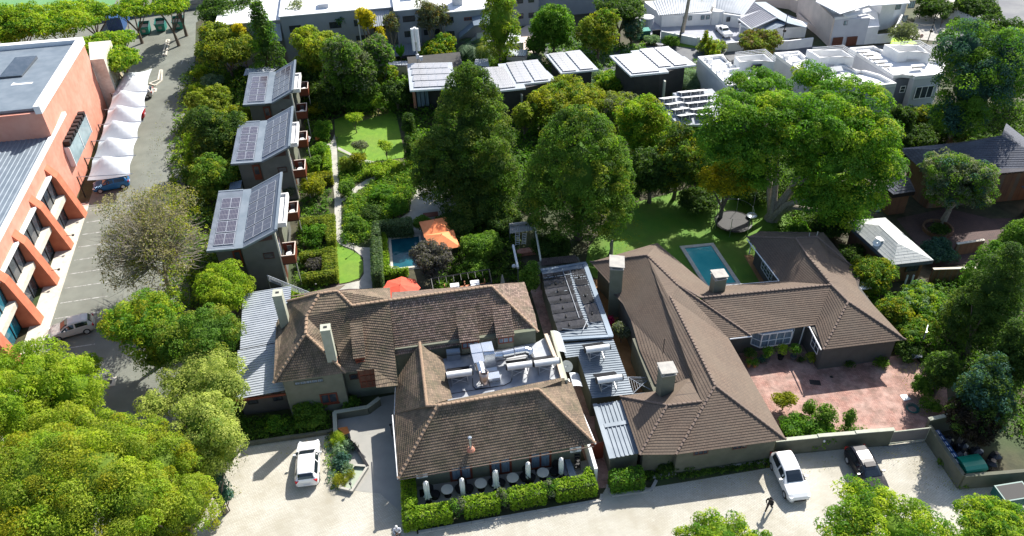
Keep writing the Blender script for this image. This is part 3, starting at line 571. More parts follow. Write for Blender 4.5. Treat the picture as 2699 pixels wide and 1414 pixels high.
for a, b in (((11.2,51.9,3.1), (12.6,51.4,3.1)), ((13.8,52.2,3.1), (14.8,51.7,3.1)), ((12.9,51.4,3.1), (13.6,52.6,3.1)), ((12.95,53.0,3.06), (12.9,60.0,3.06))):
 mb = MB(); mb.tube(a, b, .035); mb.build('pipe', 'grey_sheet', SH)
S2 = thing('corrugated_annex', 'L-shaped corrugated metal roof carrying two white solar geysers', 'shed', (13,47,0))
mb = MB(); mb.box(12.0,44.5,0,15.0,50.3,2.5); mb.box(11.2,49.0,0,12.0,50.3,2.5); mb.build('wall', 'olive_wall', S2)
mb = MB(); ribbed(mb, (12.0,44.1,2.6), (11.9,50.5,2.6), (15.3,50.2,2.65), (15.3,43.9,2.65), .26, .05); ribbed(mb, (10.9,48.9,2.6), (10.9,50.6,2.6), (11.98,50.5,2.6), (11.95,48.9,2.6), .26, .05); mb.build('roof', 'roof_sheet', S2)
S3 = thing('lean_to_roof', 'narrow ribbed metal lean-to roof against the front bungalow wing', 'shed', (13,41,0))
mb = MB(); mb.box(12.1,38.6,0,14.2,43.3,2.3); mb.build('wall', 'olive_wall', S3)
mb = MB(); ribbed(mb, (12.25,41.35,2.5), (14.2,41.35,2.55), (14.2,43.45,2.6), (12.25,43.45,2.55), .3, .07); ribbed(mb, (12.25,38.25,2.35), (14.25,38.3,2.4), (14.2,41.1,2.5), (12.25,41.1,2.45), .3, .07); mb.build('roof', 'roof_sheet', S3)
mb = MB(); mb.plate([(11.9,38.2,2.44), (12.25,38.2,2.44), (12.25,43.5,2.62), (11.9,43.5,2.62)], .1); mb.plate([(12.26,41.05,2.56), (14.2,41.05,2.6), (14.2,41.4,2.62), (12.26,41.4,2.58)], .05); mb.build('flashing', 'roof_sheet', S3, kind='stuff')
mb = MB(); a = Vector((10.4,40.4,0)); mb.box(11.0,40.2,0,12.0,40.3,1.9); mb.build('gate', 'red_timber', S3)
for (x, y) in ((11.35,46.6),):
 t = thing('curved_canopy', 'small curved metal door canopy beside the corrugated annex', 'canopy', (x, y, 0)); mb = MB(); n = 8; v = []
 for i in range(n + 1): th = 1.4 * i / n; v += [(x - .5 + .85 * math.sin(th) * 1.0, y - .75,2.0 + .4 * math.cos(th)), (x - .5 + .85 * math.sin(th), y + .75,2.0 + .4 * math.cos(th))]
 mb.add(v, [(2 * i, 2 * i + 1,2 * i + 3,2 * i + 2) for i in range(n)]); mb.build('canopy_sheet', 'pale_sheet', t, smooth=True); mb = MB(); mb.tube((x - .45, y - .7, .1), (x - .45, y - .7,2.38), .03); mb.build('post', 'steel', t)
t = thing('curved_canopy', 'curved pale metal canopy at the end of the flat roof', 'canopy', (10.6,49.6,0)); mb = MB(); v = []
for i in range(9): th = 1.5 * i / 8; v += [(10.0 + .95 * math.sin(th), 48.5,3.2 + .7 * math.cos(th)), (10.0 + .95 * math.sin(th), 51.0,3.2 + .7 * math.cos(th))]
mb.add(v, [(2 * i, 2 * i + 1,2 * i + 3,2 * i + 2) for i in range(8)]); mb.build('canopy_sheet', 'pale_sheet', t, smooth=True); mb = MB(); mb.box(10.02,48.52,3.0,10.1,50.9,3.85); mb.build('frame', 'cream_paint', t)
# solar geysers
def geyser(p, label, L=2.0, rz=0.0, h=1.25):
 t = thing('solar_geyser', label, 'solar geyser', (0,0,0), 'white solar geysers on the flat and metal roofs')
 mb = MB(); mb.tube((-L / 2,0, h), (L / 2,0, h), .27, n=18); mb.build('tank', 'canvas_white', t, smooth=False)
 for s in (-1,1): mb = MB(); mb.tube((s * L / 2,0, h), (s * (L / 2 + .1), 0, h), .275, .22, n=16); mb.build('end_cap', 'black_plastic', t)
 for s in (-.62, .62):
  mb = MB(); mb.tube((s, -.12,0), (s, -.05, h - .2), .03); mb.build('leg', 'aluminium', t); mb = MB(); mb.tube((s, 0, h - .2), (s, 1.7, .08), .03); mb.tube((s, -.12, .02), (s, 1.7, .02), .025); mb.build('rail', 'aluminium', t)
 mb = MB(); mb.tube((-.62,-.1, .25), (.62,-.07, h - .35), .02); mb.build('brace', 'aluminium', t); mb = MB(); mb.tube((.62,-.1, .25), (-.62,-.07, h - .35), .02); mb.build('brace', 'aluminium', t)
 mb = MB(); R = Matrix.Rotation(-math.atan2(h - .25,1.65), 3, 'X'); mb.obox((0, .9, h / 2 + .05), (L * .9,1.95, .08), M=R); mb.build('collector', 'black_metal', t)
 return place(t, (p[0], p[1], p[2]), rz)
for p, lb in (((1.85,46.64,3.5), 'white solar geyser at the left end of the grey flat roof'), ((6.65,46.63,3.5), 'white solar geyser in the middle of the flat roof right of the round duct'), ((8.83,46.58,3.5), 'white solar geyser at the right end of the flat roof'), ((13.36,48.12,2.7), 'upper white solar geyser on the corrugated annex roof'), ((13.48,44.61,2.7), 'lower white solar geyser on the corrugated annex roof')): geyser(p, lb)
t = thing('water_heater', 'small dark blue horizontal cylinder heater behind the flat roof', 'heater', (3,49.5,3.5)); mb = MB(); a = (1.11,49.65,4.3); b = (2.21,49.63,4.3); mb.tube(a, b, .27, n=14); mb.build('tank', 'blue_sheet', t); mb = MB(); mb.box(a[0], a[1] - .2,3.5, b[0], a[1] + .2,4.05); mb.build('stand', 'steel', t)
# kitchen ducting
DK = thing('kitchen_duct', 'shiny galvanised kitchen extraction ducting on the flat roof', 'duct', (4,47,3.5))
def bxplate(nm, q, th): mb = MB(); mb.plate(q, th); mb.build(nm, 'duct_metal', DK)
bxplate('duct_box', [(3.02,49.25,5.2), (3.89,49.3,5.2), (3.95,48.29,5.2), (3.05,48.27,5.2)], .8)
bxplate('duct_box', [(3.93,49.31,5.2), (4.82,49.34,5.2), (4.88,48.22,5.2), (3.98,48.29,5.2)], .8)
bxplate('duct_box', [(3.05,48.29,5.15), (3.95,48.31,5.15), (3.99,47.37,5), (3.14,47.35,5)], .9)
bxplate('duct_box', [(3.99,48.31,5.15), (4.89,48.25,5.15), (4.9,48.05,5), (4.04,48.03,5)], 1.5)
mb = MB(); mb.tube((3.58,47.35,4.75), (3.66,46.3,4.6), .38, .34,16); mb.build('duct_pipe', 'duct_metal', DK, smooth=False)
p = (3.76,46.22,4.2); mb = MB(); mb.lathe([(.34,0), (.34,1.05), (.32,1.05), (.32, .3)], (p[0], p[1], 3.9), 20, cap=False); mb.build('exhaust_pipe', 'copper_metal', DK, smooth=True)
mb = MB(); mb.tube((4.9,48.42,4.5), (5.56,48.35,4.5), .3, .36,16); mb.tube((5.56,48.36,4.5), (6.47,48.44,4.5), .36, n=18); mb.build('duct_pipe', 'duct_metal', DK)
mb = MB(); mb.tube((6.54,48.46,4.5), (7.42,48.51,4.5), .36, n=18); mb.build('duct_pipe', 'duct_metal', DK)
mb = MB(); mb.tube((7.44,48.52,4.5), (7.77,48.4,4.4), .36, n=18); mb.tube((7.74,48.43,4.42), (7.93,48.62,3.7), .34, n=18); mb.build('duct_elbow', 'duct_metal', DK)
for q in (((850,800), (840,965)), ((965,790), (940,940))): pass
for dx, dy in ((-.35,-.3), (.4,-.3), (-.35, .4)): mb = MB(); mb.tube((p[0] + dx, p[1] + dy, 3.5), (p[0] + dx * .7, p[1] + dy * .5,4.4), .025); mb.build('leg', 'black_metal', DK)
t = thing('air_handler', 'low grey metal box unit beside the exhaust pipe', 'box unit', (5,46.8,3.5)); mb = MB(); mb.plate([(4.14,46.83,4.2), (5,46.89,4.2), (5.02,46.16,4.2), (4.14,46.15,4.2)], .65); mb.build('housing', 'duct_metal', t); mb = MB(); mb.plate([(4.02,47.11,4.45), (4.88,47.13,4.45), (4.93,46.9,4.25), (4.12,46.92,4.25)], .1); mb.build('lid', 'steel', t)
t = thing('roof_pipework', 'thin black pipes running along the flat roof', 'pipe'); mb = MB(); mb.path([(2.89,47.11,3.55), (2.82,46.23,3.55), (3,45.91,3.55), (4.23,45.87,3.55), (5.28,45.89,3.55), (5.84,46.14,3.55), (6.06,46.69,3.55)], .03); mb.build('pipe', 'black_metal', t); mb = MB(); mb.tube((0.99,45.78,3.55), (4.23,45.87,3.55), .02); mb.build('pipe', 'black_metal', t); mb = MB(); mb.tube((5.1,48.65,3.55), (7.89,48.78,3.55), .02); mb.build('pipe', 'black_metal', t)
def dish(p, label, r=.4, s=1, col='white_paint'):
 t = thing('satellite_dish', label, 'satellite dish', p); mb = MB(); prof = [(r * k / 5, .12 * r * (k / 5) ** 2 * 2) for k in range(1,6)]
 m2 = MB(); m2.lathe([(0.01,0)] + prof, n=16, cap=False); R = Matrix.Rotation(1.1,3, 'X'); R = Matrix.Rotation(-.6,3, 'Z') @ R
 m2.v = [tuple(Vector(p) + Vector((0,0, .6)) + R @ Vector(v)) for v in m2.v]; m2.build('reflector', col, t, smooth=True)
 mb.tube((p[0], p[1], p[2]), (p[0], p[1], p[2] + .6), .025); mb.build('mast', 'steel', t); mb = MB(); e = Vector(p) + Vector((0,0, .6)) + R @ Vector((0,0, r * .9)); mb.tube(Vector(p) + Vector((0,0, .6)), e, .012); mb.obox(e, (.08, .08, .08)); mb.build('feed_arm', 'steel', t)
dish((10.71,47.39,2.6), 'white satellite dish in the gap beside the flat roof', .5); dish((42.07,56.65,3.6), 'small pale dish on the white hip roof outbuilding', .35)
# ---------------- patio with tables ----------------
def closed_umbrella(p, label, h=2.6, loose=False):
 t = thing('closed_umbrella', label, 'parasol', (0,0,0), 'furled white parasols on the front patio')
 mb = MB(); mb.tube((0,0,0), (0,0, h * .5), .03); mb.build('pole', 'black_metal', t); mb = MB(); mb.lathe([(.25,0), (.25, .06), (.05, .09)], n=12); mb.build('base', 'black_plastic', t)
 mb = MB(); n = 14; v = []; prof = [(.16 if not loose else .26, .30), (.15, .42), (.17, .7), (.15, .95), (.03,1.0)]
 for r, z in prof:
  for i in range(n): k = r * (1 + (.18 if i % 2 else -.12) * (2 if loose else 1)); v.append((k * math.cos(6.283 * i / n), k * math.sin(6.283 * i / n), z * h))
 mb.add(v, [(j * n + i, j * n + (i + 1) % n, (j + 1) * n + (i + 1) % n, (j + 1) * n + i) for j in range(4) for i in range(n)] + [tuple(range(4 * n, 5 * n))]); mb.build('canopy', 'canvas_white', t)
 return place(t, p)
for p, lb, lo in (((-1.65,38.4,0.16), 'loosely furled white parasol at the left end of the patio', 1), ((0.94,38.21,0.16), 'furled white parasol between the first two round tables from the left', 0), ((3.44,38.46,0.16), 'furled white parasol between the second and third round tables, its cloth hanging', 1), ((5.9,38.76,0.16), 'furled white parasol between the third and fourth round tables', 0), ((8.38,38.7,0.16), 'rightmost furled white parasol beside the dark counter', 0)): closed_umbrella(p, lb, 2.55, lo)
def bistro(p, label):
 t = thing('round_table', label, 'table', (0,0,0), 'round patio tables in front of the guest house')
 mb = MB(); mb.lathe([(.38, .70), (.45, .71), (.46, .74), (.45, .76)], n=28); mb.build('tabletop', 'cream_paint', t); mb = MB(); mb.tube((0,0, .03), (0,0, .7), .04, n=8); mb.build('stem', 'black_metal', t); mb = MB(); mb.lathe([(.28,0), (.26, .03), (.05, .05)], n=14); mb.build('foot', 'black_metal', t)
 return place(t, p)
def shell_chair(p, rz, label):
 t = thing('woven_chair', label, 'chair', (0,0,0), 'dark woven tub chairs round the patio tables')
 mb = MB(); n = 12; v = []
 for i in range(n + 1):
  th = math.pi * (0.5 + i / n); hh = .5 + .55 * max(0, math.sin(math.pi * i / n)) ** .8
  for r, z in ((.34, .30), (.42, .30 + hh * .4), (.48, .22 + hh)): v.append((r * math.cos(th), 1.15 * r * math.sin(th), z))
 mb.add(v, [(3 * i + j, 3 * i + j + 1,3 * i + j + 4,3 * i + j + 3) for i in range(n) for j in range(2)]); mb.build('backrest', 'black_plastic', t, smooth=True)
 mb = MB(); mb.lathe([(.36, .26), (.4, .36), (.36, .43)], n=14); mb.build('seat', 'black_plastic', t); mb = MB(); mb.lathe([(.3,0), (.34, .26)], n=12); mb.build('base', 'black_plastic', t)
 return place(t, p, rz)
names = ('first', 'second', 'third', 'fourth')
for k, p in enumerate(((-0.18,38.82,0.16), (2.34,38.9,0.16), (4.75,38.97,0.16), (7.06,39.02,0.16))):
 bistro(p, 'cream round table, %s from the left on the front patio' % names[k])
 shell_chair((p[0] - .95, p[1] + .02, .16), 0.1, 'dark woven tub chair left of the %s round table' % names[k]); shell_chair((p[0] + .95, p[1] + .25, .16), math.pi + .2, 'dark woven tub chair right of the %s round table' % names[k])
def acunit(p, label):
 t = thing('air_conditioner', label, 'air conditioner', p, 'outdoor air conditioner units'); mb = MB(); x, y, z = p; mb.box(x - .42, y - .3, z, x + .42, y, z + .55); o = mb.build('casing', 'white_paint', t); mb = MB(); mb.tube((x - .1, y - .31, z + .28), (x - .1, y - .325, z + .28), .22, n=18); mb.build('fan_grille', 'kerb_concrete', t); mb = MB(); mb.box(x - .35, y - .28, z - .08, x + .35, y, z - .002); mb.build('bracket', 'steel', t)
acunit((-1.9,39.97,1.55), 'white air conditioner under the eave at the left end of the patio'); acunit((9.7,39.97,1.9), 'white air conditioner above the steps at the right end of the patio')
for q, lb in (([(-2.25,39.69,0.18), (-1.76,39.72,0.18), (-1.79,39.02,0.18), (-2.25,39.03,0.18)], 'dark doormat at the left end of the patio'), ([(6.56,40.15,0.18), (7.39,40.16,0.18), (7.43,39.66,0.18), (6.61,39.69,0.18)], 'dark doormat by the right patio door')):
 mb = MB(); mb.plate(q, .015); tag(mb.build('doormat', 'black_plastic'), lb, 'doormat')
t = thing('counter', 'grey outdoor counter near the white screen wall', 'counter', (9.2,39, .16)); mb = MB(); mb.plate([(8.88,39.8,1.05), (9.3,39.77,1.05), (9.48,38.04,1.05), (8.93,37.91,1.05)], .08); mb.build('counter_top', 'blue_sheet', t); mb = MB(); mb.box(8.6,38.4, .16,8.85,39.9, .96); mb.build('side', 'dark_grey_wall', t)
t = thing('vent_pipe', 'ladder-like black shelf rack under the right air conditioner', 'rack', (10.0,41.2, .16)); mb = MB(); 
for s in (0, .4): mb.tube((9.6 + s, 39.3, .16), (9.6 + s, 39.6,1.8), .03)
mb.build('rail', 'black_metal', t, kind='stuff')
for k in range(5): mb = MB(); mb.box(9.6,39.3 + .05 * k, .4 + .3 * k, 10.0,39.5 + .05 * k, .44 + .3 * k); mb.build('rung', 'black_metal', t)
# ---------------- entrance ramp walls ----------------
t = thing('ramp_wall', 'low olive wall with pale capping around the concrete ramp', 'wall', (-7,48,0))
def lowwall(t, pts, h=.8, w=.25, m='olive_wall', cap='sage_plaster'):
 for i in range(len(pts) - 1):
  a = Vector((*pts[i], 0)); b = Vector((*pts[i + 1], 0)); L = (b - a).length; g = math.atan2((b - a).y, (b - a).x); c = (a + b) / 2
  mb = MB(); mb.obox((c.x, c.y, h / 2), (L, w, h), g); mb.build('wall_section', m, t)
  if cap: mb = MB(); mb.obox((c.x, c.y, h + .03 + .002 * i), (L + .1, w + .08, .06), g); mb.build('coping', cap, t)
lowwall(t, [(-8.4,46), (-8.49,48.07), (-5.81,48.16), (-4.84,48.94)])
t = thing('water_feature', 'angular shallow water basin with thin concrete edges by the ramp', 'water feature', (-6.8,42.5,0))
lowwall(t, [(-7.65,45.8), (-6.77,44.32), (-6.02,42.49)], .35, .12, 'smooth_concrete', 'black_metal'); lowwall(t, [(-6.02,42.49), (-7.23,40.43), (-8.17,40.88), (-7.05,42.78), (-6.02,42.49)], .32, .1, 'smooth_concrete', 'concrete')
mb = MB(); mb.add([(-8.06,41.04,0.14), (-7.29,40.69,0.14), (-6.15,42.57,0.14), (-7.02,42.81,0.14)], [(0,1,2,3)]); mb.build('water', 'pale_water' if 'pale_water' in MATS else 'shallow_water' if 'shallow_water' in MATS else 'smooth_concrete', t)
t = thing('timber_bench', 'orange slatted timber bench slab at the top of the planted bed', 'bench', (-7.6,45,0))
a, b, c, d = (-8.24,46.4,0.75), (-7.49,46.43,0.75), (-7.3,45.77,0.75), (-7.85,45.55,0.75)
for k in range(6):
 u, w_ = k / 6 + .01, (k + 1) / 6 - .01; A_, B_, C_, D_ = (Vector(a).lerp(Vector(d), u), Vector(b).lerp(Vector(c), u), Vector(b).lerp(Vector(c), w_), Vector(a).lerp(Vector(d), w_)); mb = MB(); mb.plate([A_, B_, C_, D_], .06); mb.build('slat', 'orange_timber', t)
mb = MB(); mb.plate([Vector(q) * 1.0 - Vector((0,0, .07)) for q in (a, b, c, d)], .65); mb.build('base', 'dark_grey_wall', t)
def bollard(p, label, h=.85):
 t = thing('bollard_light', label, 'bollard light', (0,0,0), 'thin dark garden lights'); mb = MB(); mb.tube((0,0,0), (0,0, h), .035); mb.build('post', 'black_metal', t); mb = MB(); mb.lathe([(.02,0), (.11, .02), (.11, .08), (.03, .12)], (0,0, h), 10); mb.build('lamp_head', 'black_metal', t); place(t, p)
bollard((-7.28,40.63,0), 'thin bollard light at the lower tip of the water basin'); bollard((-4.01,45.41,0), 'thin bollard light against the left eave of the front block', 1.3); bollard((-6.67,70.4,0), 'garden light standing in the teardrop lawn', 1.1); bollard((-8.38,93.39,0), 'garden light at the left edge of the upper lawn', .7); bollard((-10.37,64.86,0), 'small garden light beyond the tall chimneys', .9)
# ---------------- boundary walls, gate, bin store ----------------
t = thing('boundary_wall', 'stepped olive boundary wall with pale coping between bungalow and parked cars', 'wall', (29,37.7,0))
xs = [(24.9,38.15,28.2,37.95,1.65), (28.2,37.95,31.1,37.7,1.72), (31.1,37.7,34.0,37.45,1.79)]
for x0, y0, x1, y1, h in xs: lowwall(t, [(x0, y0), (x1, y1)], h, .24)
for x in (28.6,31.7): mb = MB(); mb.obox((x, 37.66,1.35), (.12, .1, .16)); mb.build('wall_light', 'white_paint', t)
t = thing('sliding_gate', 'grey framed sliding driveway gate at the end of the boundary wall', 'gate', (35.5,37.3,0))
R = Matrix.Rotation(-.06,3, 'Z')
mb = MB(); mb.obox((35.5,37.35, .85), (2.9, .05,1.2), -.05); mb.build('panel', 'gate_grey', t)
for z in (.16,1.52): mb = MB(); mb.obox((35.5,37.35, z), (3.1, .08, .08), -.05); mb.build('frame_rail', 'sage_plaster', t)
for x in (34.02,36.95): mb = MB(); mb.obox((x, 37.35 - (x - 35.5) * .05, .82), (.08, .08,1.5), -.05); mb.build('frame_post', 'sage_plaster', t)
mb = MB(); mb.obox((35.2,37.2, .06), (3.4, .05, .05), -.05); mb.build('track', 'steel', t)
t = thing('bin_store_wall', 'olive L-shaped wall enclosing the bin store', 'wall', (37,35,0)); lowwall(t, [(37.1,37.6), (37.0,32.75), (42.5,32.3)], 1.5, .28, cap=None); lowwall(t, [(37.2,37.9), (42,38.2)], 1.75, .25)
t = thing('refuse_skip', 'bright green lidded refuse bin inside the bin store', 'bin', (38.3,33.6,0)); mb = MB(); mb.box(37.5,33.1, .1,39.1,34.5,1.25); mb.build('body', 'green_plastic', t); mb = MB(); n = 6; v = []
for i in range(n + 1): th = math.pi * i / n; v += [(37.45,33.8 + .75 * math.cos(th), 1.26 + .28 * math.sin(th)), (39.15,33.8 + .75 * math.cos(th), 1.26 + .28 * math.sin(th))]
mb.add(v, [(2 * i, 2 * i + 1,2 * i + 3,2 * i + 2) for i in range(n)]); mb.build('lid', 'green_plastic', t)
for k in range(6):
 t = thing('blue_crate', '%s blue plastic crate from the gate in the row behind the bin store wall' % ('first', 'second', 'third', 'fourth', 'fifth', 'sixth')[k], 'crate', (37.45,37.0 - k * .55,0), 'blue crates along the bin store wall'); mb = MB(); y = 37.0 - k * .55; mb.box(37.25, y - .24,0,37.75, y + .24,1.2); mb.build('box', 'blue_paint', t); mb = MB(); mb.box(37.38, y - .16,1.202,37.44, y + .16,1.21); mb.box(37.55, y - .16,1.202,37.61, y + .16,1.21); mb.build('stripe', 'white_paint', t)
for k, (x, y) in enumerate(((38.4,36.6), (39.2,36.0), (38.6,35.2), (39.9,35.3), (40.3,34.0), (41.0,34.6))):
 t = thing('rubbish_bag', 'black rubbish bag ' + ('nearest the gate end of the bin store', 'in the far right of the bin store heap', 'just left of centre in the bin store heap', 'at the centre of the bin store heap', 'right of the green refuse bin', 'farthest right of the green refuse bin')[k], 'rubbish bag', (x, y, 0), 'black rubbish bags in the bin store'); m2 = MB(); m2.lathe([(.3,0), (.5, .25), (.42, .6), (.12, .8), (.16, .9)], (x, y, 0), 9); m2.v = [(a + rnd.uniform(-.06, .06), b + rnd.uniform(-.06, .06), c) for a, b, c in m2.v]; m2.build('bag', 'mat_black', t)
t = thing('trailer', 'dark green box trailer parked outside the bin store', 'trailer', (39.7,31.3,0)); mb = MB(); mb.box(38.7,30.3, .4,40.9,31.7,1.3); mb.build('body', 'dark_green_paint', t); mb = MB(); mb.box(38.8,30.4,1.301,40.8,31.6,1.31); mb.build('load_bed', 'black_plastic', t); mb = MB(); mb.tube((38.7,31.0, .45), (37.3,30.6, .4), .04); mb.build('drawbar', 'black_metal', t)
for s in (30.2,31.8): mb = MB(); mb.tube((39.8, s - .1, .3), (39.8, s + .1, .3), .3, n=14); mb.build('wheel', 'rubber', t)
# courtyard bits
mb = MB(); q = [(31,45.04,0.03), (31.83,44.77,0.03), (31.69,44.21,0.03), (30.85,44.53,0.03)]; mb.plate(q, .02); tag(mb.build('drain_cover', 'black_metal'), 'large dark rectangular drain cover in the brick courtyard', 'drain cover')
mb = MB(); q = [(32.84,45.13,0.03), (33.06,45.09,0.03), (33.1,44.84,0.03), (32.84,44.88,0.03)]; mb.plate(q, .02); tag(mb.build('drain_cover', 'black_metal'), 'small dark drain cover beside the larger one in the courtyard', 'drain cover')
mb = MB(); mb.plate([(37.47,42.01,0.05), (38.02,41.98,0.05), (38.14,41.43,0.05), (37.49,41.35,0.05)], .04); tag(mb.build('white_slab', 'white_paint'), 'white square slab lying on the brick courtyard', 'slab')
t = thing('garden_hose', 'coiled green garden hose on the brick courtyard', 'hose', (37.72,40.48,0)); mb = MB(); p = (37.69,40.44,0.05)
for k in range(4):
 r = .34 + .05 * k; mb.path([(p[0] + r * math.cos(a / 3), p[1] + r * math.sin(a / 3) * (1 + .04 * k), .05 + .03 * k) for a in range(20)], .025,5)
mb.build('hose', 'dark_green_paint', t)
t = thing('basketball_hoop', 'basketball backboard on a pole in the shrubs right of the bungalow', 'basketball hoop', (41.7,46.4,0)); mb = MB(); mb.tube((41.9,46.6,0), (41.8,46.5,2.3), .05); mb.build('pole', 'steel', t); mb = MB(); mb.obox((41.6,46.4,2.35), (1.1, .05, .75), .9); mb.build('backboard', 'bright_glass', t); mb = MB(); mb.lathe([(.22,0), (.23, .03)], (41.25,46.05,2.15), 14, cap=False); mb.build('hoop', 'clay_red', t)
mb = MB(); 
for k in range(4): mb.obox((40.4 + .1 * k, 45.6 - .1 * k, .5 + .12 * k), (.9, .7, .05), .5 + .2 * k, M=Matrix.Rotation(.5 + .1 * k, 3, 'Z') @ Matrix.Rotation(.5,3, 'Y'))
tag(mb.build('metal_sheet_pile', 'pale_sheet', kind='stuff'), 'heap of shiny crumpled metal sheets beside the bungalow corner', 'scrap metal')
# passage items
for k in range(4):
 t = thing('timber_planter', '%s dark planter box from the pale olive tree in the ochre yard' % ('first', 'second', 'third', 'fourth')[k], 'planter', (15.7,47.5 - k * 1.0,0), 'dark planter boxes beside the annex'); mb = MB(); mb.box(15.35,47.1 - k, 0,16.1,47.8 - k, .45); mb.build('box', 'black_plastic', t); mb = MB(); mb.box(15.42,47.17 - k, .451,16.03,47.73 - k, .47); mb.build('soil', 'soil', t)
t = thing('pergola', 'small steel trellis pergola in the gap beside the bungalow', 'pergola', (16,44.5,0))
a, b, c, d = map(Vector, ((15.5,46.15,2.2), (17.31,45.75,2.2), (17.2,44.17,2.2), (15.33,44.26,2.2)))
ce = (a + b + c + d) / 4
for p, q in ((a, b), (b, c), (c, d), (d, a), (a, ce), (b, ce), (c, ce), (d, ce)): mb = MB(); mb.tube(p, q, .035); mb.build('beam', 'grey_sheet', t)
for k in range(1,5):
 u = k / 5; mb = MB(); mb.tube(a.lerp(ce, u), b.lerp(ce, u), .015); mb.tube(a.lerp(ce, u), d.lerp(ce, u), .015); mb.build('rod', 'grey_sheet', t, kind='stuff')
for p in (a, b, c, d): mb = MB(); mb.tube((p.x, p.y, 0), p, .04); mb.build('post', 'steel', t)
t = thing('wheelie_bin', 'dark wheelie bin with a teal lid beside the bungalow wall', 'bin', (17.84,49.89,0)); p = (17.84,49.89,0); mb = MB(); mb.box(p[0] - .3, p[1] - .3, .05, p[0] + .3, p[1] + .35,1.0); mb.build('body', 'black_plastic', t); mb = MB(); mb.box(p[0] - .32, p[1] - .33,1.0, p[0] + .32, p[1] + .38,1.07); mb.build('lid', 'teal_paint', t)
# ladder passage, trellis frames behind the shed
t = thing('lean_to', 'weathered lean-to roof strewn with leaves behind the matted shed', 'shed', (12.5,61.5,0))
mb = MB(); ribbed(mb, (11.2,61.48,2.5), (14.83,61.35,2.5), (14.65,62.21,2.7), (11.36,62.31,2.7), .2, .05); mb.build('roof', 'brown_tiles', t); mb = MB(); mb.box(11.0,60.9,0,15.0,62.4,2.3); mb.build('wall', 'olive_wall', t)
t = thing('storage_frame', 'open timber storage frame holding ladders beyond the shed', 'storage frame', (9,66,0))
a, b, c, d = map(Vector, ((9.29,68.93,2.3), (11.86,68.92,2.3), (11.33,62.45,2.3), (9,61.87,2.3)))
mb = MB(); mb.obox((a + b) / 2, ((b - a).length, .25, .2), math.atan2((b - a).y, (b - a).x)); mb.build('beam', 'kerb_concrete', t)
mb = MB(); mb.tube(b, c, .1); mb.build('beam', 'cream_paint', t); mb = MB(); mb.tube(Vector((9.12,65.45,2.3)), d, .12); mb.build('beam', 'white_paint', t)
mb = MB(); ribbed(mb, (9.15,67.79,2), (11.62,67.87,2), (11.83,69.04,2.1), (9.35,69.03,2.1), .22, .05); mb.build('roof_sheet', 'kerb_concrete', t)
for p in (a, b, c, d): mb = MB(); mb.box(p.x - .06, p.y - .06,0, p.x + .06, p.y + .06,2.2); mb.build('post', 'steel', t)
mb = MB(); mb.plate([(9.7,67.22,0.4), (11.63,67.24,0.4), (11.53,66.45,0.4), (9.66,66.43,0.4)], .4); mb.build('plank_stack', 'clay_red', t)
for k, (p, q) in enumerate((((9.88,67.71,0.5), (10.01,68.34,1.6)), ((10.53,67.74,0.5), (10.73,68.19,1.6)))):
 t = thing('ladder', ('left' if k == 0 else 'right') + ' aluminium ladder leaning in the storage frame', 'ladder', p); p = Vector(p); q = Vector(q)
 for s in (-.2, .2): mb = MB(); mb.tube(p + Vector((s, 0,0)), q + Vector((s, 0,0)), .035); mb.build('stile', 'aluminium', t)
 for j in range(7): r = p.lerp(q, (j + .5) / 7); mb = MB(); mb.tube(r - Vector((.2,0,0)), r + Vector((.2,0,0)), .03); mb.build('rung', 'aluminium', t)
t = thing('garden_pot_lamp', 'white globe lamp on a post beside the bush', 'lamp', (8.82,63.3,0)); p = (8.82,63.3,0); mb = MB(); mb.tube(p, (p[0], p[1], 1.2), .03); mb.build('post', 'black_metal', t); mb = MB(); mb.lathe([(.05,0), (.2, .1), (.22, .22), (.15, .35), (.02, .4)], (p[0], p[1], 1.2), 12); mb.build('globe', 'white_paint', t, smooth=True)
# statue / stump behind the bungalow
t = thing('tree_stump', 'slim weathered grey stump standing on the lawn edge', 'stump', (18.98,65,0)); p = (18.98,65,0); mb = MB(); mb.path([(p[0], p[1], 0), (p[0] + .05, p[1], .7), (p[0], p[1], 1.3), (p[0] + .1, p[1], 1.75)], rs=[.24, .16, .2, .1], n=7); mb.build('stem', 'pale_bark', t)
# ---------------- pools ----------------
PB = thing('swimming_pool', 'bright turquoise rectangular pool with pale coping behind the bungalow', 'swimming pool', (28,61,0))
q = [(26.47,59.27), (29.99,57.81), (29.61,64.64), (26.09,64.78)]
def shrink(q, d):
 q = [tuple(p[:2]) for p in q]
 c = sum((Vector((*p, 0)) for p in q), Vector()) / len(q); r = []
 n = len(q)
 for i in range(n):
  a = Vector((*q[i - 1], 0)); b = Vector((*q[i], 0)); e = Vector((*q[(i + 1) % n], 0)); u = (a - b).normalized(); v = (e - b).normalized(); s = abs(u.cross(v).z); r.append(tuple((b + (u + v) * d / s)[:2]))
 return r
def pool(t, q, w, z, wm, cm):
 i_ = shrink(q, w)
 for k in range(4):
  a, b = q[k], q[(k + 1) % 4]; c, d = i_[(k + 1) % 4], i_[k]; mb = MB(); mb.prism([a, b, c, d], 0, z); mb.build('coping', cm, t)
 mb = MB(); N = 12; v = []
 for j in range(N + 1):
  for k in range(N + 1): a = Vector((*i_[0], 0)).lerp(Vector((*i_[1], 0)), k / N); b = Vector((*i_[3], 0)).lerp(Vector((*i_[2], 0)), k / N); p = a.lerp(b, j / N); v.append((p.x, p.y, z - .09))
 mb.add(v, [(j * (N + 1) + k, j * (N + 1) + k + 1, (j + 1) * (N + 1) + k + 1, (j + 1) * (N + 1) + k) for j in range(N) for k in range(N)]); mb.build('water', wm, t)
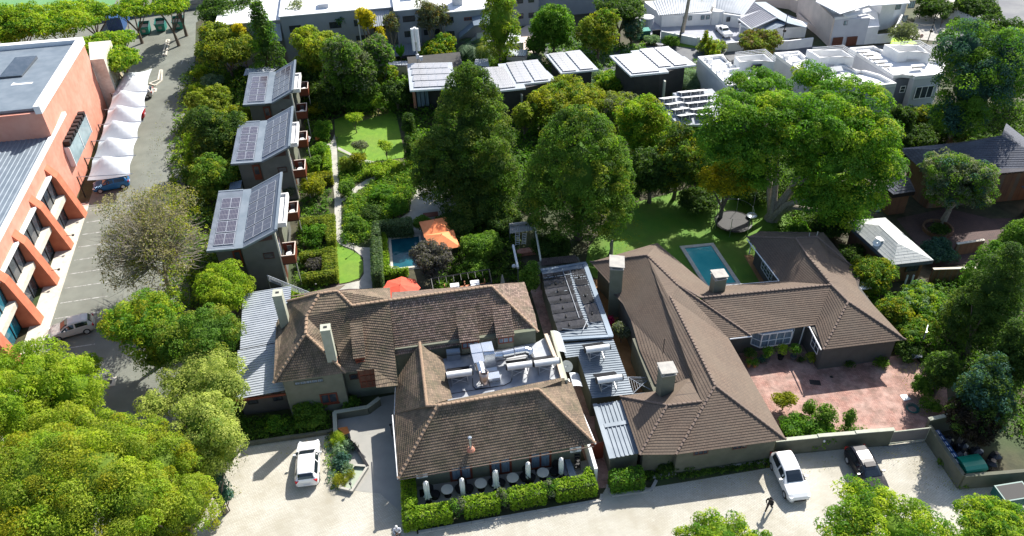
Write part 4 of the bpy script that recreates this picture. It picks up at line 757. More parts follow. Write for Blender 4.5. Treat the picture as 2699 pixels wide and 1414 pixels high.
bl = (26.25,54.88); q[0] = (q[3][0] + (q[1][0] - q[2][0]), q[3][1] + (q[1][1] - q[2][1]))
pool(PB, q, .38, .14, 'pool_blue', 'pale_stone')
PD = thing('swimming_pool', 'small dark teal plunge pool beside the orange parasols', 'swimming pool', (-1.3,69,0)); pool(PD, [(-3.1,66.6), (.3,66.6), (.3,72.1), (-3.1,72.1)], .25, .16, 'pool_dark', 'pale_stone')
# ---------------- garden parasols and terrace furniture ----------------
def parasol(cx, cy, cz, r, label, col, square=False, rz=0, h=.6, n=8, group=None):
 t = thing('parasol', label, 'parasol', (cx, cy, 0), group); n = 4 if square else n; R = []
 for i in range(n): th = rz + 6.2832 * (i + .5) / n; R.append(Vector((cx + r * math.cos(th), cy + r * math.sin(th), cz - h)))
 ap_ = Vector((cx, cy, cz)); mb = MB()
 for i in range(n):
  a, b = R[i], R[(i + 1) % n]; m_ = (a + b) / 2 + Vector((0,0,-.0)); m_ = m_.lerp(Vector((cx, cy, cz - h)), .04)
  mb.add([ap_, a, m_], [(0,1,2)]); mb.add([ap_, m_, b], [(0,1,2)]); 
 mb.build('canopy', col, t); mb = MB(); mb.tube((cx, cy, 0.05), (cx, cy, cz + .08), .035); mb.build('pole', 'dark_timber', t); mb = MB(); mb.lathe([(.3, .05), (.3, .12), (.06, .16)], (cx, cy, 0), 12); mb.build('base', 'kerb_concrete', t)
 for i in range(n): mb = MB(); mb.tube(ap_ - Vector((0,0, .1)), R[i] - Vector((0,0, .03)), .015, n=4); mb.build('rib', 'dark_timber', t)
parasol(1.85,70.6,2.75,2.05, 'upper orange square parasol half under the big tree', 'canvas_orange', True, .12, h=.85, group='orange square parasols by the plunge pool'); parasol(2.3,67.8,2.95,2.15, 'lower orange square parasol beside the plunge pool', 'canvas_orange', True, .12, h=.85, group='orange square parasols by the plunge pool')
parasol(-2.2,61.0,2.75,1.85, 'round red parasol behind the ridge of the guest house', 'canvas_red', False, .3, h=.55); mb = MB(); 
t = thing('closed_umbrella', 'folded pale umbrella standing in the iron railing', 'parasol', (7.3,60.2,0)); mb = MB(); mb.lathe([(.3,1.2), (.22,1.8), (.1,2.6), (.02,2.9)], (7.3,60.4,0), 9); mb.build('canopy', 'kerb_concrete', t); mb = MB(); mb.tube((7.3,60.4,0), (7.3,60.4,1.25), .03); mb.build('pole', 'steel', t)
t = thing('terrace_pergola', 'dark steel framed terrace behind the house ridge', 'pergola', (3.5,60.3,0)); a, b, c, d = map(Vector, ((0.7,61.69,2.4), (6.25,62.03,2.4), (6.22,59.99,2.4), (0.77,59.59,2.4)))
for p, q in ((a, b), (b, c), (c, d), (d, a)): mb = MB(); mb.tube(p, q, .06); mb.build('beam', 'black_metal', t)
mb = MB(); mb.plate([a.lerp(b, .5) * 1 - Vector((0,0,1.6)) if False else Vector((a.x, a.y, .7)), Vector((b.x, b.y, .7)), Vector((c.x, c.y, .7)), Vector((d.x, d.y, .7))], .7); mb.build('deck', 'dark_timber', t)
for k in range(1,8): mb = MB(); mb.tube(a.lerp(b, k / 8), d.lerp(c, k / 8) if k > 99 else a.lerp(b, k / 8).lerp(d.lerp(c, k / 8), .45), .03); mb.build('rafter', 'black_metal', t)
for p in (a, b): mb = MB(); mb.tube((p.x, p.y, 0), p, .05); mb.build('post', 'black_metal', t)
for k, p in enumerate(((2.83,61.36,1.5), (4.76,61.42,1.5))):
 nm = ('left', 'right')[k]; t = thing('white_table', nm + ' small white square table on the terrace behind the ridge', 'table', p, 'white terrace tables'); x, y, z = p; mb = MB(); mb.box(x - .42, y - .38, z - .05, x + .42, y + .38, z); mb.build('tabletop', 'white_paint', t); mb = MB(); mb.tube((x, y, .7), (x, y, z - .05), .04); mb.build('leg', 'white_paint', t)
 for s in (-1,1):
  u = thing('cane_chair', 'cane chair %s of the %s white terrace table' % ('left' if s < 0 else 'right', nm), 'chair', (x + s * .75, y, .7), 'cane chairs on the terrace'); xx = x + s * .75; mb = MB(); mb.box(xx - .22, y - .22,1.1, xx + .22, y + .22,1.16); mb.build('seat', 'terracotta', u); mb = MB(); mb.box(xx + s * .2 - .03, y - .22,1.165, xx + s * .2 + .03, y + .22,1.7); mb.build('backrest', 'terracotta', u)
  for dx in (-.18, .18): mb = MB(); mb.tube((xx + dx, y, .7), (xx + dx, y, 1.1), .02); mb.build('leg', 'dark_timber', u)
t = thing('picnic_table', 'dark red timber picnic table beyond the orange parasols', 'table', (1.6,74.5,0)); mb = MB(); mb.box(.8,74.2, .7,2.4,74.9, .76); mb.build('tabletop', 'red_timber', t)
for y in (73.7,75.3): mb = MB(); mb.box(.8, y - .12, .42,2.4, y + .12, .47); mb.build('seat', 'red_timber', t)
for x in (1.0,2.2): mb = MB(); mb.box(x - .04,73.6, .05, x + .04,75.4, .41); mb.build('leg', 'red_timber', t)
# trampoline, goal, swing
TR = thing('trampoline', 'round black trampoline with safety net in deep shade', 'trampoline', (33,68,0)); p = (32.72,66.99,0)
p = Vector(((32.56,67.02,0.7)[0], (32.56,67.02,0.7)[1], 0)); mb = MB(); mb.lathe([(1.75, .7), (1.75, .76)], p, 24); mb.build('bed', 'black_plastic', TR); mb = MB(); mb.lathe([(1.8, .68), (1.95, .72), (1.8, .78)], p, 24, cap=False); mb.build('pad', 'black_metal', TR)
for i in range(6): th = i * 1.047; mb = MB(); mb.tube(p + Vector((1.9 * math.cos(th), 1.9 * math.sin(th), 0)), p + Vector((1.9 * math.cos(th), 1.9 * math.sin(th), 2.3)), .03); mb.build('net_post', 'steel', TR)
mb = MB(); mb.lathe([(1.85,2.25), (1.88,2.28)], p, 24, cap=False); mb.build('top_ring', 'steel', TR)
t = thing('soccer_goal', 'white goal frame under the yellowing branches', 'goal', (29,72,0)); a = Vector((29.99,71.48,1.4)); b = Vector((32.34,70.07,1.4))
mb = MB(); mb.tube(a, b, .05); mb.build('crossbar', 'white_paint', t)
for p_ in (a, b): mb = MB(); mb.tube(p_, (p_.x, p_.y, 0), .05); mb.tube(p_, (p_.x - .2, p_.y + .9,0), .03); mb.build('goal_post', 'white_paint', t)
t = thing('basket_swing', 'hanging basket swing on a long rope from the giant tree', 'swing', (36.5,68,0)); p = Vector((34.64,67.31,0.8)); mb = MB(); mb.tube(p, (p.x + .1, p.y + .2,7.5), .025); mb.build('rope', 'pale_bark', t); mb = MB(); mb.lathe([(.1,0), (.5, .1), (.55, .2)], p, 14, cap=False); mb.build('basket', 'steel', t, smooth=True)
# ---------------- three solar cottages on the left ----------------
def cottage(nm, y0, y1, xl, xg, xr, zl, zg, zr, lab, front=True):
 t = thing('garden_cottage', lab, 'cottage', ((xl + xr) / 2, (y0 + y1) / 2,0), 'two-storey garden cottages with solar roofs')
 wx = xr - .35
 mb = MB(); mb.prism([(xg + .1, y0 + .25), (wx, y0 + .25), (wx, y1 - .3), (xg + .1, y1 - .3)], 0,0, ztop=[zg - .12, zr - .2, zr - .2, zg - .12]); mb.build('wall', 'cottage_wall', t)
 mb = MB(); mb.prism([(xl + .5, y0 + 1.0), (xg + .1, y0 + 1.0), (xg + .1, y1 - .3), (xl + .5, y1 - .3)], 0,0, ztop=[zl - .15, zg - .15, zg - .15, zl - .15]); mb.build('wall', 'cottage_wall', t)
 mb = MB(); ribbed(mb, (xl, y0, zl), (xl, y1, zl), (xg - .5, y1, zg), (xg - .5, y0, zg), .2, .04); mb.build('roof', 'grey_sheet', t)
 mb = MB(); ribbed(mb, (xg + .35, y0, zg), (xg + .35, y1, zg), (xr, y1, zr), (xr, y0, zr), .2, .04); mb.build('roof', 'grey_sheet', t)
 mb = MB(); mb.plate([(xg - .5, y0 - .05, zg + .02), (xg + .35, y0 - .05, zg + .02), (xg + .35, y1 + .05, zg + .02), (xg - .5, y1 + .05, zg + .02)], .1); mb.build('gutter', 'roof_sheet', t)
 for q, nmn in (([(xl, y0 - .1, zl + .07), (xg - .5, y0 - .1, zg + .07), (xg - .5, y0 + .08, zg + .07), (xl, y0 + .08, zl + .07)], 0), ([(xg + .36, y0 - .1, zg + .07), (xr, y0 - .1, zr + .07), (xr, y0 + .08, zr + .07), (xg + .36, y0 + .08, zg + .07)], 0), ([(xg + .36, y1 - .1, zg + .07), (xr, y1 - .1, zr + .07), (xr, y1 + .08, zr + .07), (xg + .36, y1 + .08, zg + .07)], 0), ([(xr - .15, y0, zr + .08), (xr + .1, y0, zr + .1), (xr + .1, y1, zr + .1), (xr - .15, y1, zr + .08)], 0), ([(xl, y1 - .1, zl + .07), (xg - .5, y1 - .1, zg + .07), (xg - .5, y1 + .08, zg + .07), (xl, y1 + .08, zl + .07)], 0)):
  mb = MB(); mb.plate(q, .22); mb.build('fascia', 'roof_sheet', t)
 D = y1 - y0
 def L(x): return zl + (zg - zl) * (x - xl) / (xg - .5 - xl)
 def Rz(x): return zg + (zr - zg) * (x - xg - .35) / (xr - xg - .35)
 ya, yb = y0 + D * .05, y0 + D * .86; x0, x1 = xl + .55, xg - .56
 panels(t, [(x0, ya, L(x0)), (x1, ya, L(x1)), (x1, yb, L(x1)), (x0, yb, L(x0))], 2,4, .04, vgap=.22)
 x0, x1 = xg + .45, xr - .5; ya, yb = y0 + D * .06, y0 + D * .9
 panels(t, [(x0, ya, Rz(x0)), (x1, ya, Rz(x1)), (x1, yb, Rz(x1)), (x0, yb, Rz(x0))], 3,4, .04, vgap=.22)
 # front wall
 window(t, wx - 1.45, wx - .45,3.6,4.3, y0 + .25, frame='dark_timber', nx=1, fw=.08, pane='glass')
 mb = MB(); mb.prism([(xg + 1.5, y0 + .24), (wx - .1, y0 + .24), (wx - .1, y0 + .2), (xg + 1.5, y0 + .2)], 0,0); 
 mb = MB(); zz = Rz(xg + 1.6) - .25; z2 = Rz(wx - .2) - .3; mb.add([(xg + 1.6, y0 + .22, zz - .08), (wx - .2, y0 + .22, z2 - .62), (wx - .2, y0 + .22, z2), (xg + 1.6, y0 + .22, zz)], [(0,1,2,3)]); mb.build('clerestory_louvre', 'dark_timber', t)
 mb = MB(); mb.box(xg - 1.0, y0 + .93,2.6, xg - .2, y0 + .995,4.5); d = mb.build('door', 'red_timber', t); mb = MB(); mb.box(xg - .85, y0 + .92,3.3, xg - .35, y0 + .926,4.3); mb.build('pane', 'glass', d)
 # east side: projecting box, fins, balconies
 mb = MB(); a, b = y0 + D * .2, y0 + D * .72; zb = zr - .8
 mb.box(wx + .02, a, zb - .35, wx + 1.0, b, zb - .1); mb.box(wx + .78, a, zb - .1, wx + 1.0, b, zb + .15); mb.box(wx + .02, a, zb - .1, wx + .78, a + .2, zb + .15); mb.box(wx + .02, b - .2, zb - .1, wx + .78, b, zb + .15); mb.build('canopy_box', 'white_wall', t)
 mb = MB(); mb.box(wx + .02, a + .6,2.8, wx + .35, b - .8, zb - .36); mb.build('projecting_bay', 'sage_wall', t)
 mb = MB(); mb.box(wx + .02, y0 + .22,0, wx + .16, y0 + .42, zr - .5); mb.build('fin_wall', 'cream_paint', t)
 for k, (b0, b1) in enumerate(((y0 + .05, y0 + 2.2), (y0 + D * .72, y0 + D * .72 + 2.0))):
  z = 2.9; x0, x1 = wx + .18, wx + 1.45
  mb = MB(); mb.box(x0, b0, z - .15, x1, b1, z); o = mb.build('balcony', 'dark_timber', t)
  mb = MB(); mb.box(x0, b0, z, x1, b0 + .05, z + .9); mb.build('railing', 'red_timber', o); mb = MB(); mb.box(x1 - .05, b0 + .05, z, x1, b1 - .05, z + .9); mb.build('railing', 'red_timber', o); mb = MB(); mb.box(x0, b1 - .05, z, x1, b1, z + .9); mb.build('railing', 'red_timber', o)
  mb = MB(); mb.box(x0, b0 - .02, z + .9, x1 + .02, b0 + .07, z + .96); mb.box(x1 - .07, b0 + .07, z + .9, x1 + .02, b1 - .07, z + .96); mb.box(x0, b1 - .07, z + .9, x1 + .02, b1 + .02, z + .96); mb.build('handrail', 'beige_wall', o)
  mb = MB(); mb.box(x1 - .08, b0, .0, x1 + .02, b0 + .12, z - .16); mb.build('post', 'sage_plaster', o)
  m2 = MB(); m2.box(wx + .001, b0 + .3, z + .05, wx + .05, b1 - .3, z + 2.0); dd = m2.build('door', 'red_timber', t); m2 = MB(); m2.box(wx + .05, b0 + .5, z + .3, wx + .06, b1 - .5, z + 1.9); m2.build('pane', 'curtained_glass', dd)
  tb = thing('balcony_table', 'white balcony table on the %s balcony of the %s cottage' % (('front', 'rear')[k], nm), 'table', (wx + .85, b0 + .7, z), 'small round tables on the cottage balconies'); mb = MB(); mb.lathe([(.27, .66), (.28, .7)], (wx + .85, b0 + .65, z), 14); mb.build('tabletop', 'white_paint', tb); mb = MB(); mb.tube((wx + .85, b0 + .65, z), (wx + .85, b0 + .65, z + .66), .03); mb.build('leg', 'steel', tb)
  ch = thing('balcony_chair', 'slatted chair on the %s balcony of the %s cottage' % (('front', 'rear')[k], nm), 'chair', (wx + .85, b0 + 1.4, z), 'chairs on the cottage balconies'); x = wx + .85; y = b0 + 1.45; mb = MB(); mb.box(x - .22, y - .22, z + .4, x + .22, y + .22, z + .44); mb.build('seat', 'grey_wall', ch); mb = MB(); mb.box(x - .22, y + .18, z + .45, x + .22, y + .22, z + .9); mb.build('backrest', 'grey_wall', ch)
  for dx in (-.2, .2):
   for dy in (-.2, .2): mb = MB(); mb.tube((x + dx, y + dy, z), (x + dx, y + dy, z + .4), .02, n=4); mb.build('leg', 'grey_wall', ch)
 mb = MB(); mb.box(wx + .001, y0 + .6,0, wx + .06, y0 + 1.9,2.2); mb.build('door', 'brown_door', t)
 return t
c1 = cottage('nearest', 66.05,76.15,-19.6,-16.65,-12.95,5.5,5.4,6.95, 'nearest solar cottage, bamboo and the stair rail beside its front wall')
c2 = cottage('middle', 81.5,90.7,-18.9,-16.0,-12.45,5.5,5.4,6.85, 'middle solar cottage of the row along the car park hedge')
c3 = cottage('farthest', 95.1,103.7,-18.8,-15.75,-12.7,5.5,5.4,6.7, 'farthest solar cottage, partly dark panels and big trees behind')
t = thing('stair_railing', 'sloping steel stair railing in front of the nearest cottage', 'railing', (-13,64,0)); a = Vector((-14.6,64.9,2.7)); b = Vector((-10.6,63.4,1.0))
for k in range(5): mb = MB(); mb.tube(a - Vector((0,0, .16 * k)), b - Vector((0,0, .16 * k)), .025 if k else .045); mb.build('rail', 'pale_sheet', t)
for k in range(4): p = a.lerp(b, k / 3); mb = MB(); mb.tube((p.x, p.y, 0), p, .04); mb.build('post', 'steel', t)
t = thing('slatted_awning', 'white slatted lean-to screen behind the middle cottage', 'awning', (-11.52,89.98,3)); a, b, c, d = map(Vector, ((-12.88,91.64,3.2), (-11.12,90.36,2.8), (-11.27,89.37,2.8), (-12.61,90.31,3.2)))
for k in range(6): mb = MB(); mb.tube(a.lerp(d, k / 5), b.lerp(c, k / 5), .04); mb.build('slat', 'white_paint', t)
for y0, lb in ((65.6, 'nearest'), (80.9, 'middle')):
 t = thing('meter_shed', 'small sheet-roofed lean-to against the left corner of the %s cottage' % lb, 'shed', (-19.4, y0,0)); mb = MB(); mb.box(-19.4, y0 - .4,0,-18.4, y0 + .9,2.9); mb.build('wall', 'cottage_wall', t); mb = MB(); ribbed(mb, (-19.6, y0 - .6,2.95), (-18.3, y0 - .6,3.1), (-18.3, y0 + 1.0,3.1), (-19.6, y0 + 1.0,2.95), .2, .04); mb.build('roof', 'blue_sheet', t)
# carport roof sheet behind the farthest cottage
t = thing('rear_sheet_roof', 'pale corrugated roof showing behind the farthest cottage', 'shed', (-17,107,0)); mb = MB(); ribbed(mb, (-20.3,107.8,3.4), (-16.52,108.12,3.4), (-15.59,109.69,3.4), (-20.17,109.98,3.4), .3, .06); mb.build('roof', 'pale_sheet', t); mb = MB(); mb.box(-19.5,105.8,0,-14,108.5,3.0); mb.build('wall', 'cottage_wall', t)
# ---------------- central solar pavilions ----------------
def pavilion(lab, poly, h, arrays, wallpoly, glass=(), ribs=None, loc=(0,0,0)):
 t = thing('solar_pavilion', lab, 'pavilion', loc, 'dark pavilions with solar panel roofs'); P3 = [Vector((*p[:2], p[2])) for p in poly]
 mb = MB(); mb.plate(P3, .22,0,1); mb.build('roof', ['pale_sheet', 'white_paint'], t)
 for r in ribs or (): mb = MB(); ribbed(mb, *[Vector(p) + Vector((0,0, .01)) for p in r], .3, .05); mb.build('roof_sheet', 'pale_sheet', t)
 for q, nu, nv, vg in arrays: panels(t, q, nu, nv, .03, lift=.1, vgap=vg, me=GLARE_PANEL)
 mb = MB(); mb.prism(shrink(wallpoly, .35), 0, h - .25); mb.build('wall', 'dark_wall', t)
 for (x0, x1, z0, z1, y, m) in glass: window(t, x0, x1, z0, z1, y, nx=3, frame='black_metal', fw=.12, pane=m)
 return t
p1 = pavilion('leftmost solar pavilion, under the mobile phone mast, with 20 panels tinted pale for sky glare', [(1.34,104,4.6), (1.2,96.31,4.6), (6.97,95.76,4.6), (7.17,103.17,4.6)], 4.6, [([(1.85,96.73,4.6), (6.71,96.16,4.6), (6.59,103.06,4.6), (1.78,103.92,4.6)], 5,4, .25)], [(1.3,98.5), (8.9,98.5), (8.9,107), (1.1,107)], [(1.9,3.6,1.0,3.4,98.5, 'curtained_glass')], None, (5,102,0))
mb = MB(); mb.box(1.5,98.4,1.0,1.85,98.49,3.4); mb.build('shutter', 'clay_red', p1)
h = 5.0
p2 = pavilion('second solar pavilion from the left, behind the dark conical tree', [(10.17,99.57,5), (9.92,93.2,5), (11.23,93.02,5), (15.23,93.02,5), (15.2,94.18,5), (19.44,94.22,5), (18.71,97.13,5), (18.61,97.24,5), (18.13,100.44,5), (12.9,100.47,5), (12.88,99.54,5)], 5.0,
  [([(11.16,93.39,5), (14.13,93.44,5), (13.46,99.38,5), (10.77,99.62,5)], 2,8, .03), ([(14.38,94.52,5), (16.29,94.49,5), (16.01,100.42,5), (13.94,100.38,5)], 2,8, .03), ([(16.65,94.55,5), (18.46,94.53,5), (18.08,100.41,5), (16.11,100.39,5)], 2,8, .03)],
  [(11.4,92.87,5), (14.75,92.79,5), (15.09,93.9,5), (18.53,93.99,5), (17.94,100.07,5), (10.8,99.83,5)], 5.0 and [], [([(14.32,93.8,5.05), (15.16,92.97,5.05), (15.12,94.05,5.05), (14.36,94.13,5.05)])] and None, (14,98,0))
p3 = pavilion('small solar pavilion with two columns of panels, its left ones shadowed', [(19.64,102.99,4.5), (20.47,97.03,4.5), (25.39,97.07,4.5), (24.39,103.12,4.5)], 4.5, [([(20.83,97.31,4.5), (22.61,97.26,4.5), (22,103.01,4.5), (20.03,102.9,4.5)], 2,9, .03), ([(23.08,97.36,4.5), (24.86,97.34,4.5), (24.27,103.05,4.5), (22.28,103.02,4.5)], 2,9, .03)],
  [(20.62,96.8,4.5), (24.91,96.83,4.5), (24.13,102.64,4.5), (19.88,102.65,4.5)], (), None, (25,101,0))
p4 = pavilion('large rightmost solar pavilion with stepped white roof edge', [(27.48,99.72,5), (28.59,93.48,5), (33.52,93.49,5), (33.35,94.53,5), (37.44,94.62,5), (36.81,97.3,5), (36.56,97.31,5), (35.73,100.55,5), (30.51,100.48,5), (30.57,99.75,5)], 5.0,
  [([(28.94,93.86,5), (32.53,93.82,5), (31.57,99.45,5), (28,99.36,5)], 2,9, .03), ([(32.68,94.9,5), (34.36,94.88,5), (33.53,100.52,5), (31.64,100.51,5)], 2,9, .03), ([(34.76,94.88,5), (36.48,94.9,5), (35.62,100.53,5), (33.67,100.53,5)], 2,9, .03)],
  [(28.78,93.14,5), (32.62,93.14,5), (33.19,94.34,5), (36.45,94.5,5), (35.49,100.11,5), (27.72,99.26,5)], (), None, (34,99,0))
for (t_, a, b, z0, z1, off) in ((p2, (11.74,93.77,4.6), (13.8,93.64,4.6), 1.8,4.4,0), (p4, (29.74,93.98,4.6), (31.9,93.93,4.6), .6,4.3,0)):
 y = min(a[1], b[1]) - .15; window(t_, a[0], b[0], z0, z1, y - .1, nx=3, frame='black_metal', fw=.12)
mb = MB(); p = (14.7,93.24,4.7); mb.box(p[0] - .1, p[1] - .5,0, p[0] + .1, p[1], 4.2); mb.build('column', 'sage_plaster', p2)
mb = MB(); a = (13.01,94.11,1.9); b = (14.85,94.29,1.9); mb.box(a[0], a[1] - .6,1.0, b[0], a[1] - .5,2.0); mb.build('balustrade', 'red_timber', p2)
mb = MB(); p = (32.83,93.06,4.6); mb.box(p[0] - .1, p[1] - .5,0, p[0] + .1, p[1], 4.2); mb.build('column', 'cream_paint', p4)
# rack roof
RK = thing('rack_roof_pavilion', 'pavilion roof carrying rows of tilted solar racks with white frames', 'pavilion', (38,88,0))
h = 4.2
mb = MB(); mb.plate([(32.78,89.41,4.2), (33.13,88.04,4.2), (30.01,88.13,4.2), (30.5,84.8,4.2), (31.11,81.78,4.2), (36.11,80.7,4.2), (37.71,85.54,4.2), (38.12,85.75,4.2), (37.8,89.47,4.2)], .25,0,1); mb.build('roof', ['grey_sheet', 'white_paint'], RK)
mb = MB(); mb.prism([(35,83.5), (42,83.5), (42,89), (36,89)], 0,3.9); mb.build('wall', 'dark_wall', RK)
def rack(a, b, hi=.75):
 a = Vector(a); b = Vector(b); n = max(1, round((b - a).length / 1.1)); d = (b - a).normalized(); s = Vector((-d.y, d.x, 0))
 for k in range(n):
  p = a.lerp(b, k / n); q = a.lerp(b, (k + .96) / n); u = Vector((0,0, hi)); mb = MB(); mb.plate([p + u, q + u, q + s * 1.5 + Vector((0,0, .12)), p + s * 1.5 + Vector((0,0, .12))], .07); mb.build('solar_rack', 'white_paint', RK)
  mb = MB(); mb.tube(p + Vector((.1,0,0)), p + u + Vector((.1,0,-.06)), .03); mb.tube(p, p + s * 1.4, .03); mb.build('strut', 'white_paint', RK, kind='stuff')
for a, b in (((33.28,87.91,4.2), (36.72,87.86,4.2)), ((33.12,86.55,4.2), (37.04,86.58,4.2)), ((33.2,85.07,4.2), (36.6,85.1,4.2)), ((33.34,83.52,4.2), (36.26,83.64,4.2)), ((33.5,82.09,4.2), (35.81,82.14,4.2)), ((30.74,86.78,4.2), (32.86,86.9,4.2)), ((30.93,85.28,4.2), (32.97,85.51,4.2)), ((31.23,83.88,4.2), (33.14,84.03,4.2)), ((31.48,82.34,4.2), (33.36,82.49,4.2))): rack(a, b)
# mobile phone mast
t = thing('phone_mast', 'white triple-cylinder mobile phone antenna mast behind the leftmost pavilion', 'antenna mast', (2.81,104.16,4.6)); p = (2.81,104.16,4.6)
mb = MB(); mb.tube((p[0], p[1] + .6,0), (p[0], p[1] + .6,7.2), .09); mb.build('pole', 'aluminium', t)
for dx, dy in ((-.35,0), (.28,-.1), (0, .3)): mb = MB(); mb.tube((p[0] + dx, p[1] + .6 + dy, 6.0), (p[0] + dx, p[1] + .6 + dy, 9.0), .2, n=10); mb.build('antenna', 'white_paint', t)
for dx, z in ((0,5.2), (.45,4.9)): mb = MB(); mb.obox((p[0] + dx, p[1] + .45, z), (.4, .3, .55)); mb.build('radio_box', 'pale_grey_wall', t)
# ---------------- car park building on the left ----------------
OB = thing('orange_office_block', 'tall orange plastered office block with grey metal roofs and sloping pilasters', 'office building', (-45,80,0))
X = -38.0
mb = MB(); mb.prism([(-70,87.5), (X, 87.5), (X - 1.0,109), (-70,109)], 0,0, ztop=[10.7,10.7,9.2,9.2]); mb.build('wall', 'orange_wall', OB)
mb = MB(); mb.prism([(-70,20), (X + .4,20), (X, 87.4), (X, 93), (-70,93)], 0,7.4); mb.build('wall', 'orange_wall', OB)
mb = MB(); ribbed(mb, (-60,40,7.9), (X + .1,40,7.7), (X - .1,92.8,7.7), (-60,92.8,7.9), .5, .06); mb.build('roof', 'roof_sheet', OB)
mb = MB(); mb.plate([(-60,88,11.05), (X - .5,88,11.05), (X - 1.5,108.6,9.6), (-60,108.6,9.6)], .3); mb.build('roof', 'roof_sheet', OB)
mb = MB(); mb.plate([(X - .55,87.3,11.55), (X + .12,87.3,11.55), (X - .85,109.1,10.12), (X - 1.55,109.1,10.12)], .9); mb.plate([(-60,108.3,10.3), (X - 1.2,108.3,10.12), (X - 1.2,109.1,10.12), (-60,109.1,10.3)], 1.0); mb.build('parapet_coping', 'white_wall', OB, kind='stuff')
mb = MB(); mb.plate([(X - .1,40,7.85), (X + .25,40,7.85), (X + .12,93.1,7.85), (X - .3,93.1,7.85)], .35); mb.build('parapet_coping', 'white_wall', OB)
for k, (a, b) in enumerate((((-45.5,98), (-43,104)), ((-43.5,95.5), (-41.2,97.5)))): mb = MB(); mb.plate([(a[0], a[1], 10.6 - .05 * k), (b[0], a[1], 10.55), (b[0], b[1], 10.3), (a[0], b[1], 10.35)], .4); mb.build('skylight', ('glass', 'white_paint')[k], OB)
# louvre window with black boxes
mb = MB(); mb.box(X + .02,89.2,3.0, X + .55,97.0,5.3); lv = mb.build('louvre_screen', 'bright_glass', OB)
for s in (89.1,93.1,97.0): mb = MB(); mb.box(X + .02, s, 2.95, X + .6, s + .1,5.4); mb.build('frame', 'white_paint', lv)
for k in range(8): mb = MB(); mb.box(X + .02,89.4 + k * .95,5.45, X + .75,90.0 + k * .95,6.0); mb.build('black_bracket', 'black_metal', OB)
# battered pilasters, glazed bays, pale sills
ys = [82.6,76.7,70.8,64.9,59.0,53.1,47.2]
for k, y in enumerate(ys):
 w = 1.15; mb = MB(); v = []
 for (yy) in (y, y + w): v += [(X + .02, yy, 0), (X + 2.0, yy, 0), (X + .8, yy, 5.4), (X + .02, yy, 6.6)]
 mb.add(v, [(0,1,2,3), (7,6,5,4), (1,5,6,2), (2,6,7,3), (0,3,7,4), (0,4,5,1)]); mb.build('pilaster', 'deep_orange_wall', OB)
 ya, yb = y - 4.7, y - .03
 mb = MB(); mb.box(X + .05, ya, .1, X + .25, yb, 5.6); g = mb.build('glazing', 'glass' if k < 3 else 'teal_glass', OB)
 for q in range(4): mb = MB(); mb.box(X + .25, ya + q * 1.5, .1, X + .33, ya + q * 1.5 + .07,5.6); mb.build('mullion', 'black_metal', g)
 mb = MB(); mb.box(X + .26, ya, 2.7, X + .95, yb, 3.3); mb.build('spandrel', 'pale_stone', OB)
 mb = MB(); mb.box(X + .02, ya - .02,5.6, X + .5, yb, 5.8); mb.build('lintel', 'white_paint', OB)
mb = MB(); mb.prism([(X - 1.0,109.1), (X + .7,109.1), (X + .4,115), (X - 2.5,115)], 0,7.0); PT = mb.build('portal', 'pale_stone', OB); mb = MB(); mb.box(X + .66,110.0, .5, X + .74,114.0,5.4); mb.build('cladding_panel', 'stone_cladding', PT)
mb = MB(); mb.prism([(X - .1,98.5), (X + .15,98.5), (X + .75,109.0), (X + .5,109.0)], 0,0, ztop=[.1, .1,7.0,7.0]); 
for k, y in enumerate((81.5,75.4,69.6)): 
 mb = MB(); mb.tube((X + 1.9, y + 1.6,1.7), (X + 2.6, y + 1.6,1.75), .03); mb.obox((X + 2.6, y + 1.6,1.7), (.2, .25, .1)); mb.build('wall_lamp', 'black_metal', OB)
